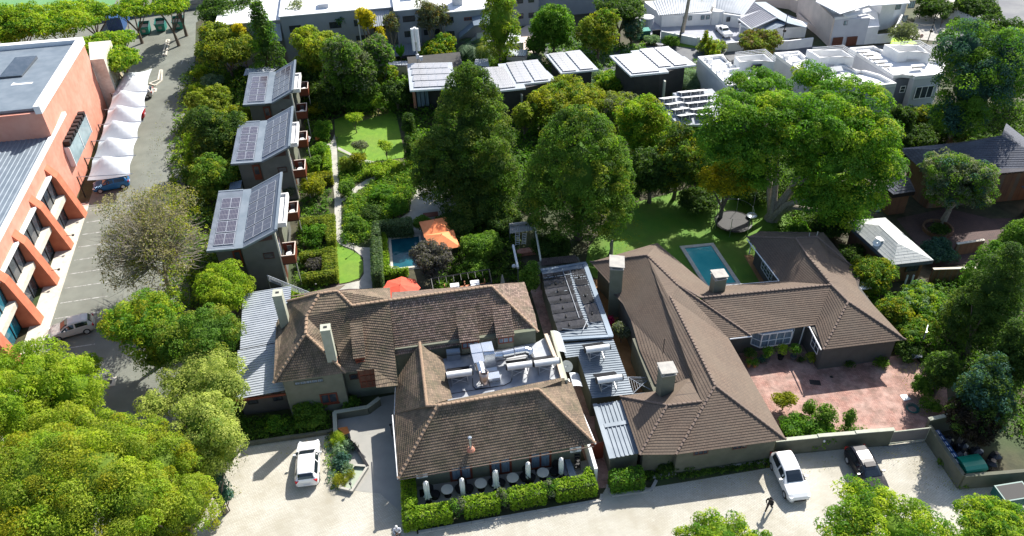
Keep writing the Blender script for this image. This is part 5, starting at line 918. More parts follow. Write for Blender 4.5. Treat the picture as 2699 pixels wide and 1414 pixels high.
# shade-cloth carports
sp = [(-37.0,88.5), (-37.2,92.6), (-37.4,96.6), (-37.6,100.7), (-37.8,104.7), (-37.9,109.2)]
frn = [(-31.3,87.0), (-31.7,91.2), (-32.0,95.5), (-32.3,99.6), (-32.5,103.6), (-33.0,108.0), (-33.6,115.3)]
bck = [(-36.0,86.9), (-36.4,91.3), (-36.6,95.6), (-36.9,99.9), (-37.2,103.8), (-37.5,108.1), (-37.9,113.5)]
ords = ('first, nearest', 'second nearest', 'third nearest', 'fourth nearest', 'fifth nearest', 'farthest')
for i in range(6):
 t = thing('shade_carport', '%s of the white tensioned shade carports along the orange wall' % ords[i], 'carport', (-34, bck[i][1] + 2,0), 'white shade-cloth carports')
 a, b, c, d = Vector((*bck[i], 2.25)), Vector((*frn[i], 2.35)), Vector((*frn[i + 1], 2.35)), Vector((*bck[i + 1], 2.25)); ap_ = (a * .30 + b * .22 + c * .22 + d * .26); ap_.z = 3.5
 N = 10; v = []
 for j in range(N + 1):
  for k in range(N + 1):
   u, w_ = k / N, j / N; p = a.lerp(b, u).lerp(d.lerp(c, u), w_); du = u - .42; dv = w_ - .5; R_ = max(abs(du) / (.42 if du < 0 else .58), abs(dv) / .5)
   p.z += 1.75 * max(0,1 - R_) ** 1.35 - .16 * math.sin(math.pi * u) * (1 if w_ in (0,1) else .0); s = .12 * math.sin(math.pi * w_) if k in (0, N) else 0; p.x += s if k == 0 else -s * 2; v.append(p)
 mb = MB(); mb.add(v, [(j * (N + 1) + k, j * (N + 1) + k + 1, (j + 1) * (N + 1) + k + 1, (j + 1) * (N + 1) + k) for j in range(N) for k in range(N)]); mb.build('canopy', 'shade_cloth', t, smooth=True)
 y = sp[i][1] - 1.4; mb = MB(); mb.tube((-37.0 - .2 * i / 2, y, 0), (-37.0 - .2 * i / 2, y, 2.75), .07); mb.build('post', 'black_metal', t); mb = MB(); mb.tube((-37.0 - .1 * i, y, 2.7), (frn[i][0] + .3, frn[i][1] - .05,2.45), .045); mb.build('beam', 'steel', t)
# kerb islands
for (pts, lb) in ([[(-34.35,125.19), (-34.61,130.71), (-34.23,130.63), (-33.84,124.83)], 'narrow kerbed island in the far car park'], [[(-34.68,115.54), (-33.62,116.37), (-33.87,119.73), (-33.58,119.66), (-33.1,116.04), (-33.71,114.68)], 'kerbed planting island at the end of the carports']):
 kerb_run('kerb_island', lb, pts + [pts[0]], m='pale_stone')
mb = MB(); q = [(-34.43,114.11,0.05), (-33.35,113.87,0.05), (-33.29,112.74,0.05), (-34.42,112.99,0.05)]; mb.plate(q, .04); o = mb.build('manhole_surround', 'pale_stone'); tag(o, 'pale manhole surround near the far end of the carports', 'drain'); mb = MB(); q = [Vector(p) for p in q]; c = sum(q, Vector()) / 4; mb.plate([c.lerp(p, .5) + Vector((0,0, .01)) for p in q], .01); mb.build('cover', 'dark_pavers', o)
mb = MB(); q = [(-28.72,56.48,0.05), (-27.5,56.54,0.05), (-27.43,55.43,0.05), (-28.64,55.41,0.05)]; mb.plate(q, .04); o = mb.build('manhole_surround', 'pale_stone'); tag(o, 'pale square surround of the storm drain in the near car park', 'drain'); mb = MB(); q = [Vector(p) for p in q]; c = sum(q, Vector()) / 4; mb.plate([c.lerp(p, .45) + Vector((0,0, .01)) for p in q], .01); mb.build('cover', 'grey_wall', o)
# ---------------- apartment block ----------------
AP = thing('apartment_block', 'long three-storey blue-grey apartment block with a white flat roof', 'apartment block', (0,120,0))
secs = [(-24,-15.1,116.6,7.2), (-15.1,-3.2,115.6,8.0), (-3.2, .6,118.0,7.0), (.6,4.0,115.2,7.5), (4.0,6.95,116.2,7.0), (6.95,13.4,115.2,6.6), (13.4,16.5,118.2,6.2)]
for k, (x0, x1, y, z) in enumerate(secs):
 mb = MB(); mb.box(x0 + .01, y, 0, x1 - .01,140, z - .12 - .01 * k); mb.build('wall', 'blue_grey_wall', AP); mb = MB(); mb.box(x0 - .1, y - .15, z - .11, x1 + .1 - .21,160, z + .01 * k); mb.build('roof', 'white_roof', AP)
def aw(x0, x1, z0, z1, y, nx=2, f='black_metal', fw=.1, o=AP): window(o, x0, x1, z0, z1, y, nx=nx, frame=f, fw=fw, depth=.04)
for x in (-14.1,-8.6,-5.2):
 for z in (5.6,3.3,1.0): aw(x, x + 1.6, z, z + .9,115.6)
for z in (5.7,3.5,1.2): aw(1.6,3.3, z, z + .85,115.2,3)
for z in (5.4,3.3): aw(-2.6,-1.0, z, z + 1.0,118.0, f='red_timber')
for z in (3.1,): aw(4.4,5.3, z, z + .8,116.2); aw(5.8,6.7, z, z + .8,116.2)
for z in (5.0,2.9, .9): aw(7.6,8.7, z, z + .85,115.2)
aw(10.2,11.4,5.1,5.6,115.2,3, 'red_timber')
mb = MB(); mb.add([(9.2,115.19,0), (13.9,115.19,0), (13.9,113.5,0), (9.2,113.5,0)], [(0,1,2,3)]); 
mb = MB(); mb.box(11.7,113.3,0,13.9,115.18,2.0); mb.box(11.7,113.3,2.9,13.9,113.45,3.9); mb.box(11.7,113.3,2.7,13.9,115.18,2.9); mb.box(13.7,113.46,2.9,13.9,115.18,5.0); mb.build('stair_tower', 'pale_grey_wall', AP, kind='stuff')
mb = MB(); mb.plate([(11.3,113.0,5.2), (14.0,113.0,5.3), (14.0,115.1,5.9), (11.3,115.1,5.6)], .15); mb.build('stair_roof', 'blue_sheet', AP); mb = MB(); mb.plate([(9.2,113.2,3.5), (11.4,113.2,5.1), (11.4,114.6,5.2), (9.2,114.6,3.6)], .15); mb.build('stair_roof', 'blue_sheet', AP)
mb = MB(); mb.prism([(9.3,113.3), (11.6,113.3), (11.6,113.5), (9.3,113.5)], 0,0, ztop=[1.9,3.5,3.5,1.9]); mb.build('stair_wall', 'blue_grey_wall', AP)
mb = MB(); ribbed(mb, (-3.1,115.6,5.3), (-.1,115.6,5.3), (-.1,118,6.6), (-3.1,118,6.6), .3, .05); mb.build('awning', 'pale_sheet', AP); mb = MB(); ribbed(mb, (-17.6,114.8,4.8), (-15.3,114.8,4.8), (-15.3,116.5,6.6), (-17.6,116.5,6.6), .3, .05); mb.build('awning', 'pale_sheet', AP)
mb = MB(); ribbed(mb, (-.6,112.6,1.9), (3.8,112.6,1.9), (3.8,115.1,2.5), (-.6,115.1,2.5), .25, .05); mb.build('awning', 'grey_sheet', AP)
for (x, y, s) in ((-9.8,117,1.4), (-5.6,121.5,1.3), (2.3,119,1.5), (8.9,117,1.4), (-13,124,1.6), (5.0,126,1.2)): mb = MB(); mb.box(x, y, 6.3, x + s, y + 1.6,8.6); mb.build('roof_box', 'pale_grey_wall', AP)
mb = MB(); mb.tube((-4.6,115.5,0), (-4.6,115.5,7.6), .09); mb.build('downpipe', 'white_paint', AP)
B2 = thing('apartment_block', 'second grey apartment block partly cut off behind the rounded green tree', 'apartment block', (26,128,0)); mb = MB(); mb.box(18.4,123.5,0,22.5,150,8.5); mb.build('wall', 'blue_grey_wall', B2); mb = MB(); mb.box(22.5,126,0,36,150,8.2); mb.build('wall', 'blue_grey_wall', B2)
for x in (19.2,20.9): 
 for z in (1.2,3.6,6.0): window(B2, x, x + .9, z, z + .8,123.5, nx=2, frame='black_metal', fw=.08)
for x in (24,26.5,29): 
 for z in (3.6,6.0): window(B2, x, x + 1.2, z, z + .8,126, nx=2, frame='black_metal', fw=.08)
B3 = thing('low_grey_annex', 'low grey annex wall right of the apartment stair tower', 'annex', (17,113,0)); mb = MB(); mb.box(14.6,112.3,0,18.2,116,2.3); mb.build('wall', 'pale_grey_wall', B3); window(B3,16.6,17.6,1.0,1.8,112.3, frame='dark_timber', fw=.06)
for q, lb in (([(15.11,108.06,2.5), (17.64,107.38,2.5), (18.3,109.28,2.5), (15.85,110.09,2.5)], 'flat pale roof of a small outbuilding by the driveway'), ([(10.39,106.55,2.2), (12.39,105.73,2.2), (12.51,108.35,2.2), (10.8,108.55,2.2)], 'ribbed pale roof glimpsed below the palm'), ([(-1.35,109.41,2.2), (1.29,108.81,2.2), (2.09,109.96,2.2), (-1.3,110.54,2.2)], 'bright ribbed roof left of the phone mast')):
 t = thing('low_roof', lb, 'outbuilding', q[0]); mb = MB(); ribbed(mb, *q, .3, .05); mb.build('roof', 'pale_sheet', t); mb = MB(); mb.prism([(Vector(p[:2] + (0,)) * 1.0)[:2] for p in q], 0, q[0][2] - .2); mb.build('wall', 'beige_wall', t)
# ---------------- white house with sheet roof ----------------
WH = thing('white_house', 'white single-storey house with pale ribbed and slate roofs round a paved yard', 'house', (48,115,0))
f = 1.9
mb = MB(); mb.prism([(40.47,118.19,0)[:2], (47.91,117.22,0)[:2], (49,124), (39.3,124)], 0, f); mb.build('wall', 'white_wall', WH)
mb = MB(); mb.prism([(49.65,116.55,0)[:2], (51.7,115.15,0)[:2], (55,124), (48,124)], 0, f); mb.build('wall', 'white_wall', WH)
mb = MB(); ribbed(mb, (39.89,118.05,2), (47.79,117.67,2), (49.61,120.25,3.3), (39.72,121.45,2.9), .32, .06); mb.build('roof', 'pale_sheet', WH)
mb = MB(); ribbed(mb, (48.67,117.78,2), (52.27,115.18,2), (55.63,118.51,3.3), (49.6,120.54,3.3), .32, .06); mb.build('roof', 'pale_sheet', WH)
mb = MB(); mb.prism([(47.99,117.2,0)[:2], (48.96,116.71,0)[:2], (49.74,116.92,0)[:2], (48.55,118.27,0)[:2]], 0,2.2); mb.build('wall', 'white_wall', WH)
mb = MB(); p = (48.36,117.12,0); mb.obox((p[0] + .5, p[1] - .18, .9), (.75, .08,1.6), -.3); mb.build('door', 'brown_door', WH)
for x in (43.6,44.4,46.3,47.1): window(WH, x, x + .55,1.0,1.6,117.6 - (x - 43) * .09, nx=1, nz=2, frame='black_metal', fw=.06, pane='bright_glass')
window(WH, 49.8,50.4, .9,1.6,115.9, nx=1, frame='black_metal', fw=.06); window(WH, 51.5,52.1, .8,1.5,115.2, nx=1, frame='black_metal', fw=.06)
g1, g2, g3, g4 = (50.85,114.06,1.9), (51.32,110.19,1.9), (55.47,111.04,2.9), (54.9,114.57,2.9)
mb = MB(); tiled(mb, [g1, g2, g3, g4], .3, .03); tiled(mb, [(52.37,115.41,1.9), (54.85,114.59,2.9), (54.33,117.16,3)], .3, .03); mb.build('roof', 'grey_tiles', WH)
mb = MB(); mb.plate([(54.46,117.22,3), (55.47,111.04,2.9), (56.53,109.33,2.7), (59.41,108.86,1.9), (58.42,113.97,1.9), (57.37,119.55,1.9)], .1); tiled(mb, [(53.36,110.41,1.9), (53.77,109.31,1.7), (56.83,109.51,2.6), (55.97,111.36,2.6)], .3, .03); mb.build('roof', 'blue_sheet', WH, kind='stuff')
mb = MB(); mb.prism([(50.71,112.83,0)[:2], (51.54,110.41,0)[:2], (59.77,109.85,0)[:2], (60.42,111.07,0)[:2], (56.5,116.39,0)[:2], (52.87,115.4,0)[:2]], 0,1.7); mb.build('wall', 'white_wall', WH)
mb = MB(); a = Vector((50.74,112.37,1.45)); b = Vector((51.25,110.49,1.45)); d = Vector((-.03,-.03,0)); mb.add([a + d, b + d, Vector((b.x, b.y, .1)) + d, Vector((a.x, a.y, .1)) + d], [(0,1,2,3)]); mb.build('garage_door', 'grey_sheet', WH)
mb = MB(); 
for p, q in ((g1, g2), (g2, g3), (g3, g4)): mb.tube(Vector(p) + Vector((0,0, .05)), Vector(q) + Vector((0,0, .05)), .1)
mb.build('verge_trim', 'white_paint', WH, kind='stuff')
# street wall with gates
SW_ = thing('street_wall', 'long white boundary wall with gate openings in front of the white house', 'wall', (46,109,0))
pts = [(39.14,114.03), (43.42,110.47)]; 
def wallseg(t, pts, h, w=.2, m='white_wall'):
 for i in range(len(pts) - 1): a = Vector((*pts[i], 0)); b = Vector((*pts[i + 1], 0)); c = (a + b) / 2; mb = MB(); mb.obox((c.x, c.y, h / 2), ((b - a).length, w, h), math.atan2((b - a).y, (b - a).x)); mb.build('wall_section', m, t)
wallseg(SW_, [(39.14,114.03), (43.38,110.53)], 1.25); wallseg(SW_, [(45.74,108.51), (46.34,108.21)], 1.4); wallseg(SW_, [(46.99,107.75), (49.67,107.72)], 1.35); wallseg(SW_, [(49.67,107.72), (55.5,106.5), (59.37,106.67)], 1.35)
for p in ((43.52,110.33), (45.65,108.53)): mb = MB(); mb.box(p[0] - .2, p[1] - .2,0, p[0] + .2, p[1] + .2,1.5); mb.build('gate_pillar', 'white_wall', SW_)
t = thing('driveway_gate', 'wide black slatted driveway gate in the white street wall', 'gate', (44.82,109.79) + (0,)); a = Vector((*(43.74,110.23), .75)); b = Vector((*(45.61,108.7), .75)); c = (a + b) / 2; g = math.atan2((b - a).y, (b - a).x)
mb = MB(); mb.obox((c.x, c.y, .72), ((b - a).length, .08, .65), g); mb.build('panel', 'black_plastic', t); mb = MB(); mb.obox((c.x, c.y, .25), ((b - a).length, .07, .28), g); mb.build('lower_panel', 'beige_wall', t)
t = thing('pedestrian_gate', 'narrow black pedestrian gate right of the driveway gate', 'gate', (46.65,107.95) + (0,)); p = (46.68,108.01); mb = MB(); mb.obox((p[0], p[1], .72), (.6, .06, .8), -.1); mb.build('panel', 'black_plastic', t); mb = MB(); mb.obox((p[0], p[1], .15), (.6, .05, .28), -.1); mb.build('lower_panel', 'pale_grey_wall', t)
# water tanks, dark gate, green bin
for (x, y, r, hh, n) in ((32.6 + 4.6,116.5, .95,1.9, 'tallest'), (35.0,116.2, .8,1.3, 'rear left'), (35.9,114.6, .75,1.4, 'front')):
 p = {'tallest': (38.19,118.07,0), 'rear left': (37.21,119.08,0), 'front': (37.18,118.04,0)}[n]; t = thing('water_tank', n + ' grey corrugated water tank beside the white house', 'water tank', p, 'grey rainwater tanks'); mb = MB(); prof = []
 for k in range(9): prof += [(r, hh * k / 9), (r * .965, hh * (k + .5) / 9)]
 mb.lathe(prof + [(r, hh)], p, 18); mb.build('tank', 'blue_grey_wall', t); mb = MB(); mb.lathe([(r * 1.02, hh), (r * .6, hh + .18), (.15, hh + .25)], (p[0], p[1], .001), 18); mb.build('lid', 'white_roof', t)
t = thing('green_dumpster', 'green dumpster among shrubs by the street', 'dumpster', (36.7,114.35,0)); a, b = (35.72,114.57,0), (37.64,114.38,0); mb = MB(); mb.box(a[0], a[1] - .1, .1, b[0], a[1] + 1.2,1.2); mb.build('body', 'dark_green_paint', t); mb = MB(); mb.box(a[0] - .03, a[1] - .13,1.2, b[0] + .03, a[1] + 1.23,1.28); mb.build('lid', 'teal_paint', t)
t = thing('dark_gate', 'tall dark mesh gate beside the water tanks', 'gate', (38.44,113.94,0)); a, b = (37.78,113.97,0), (39,113.56,0); mb = MB(); mb.box(a[0], a[1], 0, b[0], a[1] + .1,1.5); mb.build('panel', 'black_plastic', t)
# ---------------- white double-storey houses ----------------
DH = thing('double_storey_house', 'white double-storey house with two dark red garage doors', 'house', (66,110,0))
a = (61.86,106.2); b = (66.81,105.61)
mb = MB(); mb.prism([a, b, (69.0,113), (62.5,114.5)], 0,4.0, ztop=None); mb.build('wall', 'pale_grey_wall', DH)
mb = MB(); mb.prism([(62.6,108.2), (65.6,107.9), (67.2,120), (62.5,121)], 4.0,5.2); mb.build('wall', 'white_wall', DH)
mb = MB(); mb.plate([(60.46,110.03,5.3), (61.75,105.02,5.3), (66.71,106.39,5.6), (66.85,110.13,5.6), (62.12,112.08,5.3)], .12); mb.build('roof', 'white_roof', DH)
mb = MB(); mb.plate([(62.89,106.13,4.7), (63.3,105.68,4.5), (67.57,106.83,4.5), (67.26,107.3,4.8)], .2); mb.build('roof', 'white_roof', DH)
mb = MB(); mb.box(a[0] - .1, a[1] - .1,4.0, a[0] + 3.2, a[1] + .12,4.35); mb.build('parapet', 'white_wall', DH)
mb = MB(); mb.prism([(a[0] - .25, a[1]), (a[0] - .02, a[1]), (62.4,118), (62.0,118)], 0,4.2); mb.build('side_wall', 'beige_wall', DH)
for u, v in (((523,592), (672,588)), ((705,582), (860,577))): p, q = (61.98,106.25), 0; 
for (p, q) in (((62.05,106.21,0), (63.55,106,0)), ((64.1,106.04,0), (65.66,105.82,0))): mb = MB(); yy = min(p[1], q[1]); mb.box(p[0], yy - .12,0, q[0], yy - .02,1.35); mb.build('garage_door', 'brown_door', DH)
p = (63.18,107.01,3); window(DH, 63.2,64.2,3.1,3.75,106.02, frame='black_metal', fw=.05, pane='bright_glass')
mb = MB(); mb.prism([b, (68.55,105.62), (71.5,112), (68.8,112)], 0,2.6); mb.build('wall', 'white_wall', DH); mb = MB(); p = (67.59,105.84); mb.box(p[0] - .45, p[1] - .12,0, p[0] + .0, p[1] - .02,1.9); mb.box(p[0] + .25, p[1] - .2,0, p[0] + .7, p[1] - .1,1.9); mb.build('door', 'black_metal', DH, kind='stuff')
D2 = thing('double_storey_house', 'white double-storey house with tall windows at the corner by the street', 'house', (75,118,0)); mb = MB(); mb.prism([(70.77,109.64), (73.23,110.09), (77.02,113.11), (80,128), (70,128)], 0,4.6); mb.build('wall', 'white_wall', D2); mb = MB(); mb.plate([(67.62,107.7,4.9), (73.53,107.33,4.9), (74.04,109.46,5.2), (67.63,111.01,5.2)], .15); mb.build('roof', 'white_roof', D2)
for (x0, x1, z0, z1) in ((1225,1290,165,80), (1350,1435,155,70), (1310,1370,320,250)):
 p = [(73.02,109.69,0)]; 
y = (73.23,110.09)[1] - .1
for x0, x1, z0, z1 in ((73.2,74.0,2.9,4.0), (75.1,76.2,2.9,4.0), (74.8,75.6, .8,1.9)): window(D2, x0, x1, z0, z1, y, nx=3, frame='black_metal', fw=.07, pane='bright_glass')
W3 = thing('garden_wall', 'low white wall with numbered plaque at the corner house', 'wall', (73,106,0)); wallseg(W3, [(68.44,105.64), (70.78,105.51), (75.6,111.47)], 1.35)
W4 = thing('garden_wall', 'tall beige garden wall running back beside the double-storey house', 'wall', (58,112,0)); wallseg(W4, [(62.83,108.62), (63.53,114.32), (61.91,120.35), (54.5,126)], 1.9, .25, 'beige_wall'); W5 = thing('garden_wall', 'lower beige wall with panels beside the white house gable', 'wall', (57,110,0)); wallseg(W5, [(62.11,107.11), (61.58,113.87), (61.56,116.63)], .9, .2, 'beige_wall')
W6 = thing('garden_wall', 'white street wall behind clipped round topiary trees', 'wall', (93,112,0)); wallseg(W6, [(83.17,112.74), (85.34,105.65), (106,96)], 1.6); 
# ---------------- flat-roofed townhouses ----------------
def townhouse(lab, poly, h, loc):
 t = thing('flat_roofed_townhouse', lab, 'townhouse', loc, 'white flat-roofed townhouses'); q = [p[:2] for p in poly]; mb = MB(); mb.prism(q, 0, h - .45); mb.build('wall', 'pale_grey_wall', t); mb = MB(); mb.prism(shrink(q, .02), h - .44, h - .4); mb.build('roof', 'white_roof', t)
 inn = shrink(q, .3)
 for k in range(len(q)): a, b, c, d = q[k], q[(k + 1) % len(q)], inn[(k + 1) % len(q)], inn[k]; mb = MB(); mb.prism([a, b, c, d], h - .39, h); mb.build('parapet', 'white_wall', t)
 return t
h = 5.0
TA = townhouse('leftmost flat-roofed townhouse with pergola beams on its terrace', [(39.29,88.42,5), (41.09,88.15,5), (44.55,91.06,5), (41.56,93.48,5), (41.83,96.89,5), (38.43,96.9,5)], 5.0, (42,93,0))
TB = townhouse('middle flat-roofed townhouse behind the giant spreading tree', [(49.32,89.98,5), (50.39,86.4,5), (56.47,84.5,5), (59.08,84.59,5), (58.35,87.1,5), (57.07,88.66,5), (56,88.62,5), (55.59,90.44,5), (51.47,92.41,5), (51.78,93.54,5), (51.58,95.68,5), (48.31,95.81,5)], 5.0, (54,90,0))
TC = townhouse('rightmost flat-roofed townhouse with a large white-framed corner window', [(59.77,86.58,5), (61.89,86.44,5), (62.11,85.75,5), (65.39,85.65,5), (67.97,88.65,5), (61.93,93.21,5), (61.54,94.96,5), (58.23,95.09,5)], 5.0, (64,90,0))
def terrace(t, q, h, lo):   # raised box with white coping and railings
 q = [p[:2] for p in q]; inn = shrink(q, .22)
 mb = MB(); mb.prism(inn, lo, lo + .3); mb.build('terrace_floor', 'white_roof', t)
 for k in range(len(q)): a, b, c, d = q[k], q[(k + 1) % len(q)], inn[(k + 1) % len(q)], inn[k]; mb = MB(); mb.prism([a, b, c, d], lo - .1, h); mb.build('terrace_wall', 'white_wall', t)
def rails(t, pts):
 for k in range(len(pts) - 1):
  for z in (.15, .35, .55): mb = MB(); mb.tube(Vector(pts[k]) + Vector((0,0, z)), Vector(pts[k + 1]) + Vector((0,0, z)), .04); mb.build('handrail', 'white_paint', t)
terrace(TA, [(42.12,92.2,6), (44.63,92.22,6), (46.29,91.25,6), (45.99,93.85,6), (42.09,93.84,6)], 6.0,4.7); rails(TA, [(42.09,93.84,6), (46.01,93.91,6), (46.35,91.24,6)])
terrace(TB, [(52.15,91.18,6), (54.63,91.12,6), (56.28,90.3,6), (55.91,92.79,6), (51.62,93.78,6)], 6.0,4.7); rails(TB, [(51.91,92.95,6), (55.94,92.84,6), (56.34,90.28,6)])
terrace(TC, [(62.28,90.47,6), (64.72,90.4,6), (65.81,89.15,6), (65.78,91.9,6), (61.72,93.06,6)], 6.0,4.7); rails(TC, [(62.11,92.13,6), (65.76,92,6), (66.17,89.07,6)])
for t, L_ in ((TA, ((200,240,400,218), (250,290,480,268), (340,360,500,345))), (TB, ((960,145,1110,122), (1010,200,1170,180))), (TC, ())):
 for (x0, y0, x1, y1) in L_: pass
def beamrow(t, a, b, n=4):
 a = Vector(a); b = Vector(b); mb = MB(); mb.tube(a, b, .09, n=4); mb.build('pergola_beam', 'white_paint', t)
 for k in range(n): p = a.lerp(b, (k + .3) / n); mb = MB(); mb.box(p.x - .06, p.y - .06,4.6, p.x + .06, p.y + .06, p.z); mb.build('pergola_post', 'white_paint', t)
for a, b in (((38.76,93.31,5.4), (41.53,93.36,5.4)), ((38.82,91.64,5.4), (42.01,91.7,5.4)), ((39.21,89.72,5.4), (41.36,89.66,5.4))): beamrow(TA, a, b)
for a, b in (((48.61,93.68,5.4), (51.11,93.87,5.4)), ((48.93,91.97,5.4), (51.1,92.07,5.4))): beamrow(TB, a, b, 3)
def slabs(t, pts):
 for p in pts: mb = MB(); mb.obox((p[0], p[1], p[2]), (1.6, .5, .1), -.06); mb.build('roof_panel', 'white_roof', t); mb = MB(); mb.obox((p[0], p[1] + .1, p[2] - .25), (1.3, .1, .3)); mb.build('support', 'kerb_concrete', t)
slabs(TC, ((59.42,93.56,5.1), (59.73,92.57,5.1), (59.89,91.32,5.1), (60,90.25,5.1), (60.1,89.2,5.1), (63.68,88.03,5.2)))
for p in ((39.29,95.79,5), (39.4,95.16,5), (49.21,94.13,5)): mb = MB(); mb.obox((p[0], p[1], 5.0), (.6, .4, .7)); mb.build('condenser', 'white_paint', TA if p[0] < 45 else TB)
p = (53.87,89.67,4.8); mb = MB(); mb.obox((p[0], p[1], 5.0), (1.5, .8, .08), M=Matrix.Rotation(.4,3, 'X')); mb.build('collector', 'grey_sheet', TB)
y = min((59.77,86.58,5)[1], 86.0) - .08
window(TC, 62.6,65.0,1.9,3.6, (62.11,85.75,5)[1] - .12, nx=3, nz=1, frame='white_paint', fw=.1)
mb = MB(); mb.box(60.1, (59.77,86.58,5)[1] - .16,1.0,62.0, (59.77,86.58,5)[1] - .06,4.5); mb.build('dark_panel', 'dark_grey_wall', TC)
window(TC, 61.0,61.7,2.6,3.5, (59.77,86.58,5)[1] - .18, nx=1, nz=2); 
window(TA, 43.6,45.2,5.0 - .1,5.6, (44.63,92.22,6)[1] - .3, nx=4, frame='black_metal', fw=.05)
# ---------------- brick house and white hip roof outbuilding ----------------
OBD = thing('outbuilding', 'brick outbuilding with a sunlit pale tiled hip roof', 'outbuilding', (44,58,0)); z = 2.6
o1, o2, o3, o4 = (42.09,62.48,2.6), (46.28,62.17,2.6), (47.26,54.97,2.6), (43.23,55.07,2.6); r1, r2 = (44.09,59.85,3.6), (44.43,56.87,3.6)
mb = MB()
for q in ([o1, o4, r2, r1], [o4, o3, r2], [o3, o2, r1, r2], [o2, o1, r1]): tiled(mb, q, .3, .015)
mb.build('roof', 'white_tiles', OBD)
mb = MB(); mb.prism([o1[:2], o4[:2], o3[:2], o2[:2]], 2.2,2.58); mb.build('fascia', 'dark_grey_wall', OBD); mb = MB(); mb.prism(shrink([o1[:2], o4[:2], o3[:2], o2[:2]], .5), 0,2.2); mb.build('wall', 'face_brick', OBD)
mb = MB(); mb.plate([(43.14,58.56,3.3), (43.63,58.57,3.3), (43.69,57.86,3.3), (43.19,57.87,3.3)], .1); mb.build('skylight', 'white_paint', OBD)
window(OBD, 45.0,46.3,1.2,1.9, o3[1] + .45, nx=3, frame='black_metal', fw=.05)
for x in (44.4,45.2): mb = MB(); p = (45.08,54.96,0.8) if x < 45 else (45.63,54.85,0.8); mb.tube((p[0], p[1], .1), (p[0] + .15, p[1] + .2,1.0), .09); tag(mb.build('white_pipe', 'white_paint'), ('left' if x < 45 else 'right') + ' of two short white pipes leaning at the brick wall', 'pipe', 'white pipes at the brick wall')
W7 = thing('garden_wall', 'low brick wall with pale coping below the brick paved yard', 'wall', (50,55,0))
def brickwall(t, a, b, h):
 a = Vector((*a, 0)); b = Vector((*b, 0)); c = (a + b) / 2; g = math.atan2((b - a).y, (b - a).x); mb = MB(); mb.obox((c.x, c.y, h / 2), ((b - a).length, .22, h), g); mb.build('wall_section', 'face_brick', t); mb = MB(); mb.obox((c.x, c.y, h + .03), ((b - a).length, .28, .06), g); mb.build('coping', 'pale_stone', t)
brickwall(W7, (47.44,54.86), (51.62,54.24), 1.6); W8 = thing('garden_wall', 'brick wall behind the dark bush at the yard edge', 'wall', (56,60,0)); brickwall(W8, (51.95,58.22), (54.88,58.3), 1.4)
BH = thing('brick_house', 'dark brick house with slate grey roofs behind the round planter tree', 'house', (52,68,0))
mb = MB(); e = [(52.28,71.42,4.4), (52.45,67.09,4.4), (52.83,65.17,4.4), (66.5,64.5,4.4), (66.5,74,4.4), (59.32,71.02,4.6)]; r_ = (53.95,68.18,6); r2 = (62,69,6.2); mb = MB(); mb.prism(shrink([p[:2] for p in e], 1.0), 0,3.5); mb.build('wall', 'face_brick', BH)
mb = MB()
for q in ([e[0], e[1], r_], [e[1], e[2], e[3], r2, r_], [e[0], r_, r2, e[5]], [e[3], e[4], r2]): tiled(mb, q, .3, .03)
mb.build('roof', 'slate_tiles', BH)
mb = MB(); a = [(48.52,67.08,2.9), (48.82,65.42,2.9), (51.26,65.48,2.9), (52.05,68.15,2.9), (50.87,68.93,2.9)]; pk = (50.73,66.83,3.9)
for k in range(4): tiled(mb, [a[k], a[k + 1], pk], .3, .03)
mb.build('roof', 'slate_tiles', BH); mb = MB(); mb.prism([p[:2] for p in a], 2.45,2.88); mb.build('fascia', 'black_metal', BH); mb = MB(); mb.prism(shrink([p[:2] for p in a], .35), 0,2.45); mb.build('wall', 'face_brick', BH)
window(BH, 47.4,48.2, .6,1.9, a[1][1] + .25, nx=1, nz=3, frame='black_metal', fw=.07, pane='bright_glass')
B4 = thing('brick_house', 'corner of a brick house with a dark roof at the far right edge', 'house', (64,58,0)); mb = MB(); mb.prism([(62.5,56.5), (74,55.5), (74,65), (63,63.5)], 0,2.6); mb.build('wall', 'face_brick', B4); mb = MB(); tiled(mb, [(62,56,2.7), (74.5,55,2.7), (74.5,60,4.8), (65,60.5,4.8)], .3, .03); tiled(mb, [(62,56,2.7), (65,60.5,4.8), (62.5,64.5,2.7)], .3, .03); mb.build('roof', 'slate_tiles', B4)
t = thing('round_planter', 'round brick ring planter around the grey-green tree', 'planter', (52.72,62.2,0)); p = (52.72,62.32,0); mb = MB(); mb.lathe([(1.5,0), (1.5, .4), (1.3, .4), (1.3, .1)], p, 20, cap=False); mb.build('ring', 'face_brick', t)
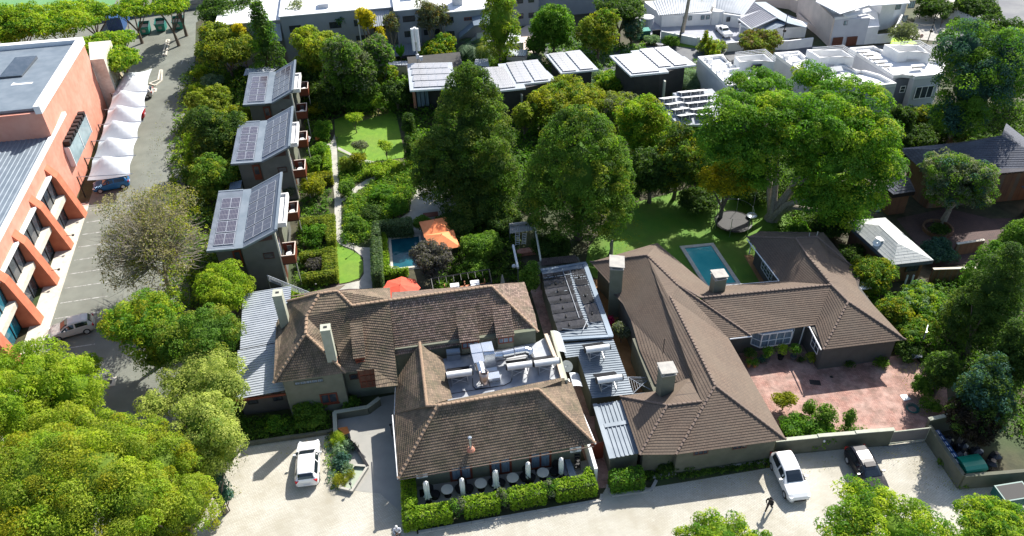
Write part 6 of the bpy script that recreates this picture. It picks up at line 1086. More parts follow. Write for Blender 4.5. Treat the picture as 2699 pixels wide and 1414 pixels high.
# ---------------- far left yard: skips, container, fences, courts ----------------
def skip(a, b, lab, h=1.3):
 t = thing('waste_skip', lab, 'skip', a, 'teal waste skips at the end of the car park'); x0, x1 = a[0], b[0]; y = min(a[1], b[1]); D = 1.8
 v = [(x0 + .15, y + .2, .1), (x1 - .15, y + .2, .1), (x1 - .1, y + D, .1), (x0 + .1, y + D, .1), (x0, y, h), (x1, y, h), (x1, y + D, h + .3), (x0, y + D, h + .3)]
 mb = MB(); mb.add(v, [(0,1,5,4), (1,2,6,5), (2,3,7,6), (3,0,4,7), (0,3,2,1)]); mb.build('body', 'teal_paint', t)
 mb = MB(); mb.add([(x0 + .1, y + .1, h - .15), (x1 - .1, y + .1, h - .15), (x1 - .1, y + D - .1, h), (x0 + .1, y + D - .1, h)], [(0,1,2,3)]); mb.build('waste', 'black_plastic', t)
 mb = MB()
 for p, q in ((4,5), (5,6), (6,7), (7,4)): mb.tube(v[p], v[q], .07)
 mb.build('rim', 'teal_glass' if False else 'dark_green_paint', t); mb = MB(); mb.box((x0 + x1) / 2 - .25, y - .0, .5, (x0 + x1) / 2 + .25, y + .06, .95); mb.build('plate', 'kerb_concrete', t)
skip((-39.15,133.59,0), (-37.54,133.37,0), 'leftmost teal waste skip, next to the blue container'); skip((-36.77,134.1,0), (-35.23,134.11,0), 'middle teal waste skip at the car park end'); skip((-34.13,134.39,0), (-32.53,134.33,0), 'rightmost teal waste skip at the car park end')
t = thing('shipping_container', 'blue shipping container beside the skips under thin trees', 'container', (-43,135,0)); a = (-44.19,135.83,0); b = (-41.93,134.77,0); mb = MB()
mb.box(a[0], a[1], .1, b[0], a[1] + 5.5,2.3); mb.build('body', 'blue_paint', t)
for k in range(8): mb = MB(); x = a[0] + .1 + k * (b[0] - a[0] - .2) / 7.5; mb.box(x, a[1] - .06, .2, x + .1, a[1] - .001,2.2); mb.build('corrugation', 'blue_paint', t)
W9 = thing('precast_wall', 'long low concrete wall between car park and playing field', 'wall', (-40,142,0)); wallseg(W9, [(-68,139), (-46,141), (-33,143), (-24,144)], 1.5, .2, 'kerb_concrete')
t = thing('wire_fence', 'green wire mesh fence panels by the playing field', 'fence', (-29,143,0))
for k in range(5): x = -36 + k * 3.0; mb = MB(); mb.tube((x, 142 + .2 * k, 0), (x, 142 + .2 * k, 2.8), .06); mb.build('post', 'black_metal', t)
for z in (1.0,1.9,2.75): mb = MB(); mb.tube((-36,142, z), (-24,142.8, z), .03); mb.build('wire', 'black_metal', t)
t = thing('light_pole', 'leaning grey pole beside the blue container', 'pole', (-40.7,133.69,0)); p = (-40.7,133.69,0); mb = MB(); mb.tube(p, (p[0] + .4, p[1] + 1,4.2), .1); mb.build('pole', 'aluminium', t)
# poles and signs by the far street
def pole(p, h, lab, extra=None, m='black_metal'):
 t = thing('street_pole', lab, 'pole', p); mb = MB(); mb.tube(p, (p[0] + .15, p[1], h), .07, .05); mb.build('pole', m, t)
 if extra: mb = MB(); mb.obox((p[0] + .12, p[1], h * .45), (.35, .3, .35)); mb.build('transformer', m, t)
pole((55.21,107.75,0), 5.2, 'tall dark utility pole in front of the white gable', True); pole((76.15,104.68,0), 3.4, 'dark telephone pole with wires over the street corner', True); pole((81.33,111.78,0), 2.0, 'pale green street name pole on the far pavement', None, 'dark_green_paint'); pole((41.29,111.81,0), 2.2, 'short dark post at the foot of the palms'); pole((29.02,113.51,0), 3.0, 'grey lamp post among the trees near the street', None, 'steel')
t = thing('telephone_wires', 'thin overhead wires running from the corner pole', 'wires'); a = Vector((75.08,102.9,3.3))
for q in ((70.98,104.39,4), (70.87,105.19,3), (74.04,99.03,3.2)):
 q = Vector(q); mb = MB(); mb.path([a.lerp(q, k / 8) - Vector((0,0, .35 * math.sin(math.pi * k / 8))) for k in range(9)], .025,4); mb.build('wire', 'pale_bark', t)
t = thing('stop_sign', 'red round street sign on a thin post at the verge', 'sign', (74.18,103.76,0)); p = (74.12,103.64,0); mb = MB(); mb.tube(p, (p[0], p[1], 1.5), .04); mb.build('post', 'steel', t); mb = MB(); mb.tube((p[0], p[1] - .06,1.45), (p[0], p[1] - .1,1.45), .3, n=12); mb.build('disc', 'clay_red', t); mb = MB(); mb.obox((p[0], p[1] - .11,1.45), (.4, .02, .09)); mb.build('bar', 'white_paint', t)
# ---------------- vehicles ----------------
def paint(n, c, r=.25, met=0.2): return mat(n, c, r=r, met=met, spec=.6)
paint('car_white', (.80, .80, .80)); paint('car_silver', (.50, .49, .46), .4, .3); paint('car_black', (.012, .012, .015)); paint('car_blue', (.015, .13, .32)); paint('car_red', (.3, .01, .02)); mat('tail_red', (.5, .01, .01), r=.2); mat('headlamp', (.75, .78, .8), r=.1); mat('car_glass', (.012, .018, .025), r=.05, spec=.9)
def car(nm, label, pcol, loc, rz, L=4.0, Wd=1.76, H=1.5, s=1.0, hood=.27, kind='hatch', sunroof=False, cat='car', glassm='car_glass'):
 """local x = forward, origin at centre on the ground"""
 t = thing(nm, label, cat); hw = Wd / 2
 # stations: x fraction from tail (-.5) to nose (.5): (x, half width, z_bottom, z_belt, z_roof, roof half width)
 if kind == 'hatch': st = [(-.5, .80, .38, .80, .80, .72), (-.485, .90, .28, .92, .96, .74), (-.45, .96, .22, .97,1.22, .68), (-.40, .985, .2, .98,1.42, .66), (-.28,1, .2, .97,1.5, .68), (-.1,1, .2, .95,1.5, .69), (.02,1, .2, .93,1.46, .68), (.1,1, .2, .93,1.32, .69), (.22, .99, .2, .93, .99, .74), (.30, .985, .2, .88, .92, .8), (.42, .95, .2, .78, .82, .78), (.48, .86, .24, .66, .70, .72), (.5, .74, .34, .52, .55, .62)]
 elif kind == 'pickup': st = [(-.5, .9, .4,1.02,1.02, .88), (-.49, .98, .4,1.06,1.06, .92), (-.2,1, .3,1.05,1.05, .93), (-.19,1, .3,1.05,1.1, .80), (-.15,1, .3,1.05,1.62, .72), (.0,1, .3,1.05,1.68, .72), (.08,1, .3,1.05,1.62, .72), (.2, .99, .3,1.05,1.12, .8), (.25, .99, .3,1.02,1.06, .85), (.45, .95, .3, .95, .98, .8), (.5, .82, .4, .7, .72, .7)]
 k_ = H / 1.5; mb = MB(); v = []; ring = 12
 for (x, w, zb, zl, zr, rw) in st:
  w *= hw; rw *= hw; X_ = x * L
  pts = [(-w * .86, zb), (-w * .99, zb + .14), (-w, (zb + zl) / 2), (-w * .965, zl), (-rw, zr - .05 if zr > zl + .1 else zl + (zr - zl) * .6), (-rw * .78, zr), (rw * .78, zr), (rw, zr - .05 if zr > zl + .1 else zl + (zr - zl) * .6), (w * .965, zl), (w, (zb + zl) / 2), (w * .99, zb + .14), (w * .86, zb)]
  v += [(X_, y, z * k_) for y, z in pts]
 n = len(st); fs = [(i * ring + j, i * ring + (j + 1) % ring, (i + 1) * ring + (j + 1) % ring, (i + 1) * ring + j) for i in range(n - 1) for j in range(ring)] + [tuple(range(ring - 1,-1,-1)), tuple(range((n - 1) * ring, n * ring))]
 mb.add(v, [f[::-1] for f in fs]); body = mb.build('body', pcol, t, smooth=False)
 bv = body.modifiers.new('b', 'BEVEL'); bv.width = .04; bv.segments = 2; bv.limit_method = 'ANGLE'; bv.angle_limit = .5
 def P(i, j, o=0.012):
  a = Vector(v[i * ring + j]); nrm = Vector((0, (1 if a.y > 0 else -1) * .5, .8)).normalized(); return a + nrm * o
 def Q(i, j, ii, jj, f=.5): return Vector(v[i * ring + j]).lerp(Vector(v[ii * ring + jj]), f)
 # glass: side windows
 if kind == 'hatch': sw = ((3,5), (5,7)); ws = (6,8); rw_ = (1,3)
 else: sw = ((3,6),); ws = (6,7); rw_ = (3,4)
 for jl, jr, sg in ((3,4,-1), (8,7,1)):
  for (i0, i1) in ((3,5), (5,8)) if kind == 'hatch' else ((4,6),):
   lo = [Vector(v[i * ring + jl]).lerp(Vector(v[i * ring + jr]), .12) + Vector((0, sg * .02, .0)) for i in range(i0, i1 + 1)]; hi = [Vector(v[i * ring + jl]).lerp(Vector(v[i * ring + jr]), .85) + Vector((0, sg * .02,0)) for i in range(i0, i1 + 1)]
   lo[0].x += .06; hi[0].x += .06; lo[-1].x -= .08; hi[-1].x -= .08
   mb = MB(); m_ = len(lo); mb.add(lo + hi, [(k, k + 1, m_ + k + 1, m_ + k) for k in range(m_ - 1)]); mb.build('side_window', glassm, t)
 def cross(i0, i1, nm_, mt, fr=(.08, .92), inset=.93, o=.02):
  rows = []
  for f in (fr[0], .5, fr[1]):
   kk = i0 + (i1 - i0) * f; i = int(kk); g = kk - i; i2 = min(i + 1, n - 1); rows.append([Vector(v[i * ring + j]).lerp(Vector(v[i2 * ring + j]), g) for j in (4,5,6,7)])
  vv = [Vector((p.x, p.y * inset, p.z)) + Vector((.5 * o * (1 if i1 > 4 else -1), 0, o)) for r in rows for p in r]; mb = MB(); mb.add(vv, [(4 * a + b, 4 * a + b + 1,4 * a + b + 5,4 * a + b + 4) for a in range(2) for b in range(3)]); mb.build(nm_, mt, t)
 cross(ws[0], ws[1], 'windscreen', glassm, (.1, .95) if kind == 'hatch' else (.1, .9)); cross(rw_[0], rw_[1], 'rear_window', 'car_glass', (.15, .9))
 if sunroof: mb = MB(); mb.box(-.1,-hw * .45, H + .004, .32 * 1, hw * .45, H + .02); mb.build('sunroof', 'car_glass', t)
 if kind == 'pickup': mb = MB(); mb.box(-.485 * L, -hw * .8,1.07 * k_, -.2 * L, hw * .8,1.085 * k_); mb.build('load_cover', 'pale_grey_wall', t)
 for x in (-.31 * L, .315 * L):
  for sg in (-1,1):
   y = sg * (hw - .10); mb = MB(); mb.tube((x, y - .1, .32), (x, y + .11, .32), .32, n=18); w_ = mb.build('wheel', 'rubber', t); mb = MB(); yy = y + sg * .115; mb.tube((x, y, .32), (x, yy, .32), .2, n=12); mb.build('rim', 'aluminium', w_)
 zt = .78 * k_
 for sg in (-1,1):
  mb = MB(); mb.obox((-.478 * L, sg * hw * .76, .86 * k_), (.16, .26, .22), sg * .35); mb.build('tail_light', 'tail_red', t)
  mb = MB(); mb.obox((.452 * L, sg * hw * .72, .66 * k_), (.30, .30, .12), -sg * .45); mb.build('headlight', 'headlamp', t)
  mb = MB(); mb.obox((.12 * L, sg * (hw + .09), 1.0 * k_), (.12, .2, .13)); mb.build('mirror', pcol, t)
 mb = MB(); mb.obox((-.503 * L, 0, .55 * k_), (.03, .5, .12)); mb.build('number_plate', 'pale_grey_wall', t); mb = MB(); mb.obox((.497 * L, 0, .42 * k_), (.06, .9, .16)); mb.build('grille', 'black_plastic', t)
 return place(t, loc, rz, s)
D_ = math.radians
p = (-10.53,43.49,0.7); car('white_hatchback', 'white compact car parked alone on the left forecourt, seen from behind', 'car_white', (p[0], p[1], .015), D_(89), 4.15,1.8,1.5)
p = (25.06,35.55,0.8); car('white_compact_suv', 'white compact SUV with its nose toward the camera on the right forecourt', 'car_white', (p[0], p[1], .015), D_(-92), 4.1,1.78,1.62)
p = (30.88,35.06,0.7); car('black_hatchback', 'black hatchback with an open sunroof, nose under the bright tree', 'car_black', (p[0], p[1], .015), D_(-91), 4.2,1.76,1.45, sunroof=True)
p = (-32.71,63.33,0.7); car('silver_hatchback', 'silver beige hatchback parked across the bays beside the stone pavement', 'car_silver', (p[0], p[1], .015), D_(194), 3.95,1.7,1.48)
p = (-34.23,88.49,0.7); car('blue_hatchback', 'blue hatchback under the nearest shade carport', 'car_blue', (p[0], p[1], .015), D_(190), 4.0,1.68,1.48)
car('red_car', 'dark red car tucked under the third carport', 'car_red', (-35.4,105.4, .015), D_(183), 4.0,1.7,1.45); car('pale_car', 'pale car beneath the far end carport', 'car_silver', (-35.4,111.6, .015), D_(183), 4.0,1.7,1.45)
p = (48.66,113.66,0.7); car('white_pickup', 'white double cab pickup parked in the paved yard of the white house', 'car_white', (p[0], p[1], .03), D_(93), 5.2,1.85,1.5, .72, kind='pickup', cat='pickup')
# ---------------- people ----------------
mat('skin_dark', (.10, .05, .03), r=.6); mat('cloth_black', (.012, .012, .014)); mat('cloth_pale', (.55, .57, .62), (.45, .47, .52), 6); mat('cloth_green', (.08, .45, .18)); mat('cloth_navy', (.02, .025, .05)); mat('hair_black', (.01, .01, .01)); mat('cap_white', (.7, .7, .68)); mat('cloth_brown', (.10, .08, .06))
def skinned(name, m, nodes, edges, rad, parent, root=0, sub=2):
 me = bpy.data.meshes.new(name); me.from_pydata(nodes, edges, []); o = bpy.data.objects.new(name, me); COL.objects.link(o)
 sk = o.modifiers.new('s', 'SKIN'); sd = me.skin_vertices[0].data if me.skin_vertices else None
 if sd is None: bpy.context.view_layer.objects.active = o; me.update()
 sk.use_smooth_shade = True
 if not me.skin_vertices:
  import bmesh; bm = bmesh.new(); bm.from_mesh(me); bm.verts.layers.skin.verify(); bm.to_mesh(me); bm.free()
 for i, r in enumerate(rad): d = me.skin_vertices[0].data[i]; d.radius = (r, r) if not isinstance(r, tuple) else r; d.use_root = (i == root)
 ss = o.modifiers.new('u', 'SUBSURF'); ss.levels = sub; ss.render_levels = sub
 bpy.context.view_layer.update(); dg = bpy.context.evaluated_depsgraph_get(); em = bpy.data.meshes.new_from_object(o.evaluated_get(dg)); bpy.data.objects.remove(o)
 em.name = name; em.materials.clear(); em.materials.append(MATS[m]); q = bpy.data.objects.new(name, em); COL.objects.link(q); q.parent = parent; KIDS.setdefault(parent.name, []).append(q); ORG[q.name] = Vector(); return q
def person(label, loc, rz, top, bottom, hat, shoes='cloth_black', stride=.0, lean=0.0, arms='down', bag=None, skin='skin_dark'):
 t = thing('person', label, 'person'); ly = lean
 hip = .93; kf = (stride * .5,-.1, .50); fa = (stride * .95,-.1, .06); kb = (-stride * .2, .1, .50); fb = (-stride, .1, .10)
 nodes = [(0,0, .95), (0,-.1, .90), kf, fa, (fa[0] + .17, fa[1], .04), (0, .1, .90), kb, fb, (fb[0] + .17, fb[1], .04)]
 skinned('trousers', bottom, nodes[:4] + nodes[5:8], [(0,1), (1,2), (2,3), (0,4), (4,5), (5,6)], [.125, .10, .075, .06, .10, .075, .06], t)
 for f in (fa, fb): skinned('shoe', shoes, [(f[0] - .05, f[1], .05), (f[0] + .08, f[1], .045), (f[0] + .18, f[1], .04)], [(0,1), (1,2)], [.05, .05, .035], t, sub=1)
 sh = (ly * .5,0,1.42); 
 if arms == 'down': ar = [((sh[0], -.2,1.38), (sh[0] - .05,-.26,1.12), (sh[0] + .1,-.24, .88)), ((sh[0], .2,1.38), (sh[0] - .05, .26,1.12), (sh[0] + .1, .24, .88))]
 else: ar = [((sh[0], -.19,1.38), (sh[0] + .08,-.27,1.14), (sh[0] + .28,-.08,1.12)), ((sh[0], .19,1.38), (sh[0] + .08, .27,1.14), (sh[0] + .28, .06,1.16))]
 nb = [(0,0, .93), (ly * .25,0,1.16), (sh[0], 0,1.36), (sh[0], 0,1.46)]; ed = [(0,1), (1,2), (2,3)]; rd = [(.13, .15), (.115, .14), (.11, .16), .06]
 for a in ar: i = len(nb); nb += [a[0], a[1], tuple(Vector(a[1]).lerp(Vector(a[2]), .8))]; ed += [(2, i), (i, i + 1), (i + 1, i + 2)]; rd += [.068, .052, .045]
 skinned('jacket' if top != 'cloth_pale' else 'shirt', top, nb, ed, rd, t, root=0)
 hd = (sh[0] + .04 + ly * .15,0,1.62); skinned('head', skin, [(sh[0], 0,1.42), (sh[0] + .01,0,1.50), (hd[0], 0,1.58), (hd[0] + .01,0,1.68), (hd[0] + .085,0,1.585)], [(0,1), (1,2), (2,3), (2,4)], [.055, .055, (.095, .08), (.09, .08), .022], t, root=2)
 for s in (-1,1): mb = MB(); mb.obox((hd[0] + .088, s * .033,1.62), (.012, .025, .012)); mb.build('eye', 'white_paint', t); mb = MB(); mb.obox((hd[0], s * .083,1.6), (.03, .02, .05)); mb.build('ear', skin, t)
 mb = MB(); mb.obox((hd[0] + .092,0,1.545), (.012, .045, .01)); mb.build('mouth', 'terracotta', t)
 mb = MB(); mb.lathe([(.098,0), (.1, .05), (.075, .1), (.02, .125)], (hd[0] - .012,0,1.645), 12); mb.build('cap' if hat == 'cap_white' else 'hair', hat, t, smooth=True)
 for a in ar:
  e = Vector(a[1]); w = Vector(a[2]); d = (w - e).normalized(); side = Vector((0,1,0)).cross(d).normalized(); lat = d.cross(side); P0 = w
  hn = [tuple(P0 - d * .05), tuple(P0 + d * .03)]; he = [(0,1)]; hr = [.028, (.018, .034)]
  for f_, (o_, l_) in enumerate(((-.03, .075), (-.01, .085), (.01, .08), (.03, .06))): i = len(hn); b_ = P0 + d * .06 + lat * o_; hn += [tuple(b_), tuple(b_ + d * l_ * .5), tuple(b_ + d * l_ * .85 - side * .02)]; he += [(1, i), (i, i + 1), (i + 1, i + 2)]; hr += [.0095, .009, .008]
  i = len(hn); b_ = P0 + lat * .035; hn += [tuple(b_ + d * .01 + lat * .012), tuple(b_ + d * .045 + lat * .03)]; he += [(1, i), (i, i + 1)]; hr += [.011, .009]
  skinned('hand', skin, hn, he, hr, t, root=1, sub=1)
 if bag: skinned('backpack', bag, [(sh[0] - .2,0,1.08), (sh[0] - .2,0,1.36)], [(0,1)], [(.11, .15), (.1, .13)], t, sub=1)
 return place(t, loc, rz)
p = (22.63,33.4,0); person('person in black with a backpack striding across the right forecourt', (p[0], p[1], .01), D_(215), 'cloth_black', 'cloth_black', 'hair_black', 'cap_white', .34, .25, 'front', 'cloth_black')
p = (-4.01,35.85,0); person('person in a pale shirt looking down at their hands at the bottom edge', (p[0], p[1], .01), D_(-95), 'cloth_pale', 'cloth_brown', 'cap_white', 'cloth_black', .05, .15, 'front', None)
p = (-9.31,102.16,0); person('person in a bright green vest and white cap on the shaded garden path', (p[0], p[1], .01), D_(-60), 'cloth_green', 'cloth_navy', 'cap_white', 'cloth_black', .12, .0, 'down', None)
p = (-9.54,102.21,0); person('person in dark navy clothes walking beside the green vest', (p[0] - .35, p[1] - .1, .01), D_(-80), 'cloth_navy', 'cloth_navy', 'hair_black', 'cloth_black', .12, .0, 'down', None)
p = (-10.81,94.29,0); t = thing('orange_barrow', 'small orange garden cart on the path by the middle cottage', 'cart', p); mb = MB(); mb.obox((p[0], p[1], .6), (.5, .7, .5)); mb.build('tub', 'canvas_orange', t)
for s in (-.3, .3): mb = MB(); mb.tube((p[0] - .05 + s, p[1], .18), (p[0] + .05 + s, p[1], .18), .18, n=10); mb.build('wheel', 'rubber', t)
# ---------------- vegetation ----------------
NR = np.random.RandomState(11)
PAL = {'lime': ((.145, .205, .014), (.085, .145, .012), (.205, .235, .02)), 'olive': ((.115, .14, .018), (.065, .10, .012), (.15, .165, .018)), 'feather': ((.135, .165, .018), (.08, .125, .012), (.18, .20, .018)),
 'knob': ((.125, .145, .028), (.055, .085, .014), (.175, .19, .045)), 'mid': ((.052, .10, .012), (.035, .075, .01), (.085, .135, .018)), 'green': ((.055, .125, .012), (.035, .09, .01), (.10, .165, .015)),
 'dark': ((.030, .060, .012), (.020, .042, .010), (.055, .085, .015)), 'conifer': ((.040, .070, .012), (.026, .050, .012), (.085, .105, .016)), 'grey': ((.12, .14, .085), (.075, .095, .055), (.18, .19, .13)), 'silver': ((.14, .21, .12), (.09, .15, .085), (.2, .27, .17)),
 'yellow': ((.30, .24, .008), (.16, .16, .01), (.42, .33, .01)), 'gold': ((.14, .15, .010), (.09, .11, .010), (.20, .19, .010)), 'bluish': ((.035, .085, .065), (.025, .06, .045), (.06, .12, .095)), 'bronze': ((.10, .075, .03), (.06, .06, .02), (.16, .11, .035)),
 'hedge': ((.125, .20, .012), (.09, .16, .01), (.18, .24, .02)), 'ghedge': ((.10, .15, .07), (.07, .12, .05), (.13, .18, .09)), 'purple': ((.10, .09, .09), (.07, .07, .06), (.14, .13, .12)), 'maroon': ((.022, .018, .014), (.015, .014, .01), (.04, .03, .02)), 'twig': ((.22, .19, .12), (.16, .14, .09), (.28, .25, .16)), 'pink': ((.55, .02, .14), (.4, .01, .1), (.6, .05, .2)), 'big': ((.050, .115, .010), (.032, .080, .008), (.11, .175, .012))}
for _k, _f in {'twig': 1.3, 'lime': 1.75, 'olive': 1.8, 'feather': 1.85, 'knob': 2.4, 'mid': 2.0, 'green': 1.75, 'dark': 1.8, 'conifer': 2.0, 'grey': 1.25, 'silver': 1.3, 'yellow': 1.5, 'gold': 1.6, 'bluish': 1.5, 'bronze': 1.5, 'hedge': 1.6, 'ghedge': 1.2, 'purple': 1.1, 'maroon': 1.0, 'pink': 1.0, 'big': 2.0}.items(): PAL[_k] = tuple(tuple(min(.75, x * _f) for x in c) for c in PAL[_k])
def leaf_arrays(C, R, n, size, pal, up=.35, flat=1.0, asp=.55, jit=.5, bias=.85):
 C = np.asarray(C, float); R = np.asarray(R, float); K = len(C); n = np.maximum(3, np.asarray(n)).astype(int) if np.ndim(n) else np.full(K, int(n)); idx = np.repeat(np.arange(K), n); N = len(idx)
 d = NR.normal(size=(N, 3)); d /= np.linalg.norm(d, axis=1)[:, None]; flip = (d[:, 2] < 0) & (NR.rand(N) < bias); d[flip, 2] *= -1
 rr = R[idx] * (.72 + .36 * NR.rand(N) ** .6); p = C[idx] + d * rr[:, None] * np.array([1,1, flat])
 nm = d + jit * NR.normal(size=(N, 3)); nm[:, 2] += up; nm /= np.linalg.norm(nm, axis=1)[:, None]
 t = np.cross(nm, NR.normal(size=(N, 3))); t /= np.linalg.norm(t, axis=1)[:, None]; b = np.cross(nm, t)
 s = size * (.6 + .8 * NR.rand(N)); v = np.empty((N, 4,3)); v[:, 0] = p - t * s[:, None] * .5; v[:, 2] = p + t * s[:, None] * .5; v[:, 1] = p + b * (s * asp * .5)[:, None] + nm * (s * .12)[:, None]; v[:, 3] = p - b * (s * asp * .5)[:, None] + nm * (s * .12)[:, None]
 P = np.array(PAL[pal]) if isinstance(pal, str) else np.array(pal); w = NR.rand(K); g = NR.rand(K); w = np.clip(w[idx] + .2 * NR.normal(size=N), 0,1)[:, None]
 c = np.where(w < .5, P[1] + (P[0] - P[1]) * (w * 2), P[0] + (P[2] - P[0]) * (w * 2 - 1)) * (.82 + .36 * g[idx])[:, None] * (.92 + .16 * NR.rand(N))[:, None]
 return v.reshape(-1,3), c
def core_arrays(c, r, pal, k=.78):   # solid dark core added inside crowns to block see-through and light leaks
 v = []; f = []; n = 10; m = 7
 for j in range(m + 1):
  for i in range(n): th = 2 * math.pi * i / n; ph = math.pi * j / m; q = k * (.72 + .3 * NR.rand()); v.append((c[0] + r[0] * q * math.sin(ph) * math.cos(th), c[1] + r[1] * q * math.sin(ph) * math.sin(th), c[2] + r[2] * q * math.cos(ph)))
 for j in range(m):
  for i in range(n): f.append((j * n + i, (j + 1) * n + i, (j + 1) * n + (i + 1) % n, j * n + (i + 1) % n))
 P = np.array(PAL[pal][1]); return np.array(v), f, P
def leaf_mesh(name, V, Cc, cores=(), off=(0,0,0), m='leaf'):
 nq = len(Cc); vs = [V - np.array(off)]; faces = [np.arange(nq * 4)]; sizes = [np.full(nq, 4)]; base = nq * 4; cols = [Cc]
 for (cv, cf, cp) in cores: vs.append(cv - np.array(off)); faces.append((np.array(cf) + base).ravel()); sizes.append(np.full(len(cf), 4)); base += len(cv); cols.append(np.tile(cp, (len(cf), 1)))
 vs = np.concatenate(vs); fi = np.concatenate(faces); sz = np.concatenate(sizes); cl = np.concatenate(cols)
 me = bpy.data.meshes.new(name); me.vertices.add(len(vs)); me.vertices.foreach_set('co', vs.ravel().astype(np.float32)); me.loops.add(len(fi)); me.loops.foreach_set('vertex_index', fi.astype(np.int32))
 me.polygons.add(len(sz)); me.polygons.foreach_set('loop_start', (np.cumsum(sz) - sz).astype(np.int32)); 
 try: me.polygons.foreach_set('loop_total', sz.astype(np.int32))
 except Exception: pass
 a = me.attributes.new('tint', 'FLOAT_COLOR', 'FACE'); a.data.foreach_set('color', np.hstack([cl, np.ones((len(cl), 1))]).ravel().astype(np.float32))
 me.update(calc_edges=True); me.materials.append(MATS[m]); return me
def ell_clumps(c, r, k, cr, zlo=-.45, shape='round', inner=.12):
 C = []; R = []
 i = 0
 while len(C) < k:
  z = zlo + (1 - zlo) * NR.rand(); th = NR.rand() * 6.2832
  if shape == 'cone': h = (z + 1) / 2; q = max(.04, (1 - h) ** .8) * (1 - max(0, .12 - h) * 4); q = min(q, 1)
  elif shape == 'egg': h = (z + 1) / 2; q = math.sqrt(max(.02,1 - (2 * h ** .8 - 1) ** 2)) * (1.08 - .25 * h)
  elif shape == 'dome': q = math.sqrt(max(.02,1 - max(0, z) ** 2)) if z > 0 else 1.0 - .25 * abs(z)
  else: q = math.sqrt(max(0,1 - z * z))
  f = (.80 + .2 * NR.rand()) if NR.rand() > inner else .45
  C.append((c[0] + r[0] * q * f * math.cos(th), c[1] + r[1] * q * f * math.sin(th), c[2] + r[2] * (z * (f if shape in ('round', 'dome') else 1)))); R.append(cr * (.7 + .6 * NR.rand())); 
 return C, R
def limbs(t, base, top, r, n=5, spread=2.0, m='bark', h0=.35, name='trunk'):
 b = Vector(base); tp = Vector(top); mb = MB(); mid = b.lerp(tp, h0) + Vector((rnd.uniform(-.2, .2), rnd.uniform(-.2, .2), 0)); mb.tube(b - Vector((0,0, .1)), mid, r * 1.25, r * .8,8)
 for k in range(n):
  a = 6.28 * k / n + rnd.random(); e = tp + Vector((spread * math.cos(a), spread * math.sin(a), rnd.uniform(-.15, .12) * (tp.z - b.z))); q = mid.lerp(e, .5) + Vector((rnd.uniform(-.3, .3), rnd.uniform(-.3, .3), .2)); mb.path([mid, q, e], rs=[r * .6, r * .4, r * .15], n=6)
 mb.build(name, m, t)
def tree(T_, pal, label, name='tree', shape='round', size=None, dens=1.0, cr=None, group=None, cat='tree', trunk=.22, lobes=None, core=.62, zlo=-.72, m='leaf', asp=.55, flat=1.0, up=.35, mix=None, sp=.5, bark='bark', k=None, jit=.6, open_=0):
 x, y, z, r, rz = T_; t = thing(name, label, cat, (x, y, 0), group)
 dist = math.sqrt(x * x + y * y + (52.5 - z) ** 2); size = (size or max(.16, dist * .0026)) * .86; V = []; Cc = []; cores = []
 L = lobes or [(x, y, z, r, rz)]
 if not lobes and shape == 'round' and r > .9 and rz > .5:
  nn = 4 if r < 2 else 7; L = [(x, y, z - rz * .1, r * .74, rz * .78)]
  for j in range(nn): a = 6.283 * (j + NR.rand() * .7) / nn; u = .46 + .16 * NR.rand(); L.append((x + r * (1 - u) * math.cos(a), y + r * (1 - u) * math.sin(a), z + rz * NR.uniform(-.45, .42), r * u, rz * u * .95))
 for (lx, ly, lz, lr, lrz) in L:
  c_r = cr or max(.28, min(.95, lr * .23)); area = 4 * math.pi * ((lr ** 1.6 * lr ** 1.6 + 2 * lr ** 1.6 * lrz ** 1.6) / 3) ** (1 / 1.6) * .8
  kk = int(max(10, .95 * area / (c_r * c_r * 2.2))); C, R = ell_clumps((lx, ly, lz), (max(.1, lr - c_r * .5), max(.1, lr - c_r * .5), max(.1, lrz - c_r * .5)), kk, c_r, zlo, shape)
  nl = int(max(6, dens * 2.6 * area / (size * size * asp) / kk))
  pals = mix or [(pal, 1.0)]; 
  pk = NR.choice(len(pals), size=kk, p=[q[1] for q in pals])
  for i_, (pp, _) in enumerate(pals):
   s_ = [j for j in range(kk) if pk[j] == i_]
   if s_: v, c = leaf_arrays([C[j] for j in s_], [R[j] for j in s_], nl, size, pp, up=up, flat=flat, asp=asp, jit=jit); V.append(v); Cc.append(c)
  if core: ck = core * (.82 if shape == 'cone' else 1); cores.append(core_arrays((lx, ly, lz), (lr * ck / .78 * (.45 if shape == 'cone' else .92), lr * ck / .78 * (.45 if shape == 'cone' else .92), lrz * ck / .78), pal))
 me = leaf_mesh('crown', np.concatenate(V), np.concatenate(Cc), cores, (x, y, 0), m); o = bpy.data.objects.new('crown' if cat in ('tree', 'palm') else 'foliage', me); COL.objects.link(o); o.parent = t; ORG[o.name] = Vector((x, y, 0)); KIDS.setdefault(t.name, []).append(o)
 if trunk: limbs(t, (x, y, 0), (x, y, max(.4, z - rz * .1)), trunk, 5, r * sp, bark, name='trunk' if cat == 'tree' else 'stem')
 return t
def bush(T_, pal, label, group=None, **kw): kw.setdefault('trunk', .05); kw.setdefault('cat', 'shrub'); kw.setdefault('name', 'shrub'); return tree(T_, pal, label, group=group, **kw)
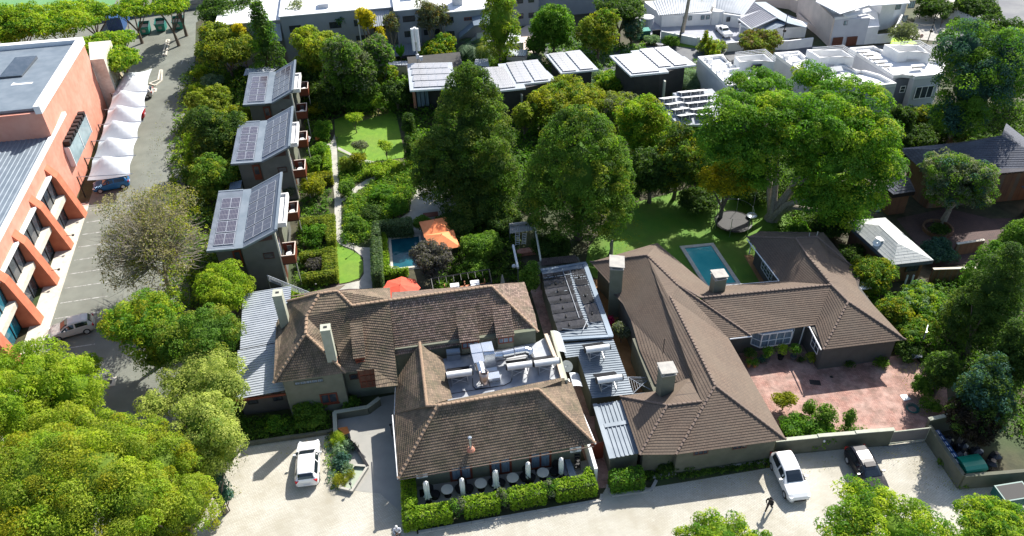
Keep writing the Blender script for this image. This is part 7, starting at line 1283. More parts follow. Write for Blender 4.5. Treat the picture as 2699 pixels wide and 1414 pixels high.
# foreground left
tree((-29.24,49.31,6.17,4.23,3.17), 'lime', 'bright lime feathery tree at the left edge above the drain cover', size=.2, asp=.42, lobes=[(-29.67,49.55,7.53,3.29,2.53), (-27.2,48.57,6.55,2.55,2.55), (-29,47.51,4.75,3.9,1.75), (-30.72,46.2,7.47,2.58,3.47), (-28.42,54.23,3.66,1.48,0.66)])
tree((-25.09,38.06,7.65,5.95,3.65), 'feather', 'huge feathery olive-lime tree filling the lower left corner', lobes=[(-25.74,38.56,9.63,3.31,1.63), (-22.12,37.6,9.59,3.54,1.59), (-24.34,35.53,8.02,4.48,2.02), (-20.01,35.81,8.19,2.77,2.19), (-24.22,42.59,7.25,2.77,1.25), (-27.77,37.12,5.75,3.9,1.75), (-26.65,42.94,7.37,3.04,1.37), (-21.91,40.16,7.13,2.43,1.13), (-27.99,39.66,8.35,2.35,2.35)], size=.2, mix=[('feather', .6), ('lime', .28), ('gold', .12)], trunk=.3, asp=.4)
tree((-17.9,36.6,7.42,3.35,4.42), 'feather', 'feathery olive-lime tree right of the huge corner tree, touching the forecourt', lobes=[(-19.43,40.09,6.64,2.58,1.64), (-17.43,36.93,5.55,2.25,2.55), (-21.01,42.19,7,2.22,1), (-19.79,36.65,4.32,2.93,1.32)], size=.19, mix=[('feather', .6), ('lime', .2), ('gold', .2)], trunk=.25, asp=.4)
kn = dict(size=.17, mix=[('knob', 1.0)], cr=.62, jit=.25, asp=.6, up=.6)
tree((-17.17,48.61,5.16,3.09,2.16), 'knob', 'knobbly yellow-green tree against the corner of the metal-roofed wing', lobes=[(-19.21,49.38,5.21,2.17,1.21), (-16.18,47.83,5.78,2.28,2.28), (-17.61,49.98,5.84,1.87,0.84)], **kn)
tree((-17.8,44.37,5.27,3.22,2.27), 'knob', 'knobbly yellow-green tree in the middle of the knobbly clump', lobes=[(-17.01,43.92,6.49,2.45,1.49), (-21.17,47.66,4.75,1.67,0.75), (-15.61,42.52,5.85,1.57,1.85)], **kn)
tree((-16.64,40.44,4.66,1.82,2.66), 'knob', 'lowest knobbly yellow-green tree overhanging the pale forecourt', lobes=[(-16.81,41.64,4.53,1.85,1.53), (-17.88,40.46,3.58,1.42,1.08)], **kn)
bush((-16.29,40.53,2.18,0.63,2.08), 'bluish', 'blue-green bush at the forecourt edge below the knobbly trees')
tree((-23.91,57.27,5.69,3.52,2.69), 'green', 'light green airy tree over the car park opposite the silver hatchback', size=.2, mix=[('green', .5), ('lime', .35), ('gold', .15)], dens=.7, core=.5)
tree((-18.67,53.91,5.36,3.43,2.86), 'mid', 'dense leafy green tree left of the pale corrugated roof', size=.2, lobes=[(-17.98,53.53,6.03,2.91,2.03), (-20.93,54.51,4.97,1.97,1.97), (-22.89,55.11,2.91,2.02,0.91)], mix=[('mid', .6), ('olive', .4)])
tree((-18.04,62.4,3.63,2.72,2.13), 'lime', 'bright lime bamboo clump in front of the nearest cottage', name='bamboo', size=.26, asp=.3, cr=.55, mix=[('lime', .75), ('hedge', .25)])
# sparse twiggy tree
gt = tree((-24.58,67.4,6.64,5.39,4.64), 'grey', 'big half-bare twiggy grey-green tree over the parking bays', size=.2, dens=.2, core=.0, mix=[('twig', .65), ('grey', .2), ('gold', .15)], bark='pale_bark', sp=.45, zlo=-.8, jit=1.0)
tx, ty, tz, tr, trz = (-24.58,67.4,6.64,5.39,4.64); mb = MB()
for k in range(360):
 a = rnd.random() * 6.283; e = rnd.uniform(.0,1.35); d = Vector((math.cos(a) * math.cos(e), math.sin(a) * math.cos(e), math.sin(e))); c = Vector((tx, ty, tz - trz * .55)); p = c + Vector((d.x * tr, d.y * tr, d.z * trz)) * .25; q = c + Vector((d.x * tr * 1.0, d.y * tr * 1.0, d.z * trz * 1.5)) * rnd.uniform(.75, .98); m_ = p.lerp(q, .5) + Vector((rnd.uniform(-.4, .4),) * 3); mb.path([p, m_, q], rs=[.055, .035, .012], n=3)
 for j in range(2): s = m_.lerp(q, rnd.random()); mb.tube(s, s + d * rnd.uniform(.6,1.4) + Vector([rnd.uniform(-.7, .7) for _ in range(3)]), .018, .006,3, caps=False)
mb.build('twigs', 'pale_bark', gt, kind='stuff')
# hedge row along the car park
for T_, pal, lb in (((-21.28,83.96,2.93,3.18,2.13), 'mid', 'dense dark green tree below the middle cottage left corner'), ((-21.44,90.8,4.41,3.7,3.41), 'dark', 'wide dark green tree between car park and middle cottage'), ((-24.15,101.77,3.2,3.03,2.4), 'olive', 'yellowish green tree beside the far car park hedge'), ((-23.07,88.75,2.34,1.84,1.84), 'dark', 'dark bushy tree behind the lime hedge'), ((-20.07,96.76,2.86,1.96,2.26), 'gold', 'golden green tree touching the middle cottage roof')): tree(T_, pal, lb, size=.28, mix=[(pal, .7), ('olive', .3)])
for k, (x, y, r, q) in enumerate(((500,185,22,22), (497,225,22,26), (492,270,20,24), (482,370,16,34), (478,410,14,26), (520,215,26,24), (545,205,20,20), (490,320,20,26))): pass
for T_, pal, lb in (((-27.34,114.86,1.3,1.34,1.2), 'lime', 'northernmost clipped lime hedge bush along the car park'), ((-26.85,108.79,1.51,1.28,1.41), 'lime', 'second lime hedge bush from the far end of the car park hedge'), ((-25.16,111.27,1.47,1.63,1.37), 'silver', 'soft silver-green shrub behind the far lime hedge'), ((-26.53,103.43,1.48,1.13,1.38), 'lime', 'third lime hedge bush from the far end of the car park hedge'), ((-25.56,93.96,1.77,0.86,1.67), 'hedge', 'narrow bright hedge bush beside the tree shadow on the asphalt'), ((-25.35,90.13,1.54,0.7,1.44), 'hedge', 'nearest narrow bright hedge bush of the car park hedge'), ((-25.57,87.98,0.98,0.64,0.88), 'mid', 'low green bush at the near end of the car park hedge')): bush(T_, pal, lb, size=.26)
# top left
tree((-22.93,113.75,5.18,4.35,3.18), 'olive', 'round olive green tree with a yellow crown edge by the car park', mix=[('olive', .6), ('gold', .25), ('dark', .15)], size=.32); bush((-20.95,115.68,6.45,1.2,1.45), 'yellow', 'bright yellow flowering treetop behind the round olive tree', trunk=.1, cat='tree', name='tree')
tree((-17.19,111.43,6.35,2.99,5.35), 'conifer', 'dark green conifer in front of the white-roofed apartments', shape='cone', size=.34, mix=[('dark', .5), ('green', .5)], core=.7); tree((-22.93,124.44,6.22,4.92,2.22), 'dark', 'dark purple-green tree cut by the top edge', size=.36)
for T_, lb in (((-53.25,126.27,6.27,4.56,3.27), 'lime tree at the far left top corner'), ((-46.83,124.68,6.3,5.11,2.3), 'lime spreading tree above the orange building roof'), ((-44,129.73,5.82,3.53,1.82), 'lime tree in front of the green sports court'), ((-38.23,130.38,5.51,3.27,1.51), 'thin lime tree beside the blue container'), ((-32.42,128.12,6.45,3.23,1.45), 'thin lime tree above the teal skips'), ((-38.38,119.28,5.37,3.05,1.37), 'lime tree leaning over the far car park'), ((-36.52,112.39,5.33,2.92,1.83), 'lime tree overhanging the farthest carport'), ((-41.47,117.73,5.48,3.29,1.48), 'lime tree right behind the orange parapet')):
 tree(T_, 'lime', lb, size=.34, dens=.75, core=.45, flat=.7, sp=.7, mix=[('lime', .7), ('green', .3)])
tree((-31.78,131.67,5.47,1.81,1.47), 'mid', 'dark green tree at the top edge beside the playing field', size=.36)
# apartments front
for T_, pal, lb, kw in (((-10.13,108.3,5.59,3.59,3.59), 'olive', 'yellow-green tree in front of the apartments, left of the grey one', dict(mix=[('olive', .6), ('lime', .25), ('gold', .15)])), ((-5.9,101.56,6.27,3.93,4.77), 'mid', 'large grey-green tree behind the farthest cottage', dict(mix=[('mid', .45), ('grey', .3), ('dark', .25)])), ((-2.39,104.16,5.54,2.33,3.54), 'grey', 'grey-green tree right of the large one by the awnings', dict(mix=[('grey', .5), ('green', .5)])),
 ((-12.67,118.87,6.56,2.36,2.56), 'grey', 'pale wispy birch against the left apartment wall', dict(dens=.5, core=.3)), ((-6.55,118,6.44,2.82,1.44), 'bluish', 'bluish green treetop in front of the apartment roof edge', dict(mix=[('bluish', .5), ('green', .5)])), ((-3.41,111.62,8,1.4,2), 'yellow', 'bright yellow tree in front of the apartments', dict()), ((-1.7,111.54,5.5,0.76,1.5), 'yellow', 'small yellow treetop right of the bright yellow tree', dict()),
 ((-12.57,106.41,3.31,2.64,2.31), 'dark', 'dark tree between the farthest cottage and the grove', dict()), ((-8.81,102.52,2.23,3.63,1.63), 'dark', 'dark shrub mass under the grove', dict(cat='shrub')), ((-2.22,105.19,2.5,2.39,1.5), 'gold', 'golden patched tree left of the phone mast pavilion', dict(mix=[('gold', .5), ('mid', .5)])), ((-0.37,99.82,2.64,2.04,2.04), 'dark', 'dark green tree at the corner of the leftmost pavilion', dict()), ((-5.31,101.53,1.6,3.11,1.4), 'mid', 'leafy hedge at the top edge of the upper lawn', dict(cat='shrub')),
 ((14.45,108.51,7,2.79,6), 'olive', 'tall ivy-clad olive green tree beside the stair tower', dict(mix=[('olive', .5), ('lime', .25), ('mid', .25)], shape='egg')), ((5.82,111.42,2.71,2.89,2.21), 'green', 'rounded green bush tree under the birches', dict(mix=[('green', .5), ('gold', .3), ('mid', .2)])), ((22.01,110.23,5.58,3.31,4.08), 'green', 'rounded dark-bottomed green tree by the beige driveway', dict(mix=[('green', .6), ('mid', .4)])), ((19.61,109.52,3.21,1.55,2.01), 'mid', 'small dark green tree on a thin stem by the driveway', dict()), ((27.96,107.88,4.93,3.18,3.43), 'olive', 'olive green tree with a lamp post in front', dict(mix=[('olive', .5), ('mid', .3), ('gold', .2)])), ((32.8,114.44,4.92,3.9,1.92), 'dark', 'dark grey-green tree at the top edge above the water tanks', dict()), ((34.08,112.17,2.73,1.83,2.23), 'grey', 'small dark silvery tree left of the water tanks', dict(mix=[('bluish', .6), ('grey', .4)]))):
 tree(T_, pal, lb, size=.32, **kw)
for T_, lb, d_ in (((0,114.3,6.32,1.44,1.82), 'bare reddish birch with white stem by the apartments', .16), ((5.25,114.82,6.76,2,2.76), 'slim green birch with white stem, left of the pair', .5), ((7.21,115.09,6.47,1.34,2.47), 'thin brownish birch, right of the pair', .3)):
 t_ = tree(T_, 'grey', lb, size=.28, dens=d_, core=0, bark='pale_bark', mix=[('grey', .6), ('bronze', .4)], trunk=.12, sp=.8, jit=1.0)
# centre giants
tree((7.38,79.97,6,4.33,9.16), 'conifer', 'tall dark conical tree, the tallest of the central pair', shape='egg', size=.24, cr=.62, sp=.12, bark='bark', lobes=[(7.22,80.44,6,4.86,8.58), (3.5,76.63,5,3.04,4.59), (8.99,74.28,5,2.41,4.16), (6.03,74.52,2,3.6,1.7), (1.82,77.39,4.5,1.91,4.08), (7.92,80.75,10,2.12,4.16), (8.54,72.67,1.87,2.09,1.57), (6.42,76.43,4.5,3.39,4.8)], mix=[('conifer', .55), ('mid', .25), ('dark', .2)], trunk=.4, core=.5)
tree((16.35,68.31,7.3,5.78,6.7), 'mid', 'broad egg-shaped dark green tree beside the shed lane', shape='egg', size=.22, cr=.6, mix=[('mid', .6), ('dark', .25), ('olive', .15)], trunk=.4, lobes=[(16.27,68.36,7.65,5.77,7.05), (14.16,69.85,5.2,3.69,4.7), (18.79,67.91,5.83,3.36,5.23)], core=.5)
for T_, pal, lb, kw in (((19.73,90.2,4.17,4.82,2.17), 'gold', 'wide olive-yellow tree in front of the second pavilion', dict(mix=[('gold', .45), ('olive', .4), ('mid', .15)])), ((14.37,88.97,3.55,1.67,2.55), 'olive', 'olive tree between the two dark giants', dict()), ((25.72,88.41,3.61,2.88,2.11), 'grey', 'greyish olive tree below the large pavilion', dict(mix=[('grey', .4), ('olive', .6)])), ((26.3,80.58,5.63,3.34,3.63), 'lime', 'airy lime green tree left of the rack roof', dict(mix=[('lime', .5), ('green', .3), ('gold', .2)], dens=.8)), ((28.16,73.23,4.89,3.37,4.49), 'dark', 'dark tree with a yellow-green top below the rack roof', dict(mix=[('dark', .55), ('gold', .25), ('mid', .2)])), ((25.35,73.09,4.1,2.53,3.1), 'dark', 'dark tree at the back edge of the house lawn', dict()), ((27.78,98.93,1.7,2.73,1.3), 'green', 'light green shrub between the small and large pavilions', dict(mix=[('green', .5), ('lime', .5)], cat='shrub')), ((29.76,97.32,1.69,1.56,1.29), 'mid', 'dark green shrub at the left corner of the large pavilion', dict(cat='shrub'))): tree(T_, pal, lb, size=.27, **kw)
for T_, lb in (((38.02,97.46,1.47,2.94,1.37), 'largest soft silver-green bush right of the large pavilion'), ((24.96,100.6,1.2,2.44,1.1), 'wide silver-green bush below the small pavilion'), ((33.35,95.64,0.83,1.14,0.73), 'small silver-green tuft bush above the rack roof'), ((23.96,121.53,0.16,0.06,0.06), '') ):
 if lb: bush(T_, 'silver', lb, size=.34, asp=.16, up=.1, jit=.3, cr=.7, dens=1.4)
# yellow conifer hedge beside the townhouses
for k in range(11): 
 u = k / 10; x = 42.5 - 2.0 * u + (.4 if k > 5 else 0); y = 108.5 - 22 * u; bush((x + 1.4, y, 1.5, .75,1.6), 'gold', ('yellow-green conifer in the row beside the leftmost townhouse, %s' % ('%s from the street' % ('first', 'second', 'third', 'fourth', 'fifth', 'sixth', 'seventh', 'eighth', 'ninth', 'tenth', 'eleventh')[k])), group='yellow-green conifers beside the townhouse', shape='cone', size=.3, mix=[('gold', .5), ('lime', .5)], core=.9)
bush((44.56,107.57,1.08,2.15,0.98), 'lime', 'bright green shrub mass behind the yellow conifers', size=.3, mix=[('lime', .6), ('grey', .4)])
tree((50.2,104.47,2.45,3.21,1.45), 'bronze', 'autumn brown and olive tree in front of the white street wall', size=.3, mix=[('bronze', .5), ('olive', .5)])
bush((65.72,112.85,2.17,1.3,1.17), 'gold', 'orange-green shrub inside the beige garden wall', size=.32); bush((71.51,103.92,2.22,2.25,1.72), 'grey', 'wispy pale shrub above the bright verge', size=.26, dens=.5, core=0)
for x, y, lb in ((2340,18, 'dark clipped hedge by the far street'), (2395,20, 'dark hedge right of the street name pole')): bush((80.97,112.07,1.67,3,1.57) if x < 2380 else (86.46,110.16,1.9,3.57,1.8), 'dark', lb, size=.34)
for T_, lb in (((80.5,108.62,1.72,0.59,0.52), 'left round topiary ball against the white street wall'), ((81.61,107,1.66,0.52,0.46), 'right round topiary ball against the white street wall')): bush(T_, 'dark', lb, size=.2, group='topiary balls by the street wall')
tree((74.11,87.22,7.39,4.39,4.39), 'dark', 'dark tree mass at the top right corner', size=.33)
# the giant spreading tree
G_ = dict(size=.25, cr=.8, jit=.45, flat=.8)
gl = [(35.73,73.15,12.55,3.3,1.55), (41.26,72.95,13.01,2.34,1.51), (43.01,67.86,12.96,3.66,1.96), (32.34,69.88,11.4,3.45,2.4), (36.09,68.23,11.84,3.48,2.34), (39.12,65.7,12.2,3.97,2.7), (42.9,63.67,11.38,3.08,2.38), (30.14,68.06,9.11,2.51,2.61), (44.12,61.96,8.53,2.34,2.03), (33.15,66.84,9,3.11,2), (39.79,63.55,9.01,3.61,2.01), (41.61,61.24,6.63,2.96,1.63), (37.83,64.52,8,2.39,1.5), (40.75,64.6,5.02,3.37,1.52), (42.06,62.95,3.07,2.38,1.07), (36.39,66.06,10.61,2.68,1.61), (38.37,61.83,6.23,2.29,1.73), (33.83,66.56,6.57,2.37,1.07)]
gx, gy = 37.0,67.5
giant = tree((gx, gy, 9,9,5), 'big', 'giant spreading bright green tree overhanging the house lawn', name='tree', lobes=gl, trunk=0, core=.5, mix=[('big', .55), ('green', .25), ('lime', .2)], **G_)
for j, l in enumerate(gl):
 if j % 2 == 0: b = Vector((gx + rnd.uniform(-.4, .4), gy + rnd.uniform(-.4, .4), 0)); e = Vector((l[0], l[1], l[2])); mb = MB(); mb.path([b, b.lerp(e, .3) + Vector((0,0,1.2)), b.lerp(e, .7) + Vector((0,0, .6)), e], rs=[.42, .28, .18, .07], n=7); mb.build('trunk' if j == 0 else 'limb', 'pale_bark', giant)
tree((31.35,67.8,5.41,3.14,1.41), 'yellow', 'yellowing tree lobe hanging over the white goal frame', size=.25, mix=[('yellow', .6), ('gold', .3), ('big', .1)])
for T_, pal, lb in (((41.41,63.94,1.49,2.43,1.09), 'dark', 'dark shrub mass under the giant tree beside the north-east wing'), ((38.2,63.83,1.29,1.21,1.09), 'green', 'bright green shrub at the foot of the giant tree'), ((36.44,71.22,1.81,2.57,1.21), 'dark', 'dark undergrowth behind the trampoline'), ((30.11,70.75,1.44,2.54,1.14), 'dark', 'dark undergrowth behind the goal frame'), ((50.45,70.8,4.75,1.7,2.75), 'big', 'right flank foliage of the giant tree over the brick house')): bush(T_, pal, lb, size=.24)
# right side
tree((62.11,76.35,8.89,4.6,6.89), 'bluish', 'tall dark blue-green feathery tree at the right edge', size=.26, mix=[('bluish', .4), ('mid', .4), ('green', .2)], lobes=[(60.63,76.61,12.42,3.42,3.42), (60.47,73.46,9.77,4.03,3.77), (59.3,72.77,6.47,3.02,2.47), (63.89,74.36,10.82,3.83,4.82)], trunk=.4)
for T_, pal, lb in (((61.45,80.61,2.01,2.13,1.71), 'gold', 'yellow-topped shrub in front of the rightmost townhouse'), ((58.12,80.22,2.34,1.69,2.04), 'dark', 'dark conifer shrub left of the yellow-topped one'), ((63.23,77.69,2.06,2.55,1.76), 'dark', 'dark shrub row under the blue-green tree'), ((58.46,77.75,1.55,2.78,1.25), 'dark', 'low dark hedge above the brick house roof')): bush(T_, pal, lb, size=.26, mix=[(pal, .6), ('dark', .4)])
tree((53.87,63.38,5.55,3.89,3.35), 'grey', 'silvery grey-green tree growing from the round planter', size=.22, mix=[('grey', .45), ('mid', .4), ('bluish', .15)], bark='pale_bark', trunk=.3)
bush((52.43,61.58,0.57,1.05,0.47), 'dark', 'clipped dark ring hedge inside the round planter', size=.18); bush((50.09,57.83,0.97,1.94,0.87), 'bluish', 'rounded dark bluish bush on the brick yard', size=.2)
for T_, pal, lb, kw in (((45.38,45.21,6.14,2.43,5.74), 'dark', 'tall dark conifer mass at the right edge beside the brick wall', dict(shape='egg')), ((49.39,51.04,3.76,1.7,3.46), 'green', 'bright feathery conifer standing over the brick wall at the right edge', dict(shape='egg', mix=[('green', .5), ('mid', .5)])), ((45.05,47.1,3.22,1.7,2.92), 'conifer', 'dark feathery conifer left of the tall edge conifer', dict(shape='egg')), ((40.61,37.27,4.23,2.39,3.83), 'bluish', 'blue-grey conifer at the right edge above the bin store', dict(mix=[('bluish', .5), ('dark', .5)])), ((39.12,36.27,3,2.09,1.8), 'maroon', 'dark maroon leaved tree shading the bin store', dict(mix=[('maroon', .8), ('dark', .2)])), ((39.92,41.46,3.12,1.58,2.82), 'dark', 'dark shrub mass right of the brick courtyard', dict(mix=[('dark', .7), ('mid', .3)])), ((53.49,52.89,4.88,2.16,4.48), 'mid', 'bright topped conifer beyond the right edge', dict()), ((44.14,39.45,5.64,1.83,5.24), 'dark', 'dark conifer beyond the right edge by the bins', dict())): tree(T_, pal, lb, size=.19, **kw)
for T_, pal, lb, kw in (((40.82,54.24,2.57,2.27,2.27), 'mid', 'dense green shrub beside the white hip roof', dict(mix=[('mid', .6), ('gold', .4)])), ((40.69,49.81,2.05,1.75,1.75), 'mid', 'green shrub below the white hip roof corner', dict(mix=[('mid', .5), ('gold', .5)])), ((44.49,51.42,1.21,2.24,1.01), 'green', 'loose bright green garden shrubs in front of the brick wall', dict(mix=[('green', .5), ('lime', .3), ('silver', .2)])), ((41.67,47.84,1.3,2.08,1.1), 'mid', 'green shrubs between the bungalow eave and the conifers', dict(mix=[('mid', .5), ('gold', .3), ('green', .2)])), ((41.43,59.07,1.11,1.55,0.91), 'dark', 'dark shrub behind the north-east wing', dict()), ((39.05,41.84,1.07,0.97,0.97), 'mid', 'green shrub beside the garden hose', dict()), ((40.14,46.16,0.78,1.36,0.68), 'dark', 'dark shrub around the basketball hoop', dict()), ((38.95,40.19,0.51,0.83,0.41), 'mid', 'low green shrub below the hose at the gate', dict())): bush(T_, pal, lb, size=.19, **kw)
# bottom right foreground
tree((26.75,27.06,5.96,4.37,1.96), 'lime', 'bright lime feathery tree hiding the nose of the black hatchback', lobes=[(25.41,28.05,7.01,2.24,1.01), (26.75,26.21,7.2,2.67,1.2), (23.54,26.8,6.77,1.71,0.77), (29.1,25.54,5.88,1.96,0.88)], size=.2, asp=.4, mix=[('lime', .6), ('green', .4)], core=.42); tree((16.74,29.28,4.28,2.83,1.28), 'lime', 'low bright lime treetop at the bottom edge below the white SUV', size=.19, asp=.4, mix=[('lime', .55), ('green', .45)], lobes=[(16.76,29.18,4.86,1.92,0.86), (14.62,29.03,4.57,1.27,0.57), (18.55,28.24,4.68,1.52,0.68)]); tree((35.41,27.69,3.2,2.64,1.2), 'lime', 'bright lime treetop in the lower right corner by the trailer', size=.2, asp=.4, mix=[('lime', .6), ('green', .4)])
# gardens
for T_, pal, lb in (((-5.98,95.37,2.18,1.28,0.58), 'lime', 'small round fruit tree at the top of the upper lawn'), ((-5.48,88.12,2.23,1.12,0.73), 'grey', 'small greyish fruit tree left of centre on the upper lawn'), ((-5.68,86.39,1.66,1.02,0.76), 'gold', 'small thin-leaved tree just below the greyish fruit tree'), ((-2.48,87.61,2.15,1.03,0.55), 'lime', 'small yellow-green fruit tree at the right of the upper lawn'), ((-3.05,99.05,1.82,0.82,0.62), 'lime', 'young tree on the bare earth patch')): tree(T_, pal, lb, size=.2, trunk=.06, dens=.8, core=.45, group='small fruit trees on the upper lawn')
for T_, pal, lb in (((-10.86,100.66,1.13,1.34,0.93), 'gold', 'rounded golden bush right of the farthest cottage'), ((-10.09,94.31,1.47,1.27,1.27), 'green', 'bright green bush beside the path by the middle cottage'), ((-10.78,81.62,1.44,1.6,1.34), 'gold', 'golden topped bush between middle and nearest cottages'), ((-13.72,82.18,1.06,1.25,0.86), 'grey', 'pale grey-green bush behind the nearest cottage roof'), ((-10.73,72.9,1.05,1.49,0.95), 'green', 'bright leafy shrub inside the upper hedge square'), ((-10.61,68.38,0.72,1.03,0.62), 'purple', 'spiky purple plant bed inside the lower hedge square'), ((0.96,64.3,2.59,2.1,1.79), 'purple', 'grey purple smoke-bush beside the plunge pool'), ((6.02,66.32,2,2.17,1.5), 'mid', 'dark green bush right of the smoke-bush'), ((5.11,64.08,1.38,1.94,1.08), 'mid', 'dark green bush behind the terrace pergola'), ((9.68,59.81,2.59,1.19,2.09), 'mid', 'dark green shrub between the ridge and the matted shed'), ((3.69,70.9,1.51,2.47,1.11), 'dark', 'shaded shrub behind the orange parasols'), ((9.13,71.12,1.33,2.08,0.93), 'dark', 'dark undergrowth by the storage frame'), ((12.93,65.75,1.38,2.18,0.98), 'dark', 'dark shrub behind the leaf strewn lean-to'), ((0.51,72.53,1.32,1,1.12), 'mid', 'clipped round bush above the orange parasols'),
 ((-7.25,81.18,0.99,1.07,0.94), 'mid', 'leafy bed at the fork of the garden path'), ((-6.34,74.03,1,1.34,0.95), 'mid', 'dense leafy bed inside the curve of the path'), ((-3.33,79.64,0.93,1.68,0.83), 'green', 'bright green shrubs in the central bed'), ((-1.79,75.63,1.56,1.36,1.36), 'green', 'bright green arching shrub left of the dark giant'), ((-3.69,84.66,0.84,1.75,0.79), 'lime', 'yellow-green low bushes below the upper lawn'), ((-1.84,85.55,0.59,1.21,0.54), 'lime', 'yellow-green bush at the lawn corner near the giant'), ((-4.63,76.11,0.85,1.45,0.75), 'dark', 'dark leafy shrubs in the middle of the central bed'), ((0.21,85.98,2.13,0.74,1.83), 'dark', 'dark hedge along the right side of the upper lawn'), ((0.4,92.08,2.44,0.97,2.14), 'dark', 'dark shrub under the leftmost pavilion'), ((-7.05,86.06,1.12,1.02,1.02), 'olive', 'small olive bush beside the curved lawn path'), ((-10.57,90.07,1.08,1.24,0.98), 'green', 'green bush above the first hedge square'), ((-10.97,87.32,1.12,1.02,1.02), 'mid', 'dark leafy shrub in the first hedge square'),
 ((-12.76,63.87,0.7,1.33,0.6), 'lime', 'bright leafy shrub behind the tall chimneys'), ((-14.25,63.61,0.67,0.98,0.57), 'green', 'big-leaved green shrub beside the pale roof'), ((-13.18,47.83,0.63,0.84,0.53), 'green', 'rounded green bush in the bed under the cream wing'), ((-7.29,49.16,0.49,0.86,0.39), 'mid', 'low green shrub in the bed beside the ramp wall'), ((-10.46,48.13,0.83,1.62,0.73), 'mid', 'low dark planting along the bed under the wall'), ((16.72,52.41,1.31,0.91,0.91), 'grey', 'pale olive tree in the ochre side yard'), ((16.17,54.41,0.8,0.36,0.6), 'pink', 'bright pink bougainvillea beside the matted shed'), ((16.18,53.67,0.49,0.32,0.39), 'pink', 'lower pink bougainvillea cluster'),
 ((16.97,54.52,0.31,0.36,0.21), 'dark', 'dark creeper on the bungalow wall'), ((21.5,59.33,1.08,0.53,0.88), 'dark', 'dark creeper near the bungalow chimney'), ((18.27,38.25,0.43,0.73,0.33), 'dark', 'dark low planting by the bungalow front wall'), ((16.56,38.31,0.51,0.9,0.41), 'dark', 'dark low planting right of the cube shrubs'),
 ((27.5,42.27,1.07,1.02,0.57), 'gold', 'small yellowing tree behind the boundary wall'), ((27.43,40.05,0.73,1.41,0.63), 'green', 'glossy green bed behind the boundary wall, left part'), ((29.87,39.9,1.31,0.87,1.11), 'mid', 'upright green shrub in the middle of the wall bed'), ((28.95,39.09,0.8,1.55,0.7), 'green', 'low bright planting along the inner boundary wall'), ((31.34,39.2,1.33,0.5,1.13), 'mid', 'narrow upright shrub at the right of the wall bed'), ((29.13,41.06,1.12,0.57,0.92), 'mid', 'small upright shrub left of the middle wall shrub'),
 ((36.81,34.97,0.22,0.24,0.17), 'mid', 'small weed tuft nearest the gate along the bin wall'), ((37.43,34.32,0.28,0.3,0.23), 'mid', 'weed tuft at the middle of the bin wall'), ((37.32,32.73,0.28,0.23,0.23), 'mid', 'weed tuft at the near end of the bin wall'), ((37.57,45.53,0.35,0.68,0.3), 'mid', 'low rounded bush at the foot of the right wing wall'),
 ((39.9,111.27,0.73,1.5,0.68), 'mid', 'low green mound by the street'), ((37.38,112.8,0.63,1.28,0.58), 'silver', 'pale shrubs below the green dumpster'), ((18.77,108.18,1.05,1.89,0.85), 'silver', 'feathery pale green shrub behind the second pavilion'), ((21.94,108.44,1.08,1.45,0.88), 'green', 'bright shrub between pavilions two and three'), ((15.27,109.1,1.47,1.45,1.17), 'green', 'leafy shrubs right of the palm'), ((2.51,110.53,0.95,1.67,0.75), 'grey', 'shrubs below the phone mast'), ((22.37,98.65,1,1.36,0.8), 'olive', 'twiggy shrub below the small pavilion corner')):
 bush(T_, pal, lb, size=.19 if 'apart' not in lb else .3)
# potted plants in the courtyard
for k, (x, y, r, m_, lb) in enumerate(((1888,893,15, 'terracotta', 'dark round shrub in a terracotta pot beside the white column'), (1885,912,7, 'terracotta', 'small plant in a terracotta pot at the roof corner'), (1900,915,8, 'terracotta', 'small green plant in a wide terracotta bowl'), (1932,890,15, 'grey_pot', 'bright green bush in a grey pot, left under the bay window'), (1968,885,13, 'black_plastic', 'leggy lime bush in a black square pot under the bay window'), (2000,885,15, 'grey_pot', 'bright green bush in a grey pot, right under the bay window'), (2040,902,15, 'grey_pot', 'olive bush in the inner courtyard corner'), (2015,905,7, 'black_plastic', 'small round dark ball plant near the inner corner'), (1915,905,10, 'black_plastic', 'bluish plant between the courtyard pots'), (2140,915,15, 'grey_pot', 'dark green clipped plant by the right wing wall'))):
 T_ = {0: (26.89,48.05,0.95,0.51,0.45), 1: (26.6,47.42,0.57,0.24,0.17), 2: (27.09,47.29,0.5,0.27,0.2), 3: (28.35,47.8,1.01,0.51,0.51), 4: (29.62,47.81,1.14,0.44,0.44), 5: (30.69,47.6,1.05,0.51,0.45), 6: (31.93,46.97,0.58,0.51,0.38), 7: (31.16,47.18,0.27,0.24,0.17), 8: (27.84,47.69,0.39,0.34,0.19), 9: (34.96,45.91,0.33,0.51,0.23)}[k]
 t_ = bush(T_, ('dark', 'green', 'green', 'green', 'lime', 'green', 'olive', 'dark', 'bluish', 'dark')[k], lb, group='potted plants in the brick courtyard', size=.14, trunk=.03, cat='potted plant', name='potted_plant'); mb = MB(); w = .3 if r > 10 else .18; mb.lathe([(w * .7, .02), (w, .42), (w * .9, .42), (w * .85, .36)], (T_[0], T_[1], .01), 12); mb.build('pot', m_, t_)
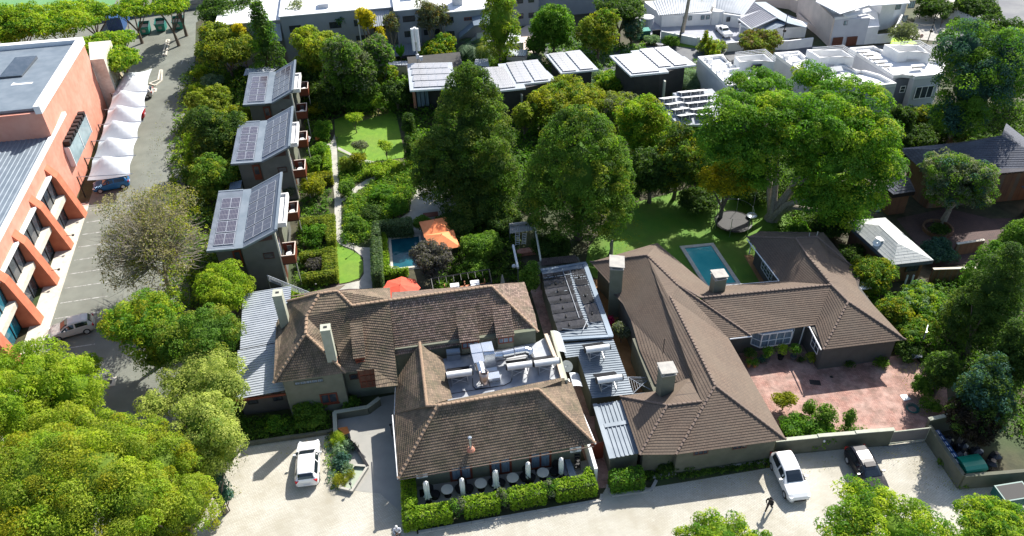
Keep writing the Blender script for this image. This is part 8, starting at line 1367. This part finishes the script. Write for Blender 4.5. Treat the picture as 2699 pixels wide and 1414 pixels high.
# clipped hedges
def hedge(label, poly, h, pal='hedge', size=.16, name='hedge', group=None, z0=.05, dens=1.0):
 c = sum((Vector((*p[:2], 0)) for p in poly), Vector()) / len(poly); t = thing(name, label, 'hedge', c, group); q = [Vector((*p[:2], 0)) for p in poly]; C = []; n = len(q)
 a2 = sum(q[i].x * q[(i + 1) % n].y - q[(i + 1) % n].x * q[i].y for i in range(n)) / 2; q = q if a2 > 0 else q[::-1]; ar = abs(a2); step = .3
 xs = [p.x for p in q]; ys = [p.y for p in q]
 def inside(x, y): 
  r = False
  for i in range(n):
   a, b = q[i], q[i - 1]
   if (a.y > y) != (b.y > y) and x < (b.x - a.x) * (y - a.y) / (b.y - a.y) + a.x: r = not r
  return r
 x = min(xs)
 while x < max(xs):
  y = min(ys)
  while y < max(ys):
   if inside(x, y): C.append((x + NR.rand() * .1, y + NR.rand() * .1, h - .12 + .08 * NR.rand()))
   y += step
  x += step
 for i in range(n):
  a, b = q[i], q[(i + 1) % n]; L = (b - a).length; k = max(1, int(L / step))
  for j in range(k):
   p = a.lerp(b, (j + .5) / k); inw = Vector((-(b - a).y, (b - a).x, 0)).normalized() * .1
   for zz in np.arange(z0 + .15, h - .1, step): C.append((p.x + inw.x, p.y + inw.y, zz))
 nl = int(dens * 34 * (.16 / size) ** 2); V, Cc = leaf_arrays(C, [.2] * len(C), nl, size, pal, up=.3, bias=.5); qi = shrink([tuple(p[:2]) for p in q], .14)
 m = len(qi); cv = np.array([(p[0], p[1], 0) for p in qi] + [(p[0], p[1], h - .15) for p in qi]); me = leaf_mesh('foliage', V, Cc, [], c)
 o = bpy.data.objects.new('foliage', me); COL.objects.link(o); o.parent = t; ORG[o.name] = c; mb = MB(); mb.prism(qi, 0, h - .13); o2 = mb.build('branches', 'hedge_core', t); return t
mat('hedge_core', (.03, .05, .01), (.05, .08, .015), 8)
G1 = 'clipped hedge blocks in front of the patio'
hedge('tall clipped hedge running back along the left side of the patio', [(-3.55,36.25), (-2.55,36.3), (-2.55,40.6), (-3.45,40.7)], 1.45, group=G1)
hedge('leftmost clipped hedge block in front of the patio', [(-2.5,36.3), (-.1,36.4), (-.1,37.5), (-2.5,37.45)], 1.4, group=G1); hedge('second clipped hedge block from the left in front of the patio', [(.9,36.5), (3.4,36.6), (3.4,37.7), (.9,37.6)], 1.4, group=G1); hedge('third clipped hedge block from the left in front of the patio', [(4.3,36.7), (6.9,36.75), (6.9,37.85), (4.3,37.8)], 1.4, group=G1); hedge('rightmost clipped hedge block, stepped at the corner of the white screen wall', [(7.7,36.75), (10.7,36.8), (10.7,38.3), (10.0,38.3), (10.0,37.95), (7.7,37.9)], 1.45, group=G1)
for T_, lb in (((.4,37.1, .95, .62, .9), 'grey-green olive bush between the first two hedge blocks'), ((3.85,37.25, .95, .62, .9), 'grey-green olive bush between the second and third hedge blocks'), ((7.3,37.35, .95, .62, .9), 'grey-green olive bush between the third and rightmost hedge blocks')): bush(T_, 'grey', lb, size=.14, mix=[('grey', .55), ('green', .45)], group='olive bushes between the hedge blocks', core=.6)
hedge('left of the twin clipped cube shrubs beside the kerb', [(11.8,36.75), (13.0,36.7), (13.05,37.8), (11.85,37.85)], 1.6, 'green', name='cube_shrub', group='twin cube shrubs'); hedge('right of the twin clipped cube shrubs beside the kerb', [(13.1,36.7), (14.25,36.65), (14.3,37.75), (13.15,37.8)], 1.7, 'green', name='cube_shrub', group='twin cube shrubs')
hedge('grey-green clipped hedge behind the plunge pool', [(-4.57,72.87,2), (-0.48,72.85,2), (-0.53,71.68,2), (-3.84,72.07,2)], 2.0, 'ghedge'); hedge('grey-green clipped hedge left of the plunge pool, nearest section', [(-4.77,70.12,2), (-3.78,69.92,2), (-3.9,64.03,2), (-4.86,64.12,2)], 2.0, 'ghedge'); hedge('short grey-green clipped hedge at the corner behind the pool', [(-4.62,72.23,2), (-3.84,72.07,2), (-3.87,70.45,2), (-4.65,70.49,2)], 2.0, 'ghedge')
hedge('bright low hedge strip between grey hedge and pool', [(-3.87,72.8,1), (-3.37,72.82,1), (-3.33,65.92,1), (-1.36,65.63,1), (-1.91,65.21,1), (-3.96,65.19,1)], 1.0)
lw = dict(pal='gold'); G2 = 'clipped hedge squares beside the cottages'
hedge('lower hedge square, front side nearest the chimneys', [(-11.67,66.24,1.3), (-8.28,66.42,1.3), (-8.25,65.67,1.3), (-11.58,65.55,1.3)], 1.3, 'olive', group=G2); hedge('lower hedge square, right side along the lawn', [(-9.7,69.12,1.3), (-8.45,69.89,1.3), (-8.28,66.42,1.3), (-9.66,66.44,1.3)], 1.3, 'olive', group=G2); hedge('lower hedge square, rear side', [(-12.06,69.86,1.3), (-8.49,70.01,1.3), (-8.49,69.33,1.3), (-11.9,69.07,1.3)], 1.3, 'olive', group=G2)
hedge('upper hedge square, right side along the path', [(-9.85,74.95,1.3), (-8.66,75.84,1.3), (-8.5,71.41,1.3), (-9.25,71.21,1.3)], 1.3, 'olive', group=G2); hedge('upper hedge square, rear side', [(-12.34,75.83,1.3), (-8.66,75.96,1.3), (-8.65,74.95,1.3), (-12.24,74.87,1.3)], 1.3, 'olive', group=G2)
hedge('narrow hedge beside the path, right of the middle cottage', [(-10.03,90.68,1.2), (-9.23,90.67,1.2), (-9.08,85.83,1.2), (-9.96,86.01,1.2)], 1.2, 'hedge', group=G2); hedge('short hedge at the front of the middle cottage garden', [(-11.81,87.31,1.2), (-10.53,87.34,1.2), (-10.44,86.41,1.2), (-11.74,86.09,1.2)], 1.2, 'hedge', group=G2); hedge('wide golden hedge in front of the middle cottage', [(-12.01,84.96,1.2), (-9.03,84.92,1.2), (-8.79,83.6,1.2), (-12.29,84.04,1.2)], 1.2, 'gold', group=G2)
# planted bed on the ramp and grasses
for T_, pal, lb, kw in (((-8.26,45.47,0.53,0.63,0.48), 'lime', 'yellow-green grass tuft at the top of the ramp bed', dict(asp=.12)), ((-7.9,44.56,0.42,0.81,0.37), 'silver', 'bluish silver plant second from the top of the ramp bed', dict()), ((-8.03,43.33,0.41,0.8,0.36), 'bluish', 'blue-green plant in the middle of the ramp bed', dict()), ((-7.11,44.64,0.28,0.31,0.23), 'purple', 'lilac flowering tuft at the edge of the ramp bed', dict()), ((-7.62,42.47,0.32,0.61,0.27), 'silver', 'pale blue-green plant below the middle of the ramp bed', dict()), ((-8.05,41.42,0.32,0.6,0.27), 'gold', 'golden grass tuft at the lower end of the ramp bed', dict(asp=.12)), ((-7.39,42.17,0.27,0.49,0.22), 'gold', 'golden grass tuft beside the basin rim', dict(asp=.12))): bush(T_, pal, lb, size=.2, **kw)
# palms
def palm(p, h, n, L, label, lean=(0,0), pal='green', r=.16):
 t = thing('palm_tree', label, 'palm', p, None); top = Vector((p[0] + lean[0], p[1] + lean[1], h)); mb = MB(); mb.path([Vector(p), Vector(p).lerp(top, .5) + Vector((.1,0,0)), top], rs=[r * 1.3, r, r * .8], n=8); mb.build('trunk', 'pale_bark', t)
 P = PAL[pal]; V = []; C = []
 for k in range(n):
  a = 6.283 * k / n + rnd.random() * .3; el = rnd.uniform(-.2,1.0); pts = []
  for j in range(9): s = j / 8; pts.append(top + Vector((math.cos(a) * L * s * math.cos(el * (1 - s * .5)), math.sin(a) * L * s * math.cos(el * (1 - s * .5)), L * (s * math.sin(el) * .9 - s * s * .75))))
  for j in range(1,8):
   d = (pts[j + 1] - pts[j]).normalized(); sd = d.cross(Vector((0,0,1))).normalized()
   for sg in (-1,1):
    for q in range(2):
     b_ = pts[j].lerp(pts[j + 1], q / 2); e_ = b_ + sd * sg * L * .28 * math.sin(math.pi * (j + .5) / 9) + d * L * .12 - Vector((0,0, L * .08)); w_ = d * L * .022; V += [b_ - w_, b_ + w_, e_ + w_ * .3, e_ - w_ * .3]; C.append(P[rnd.choice((0,1,2))])
 me = leaf_mesh('fronds', np.array([tuple(v) for v in V]), np.array(C), [], p); o = bpy.data.objects.new('fronds', me); COL.objects.link(o); o.parent = t
palm((10.93,112.57,0), 2.6,22,3.4, 'low feathery palm in front of the stair tower', pal='silver'); palm((12.57,110.82,0), 3.0,14,2.0, 'small slender palm right of the feathery palm', pal='olive', r=.08)
palm((41.22,112.07,0), 8.6,16,2.2, 'left of the two tall palms in front of the white house', (1.0,0), 'grey', .13); palm((43.11,115.62,0), 7.9,16,2.2, 'right of the two tall palms in front of the white house', (.6,0), 'grey', .16)
t = thing('banana_plant', 'banana plant with upright leaves left of the phone mast', 'plant', (0.68,112.35,0)); p = Vector((0.68,112.35,0)); V = []; C = []
for k in range(6):
 a = k * 1.1; d = Vector((math.cos(a) * .35, math.sin(a) * .35,1)).normalized(); s = d.cross(Vector((.3,1, .1))).normalized(); b_ = p + Vector((0,0,1.8)); e = b_ + d * 2.0; m_ = b_.lerp(e, .5); V += [b_, m_ + s * .3, e, m_ - s * .3]; C.append((.08, .25, .02))
me = leaf_mesh('leaves', np.array([tuple(v) for v in V]), np.array(C), [], p); o = bpy.data.objects.new('leaves', me); COL.objects.link(o); o.parent = t; mb = MB(); mb.tube(p, p + Vector((0,0,1.9)), .12, .08); mb.build('stem', 'bark', t)
# ground cover and leaf litter nobody could count
def cover(label, poly, n, pal, size=.22, h=.35, name='ground_cover', cr=.35):
 q = [p[:2] for p in poly]; xs = [p[0] for p in q]; ys = [p[1] for p in q]; C = []; m = len(q); R = []
 while len(C) < n:
  x = xs[0] and NR.uniform(min(xs), max(xs)); y = NR.uniform(min(ys), max(ys)); r = False
  for i in range(m):
   a, b = q[i], q[i - 1]
   if (a[1] > y) != (b[1] > y) and x < (b[0] - a[0]) * (y - a[1]) / (b[1] - a[1]) + a[0]: r = not r
  if r: C.append((x, y, h * NR.rand() * .7)); R.append(cr * (.5 + NR.rand()))
 pals = pal if isinstance(pal, (list, tuple)) else [pal]; V = []; Cc = []
 for i, pp in enumerate(pals): v, c = leaf_arrays(C[i::len(pals)], R[i::len(pals)], 15, size, pp, bias=.95); V.append(v); Cc.append(c)
 me = leaf_mesh(name, np.concatenate(V), np.concatenate(Cc)); o = bpy.data.objects.new(name, me); COL.objects.link(o); tag(o, label, 'plants', kind='stuff')
cover('dense mixed planting along the strip behind the car park hedge', [(-23.5,58), (-20,58), (-19.5,112), (-26,125), (-30,118), (-28.5,95), (-25.5,72)], 1700, ['mid', 'dark', 'lime'], .3,1.0, cr=.6)
cover('shaded undergrowth between cottages and path', [(-12.6,63), (-9.2,63), (-9.4,112), (-12.2,112)], 700, ['mid', 'green', 'dark'], .24, .5)
cover('mixed leafy bed between path, pool and dark giant', [(-7.8,72), (-5.5,71.8), (-3.8,74.5), (-.8,77), (3,88), (1,98), (0,87), (-3.2,84.2), (-7.3,79.8)], 1900, ['mid', 'green', 'mid', 'lime'], .2, .8, cr=.4)
cover('low leafy bed left of the path fork', [(-8,81.6), (-4.4,85.6), (-1,88), (-4,87), (-8,89)], 420, ['mid', 'green', 'lime'], .2, .6, cr=.35)
cover('dark undergrowth around the pavilions and under the grove', [(-9,99.8), (-1,99.2), (1.5,88), (5,80), (14,76), (22,78), (33,79), (42,82), (44,98), (44,104), (22,101), (20,112), (-24,115), (-24,105)], 4200, ['mid', 'dark', 'green'], .34,1.0, cr=.8)
cover('shaded undergrowth behind the house ridge and pool', [(1,62), (9.5,62.5), (10.5,73), (20,78), (12,80), (6,78), (4,68), (.6,66)], 1300, ['dark', 'mid'], .24, .6)
cover('shrubby strip east of the bungalow', [(39.6,46.8), (43.5,42.2), (43.5,36.8), (54,30), (58,52), (50,54.5), (43,53), (40,57), (39.5,62), (42,64), (40,68), (33.5,63.5), (39.2,62)], 2400, ['mid', 'dark', 'green'], .24, .7, cr=.5)
cover('garden beds under the giant tree and around the brick house', [(30,79), (32,74), (40,66), (44,64), (46,70), (60,78), (80,70), (82,84), (60,86), (45,84)], 2600, ['dark', 'mid'], .3, .8, cr=.7)
cover('dark understory behind the back edge of the house lawn', [(17,69), (22,74), (31,76), (38,72), (44,66), (46,70), (38,79), (20,79)], 1300, ['dark', 'mid'], .24,2.2, cr=.8)
cover('planted bed under the wall of the cream wing', [(-15.6,46.9), (-8.9,46.9), (-8.9,48.7), (-12,48.9), (-16.5,49.6)], 420, ['mid', 'dark', 'green'], .16, .35, cr=.22)
cover('thin planting along the ramp bed', [(-9.3,46.2), (-8.4,46.2), (-7.4,43), (-8.0,41), (-9.0,41.2), (-9.2,44)], 130, ['silver', 'lime', 'bluish'], .15, .3, cr=.2)
cover('dark creeping plants at the bungalow front wall', [(14.6,37.6), (16.8,37.5), (17.0,37.25), (24.5,37.1), (24.5,37.65), (17,37.65), (16.8,38.2), (14.6,38.2)], 260, ['dark', 'mid'], .13, .25, cr=.16)
cover('glossy planting along the inside of the boundary wall', [(26.2,38.2), (33.2,37.9), (32.5,39.3), (26.0,40.2)], 300, ['green', 'mid'], .16, .5, cr=.25)
cover('leafy undergrowth below the foreground trees', [(-40,30), (-22.5,30), (-17.5,44.5), (-16.2,47), (-17,62), (-20.5,62), (-21.3,46), (-24,38), (-40,38)], 1700, ['mid', 'dark'], .22, .6, cr=.5)
cover('planting strips along the far street', [(22,105), (36,107), (36,112), (28,113), (27,118), (22,118)], 500, ['mid', 'green', 'silver'], .32, .6, cr=.5)
cover('lime weeds scattered on the verge of the apartments', [(-24,112), (14,110), (18,112), (14,113), (-24,115)], 700, ['green', 'mid', 'lime'], .34, .8, cr=.6)
cover('hedging around the far gardens', [(75,100), (82,90), (110,84), (120,92), (95,96)], 500, ['mid', 'green'], .34, .8, cr=.7)
cover('leaf litter drifted along the forecourt edges', [(-15,46.3), (-9.5,46.3), (-9.4,45.6), (-14.5,44.5), (-19,32), (-21,32), (-17.2,44)], 24, ['gold', 'bronze'], .1, .01, name='fallen_leaves', cr=.7)
cover('leaf litter on the right forecourt by the bin wall', [(17,36.5), (34,37), (36.6,36.8), (36.7,31), (36,31), (34,36), (18,35.8)], 40, ['gold', 'bronze'], .08, .01, name='fallen_leaves', cr=.8)
cover('leaf litter strewn over the brick courtyard edge', [(38,38.5), (40.5,40), (41,45), (38.5,44)], 60, ['bronze', 'gold'], .09, .01, name='fallen_leaves', cr=.7)
cover('leaf litter on the car park asphalt', [(-30.5,84), (-29,84), (-30,112), (-31.5,112)], 30, ['bronze', 'gold'], .12, .01, name='fallen_leaves', cr=.9)
cover('fallen leaves on the side lawn and paving', [(16,63), (22,64), (24,72), (18,72)], 25, ['gold'], .12, .02, name='fallen_leaves', cr=.5)
bpy.context.view_layer.update()
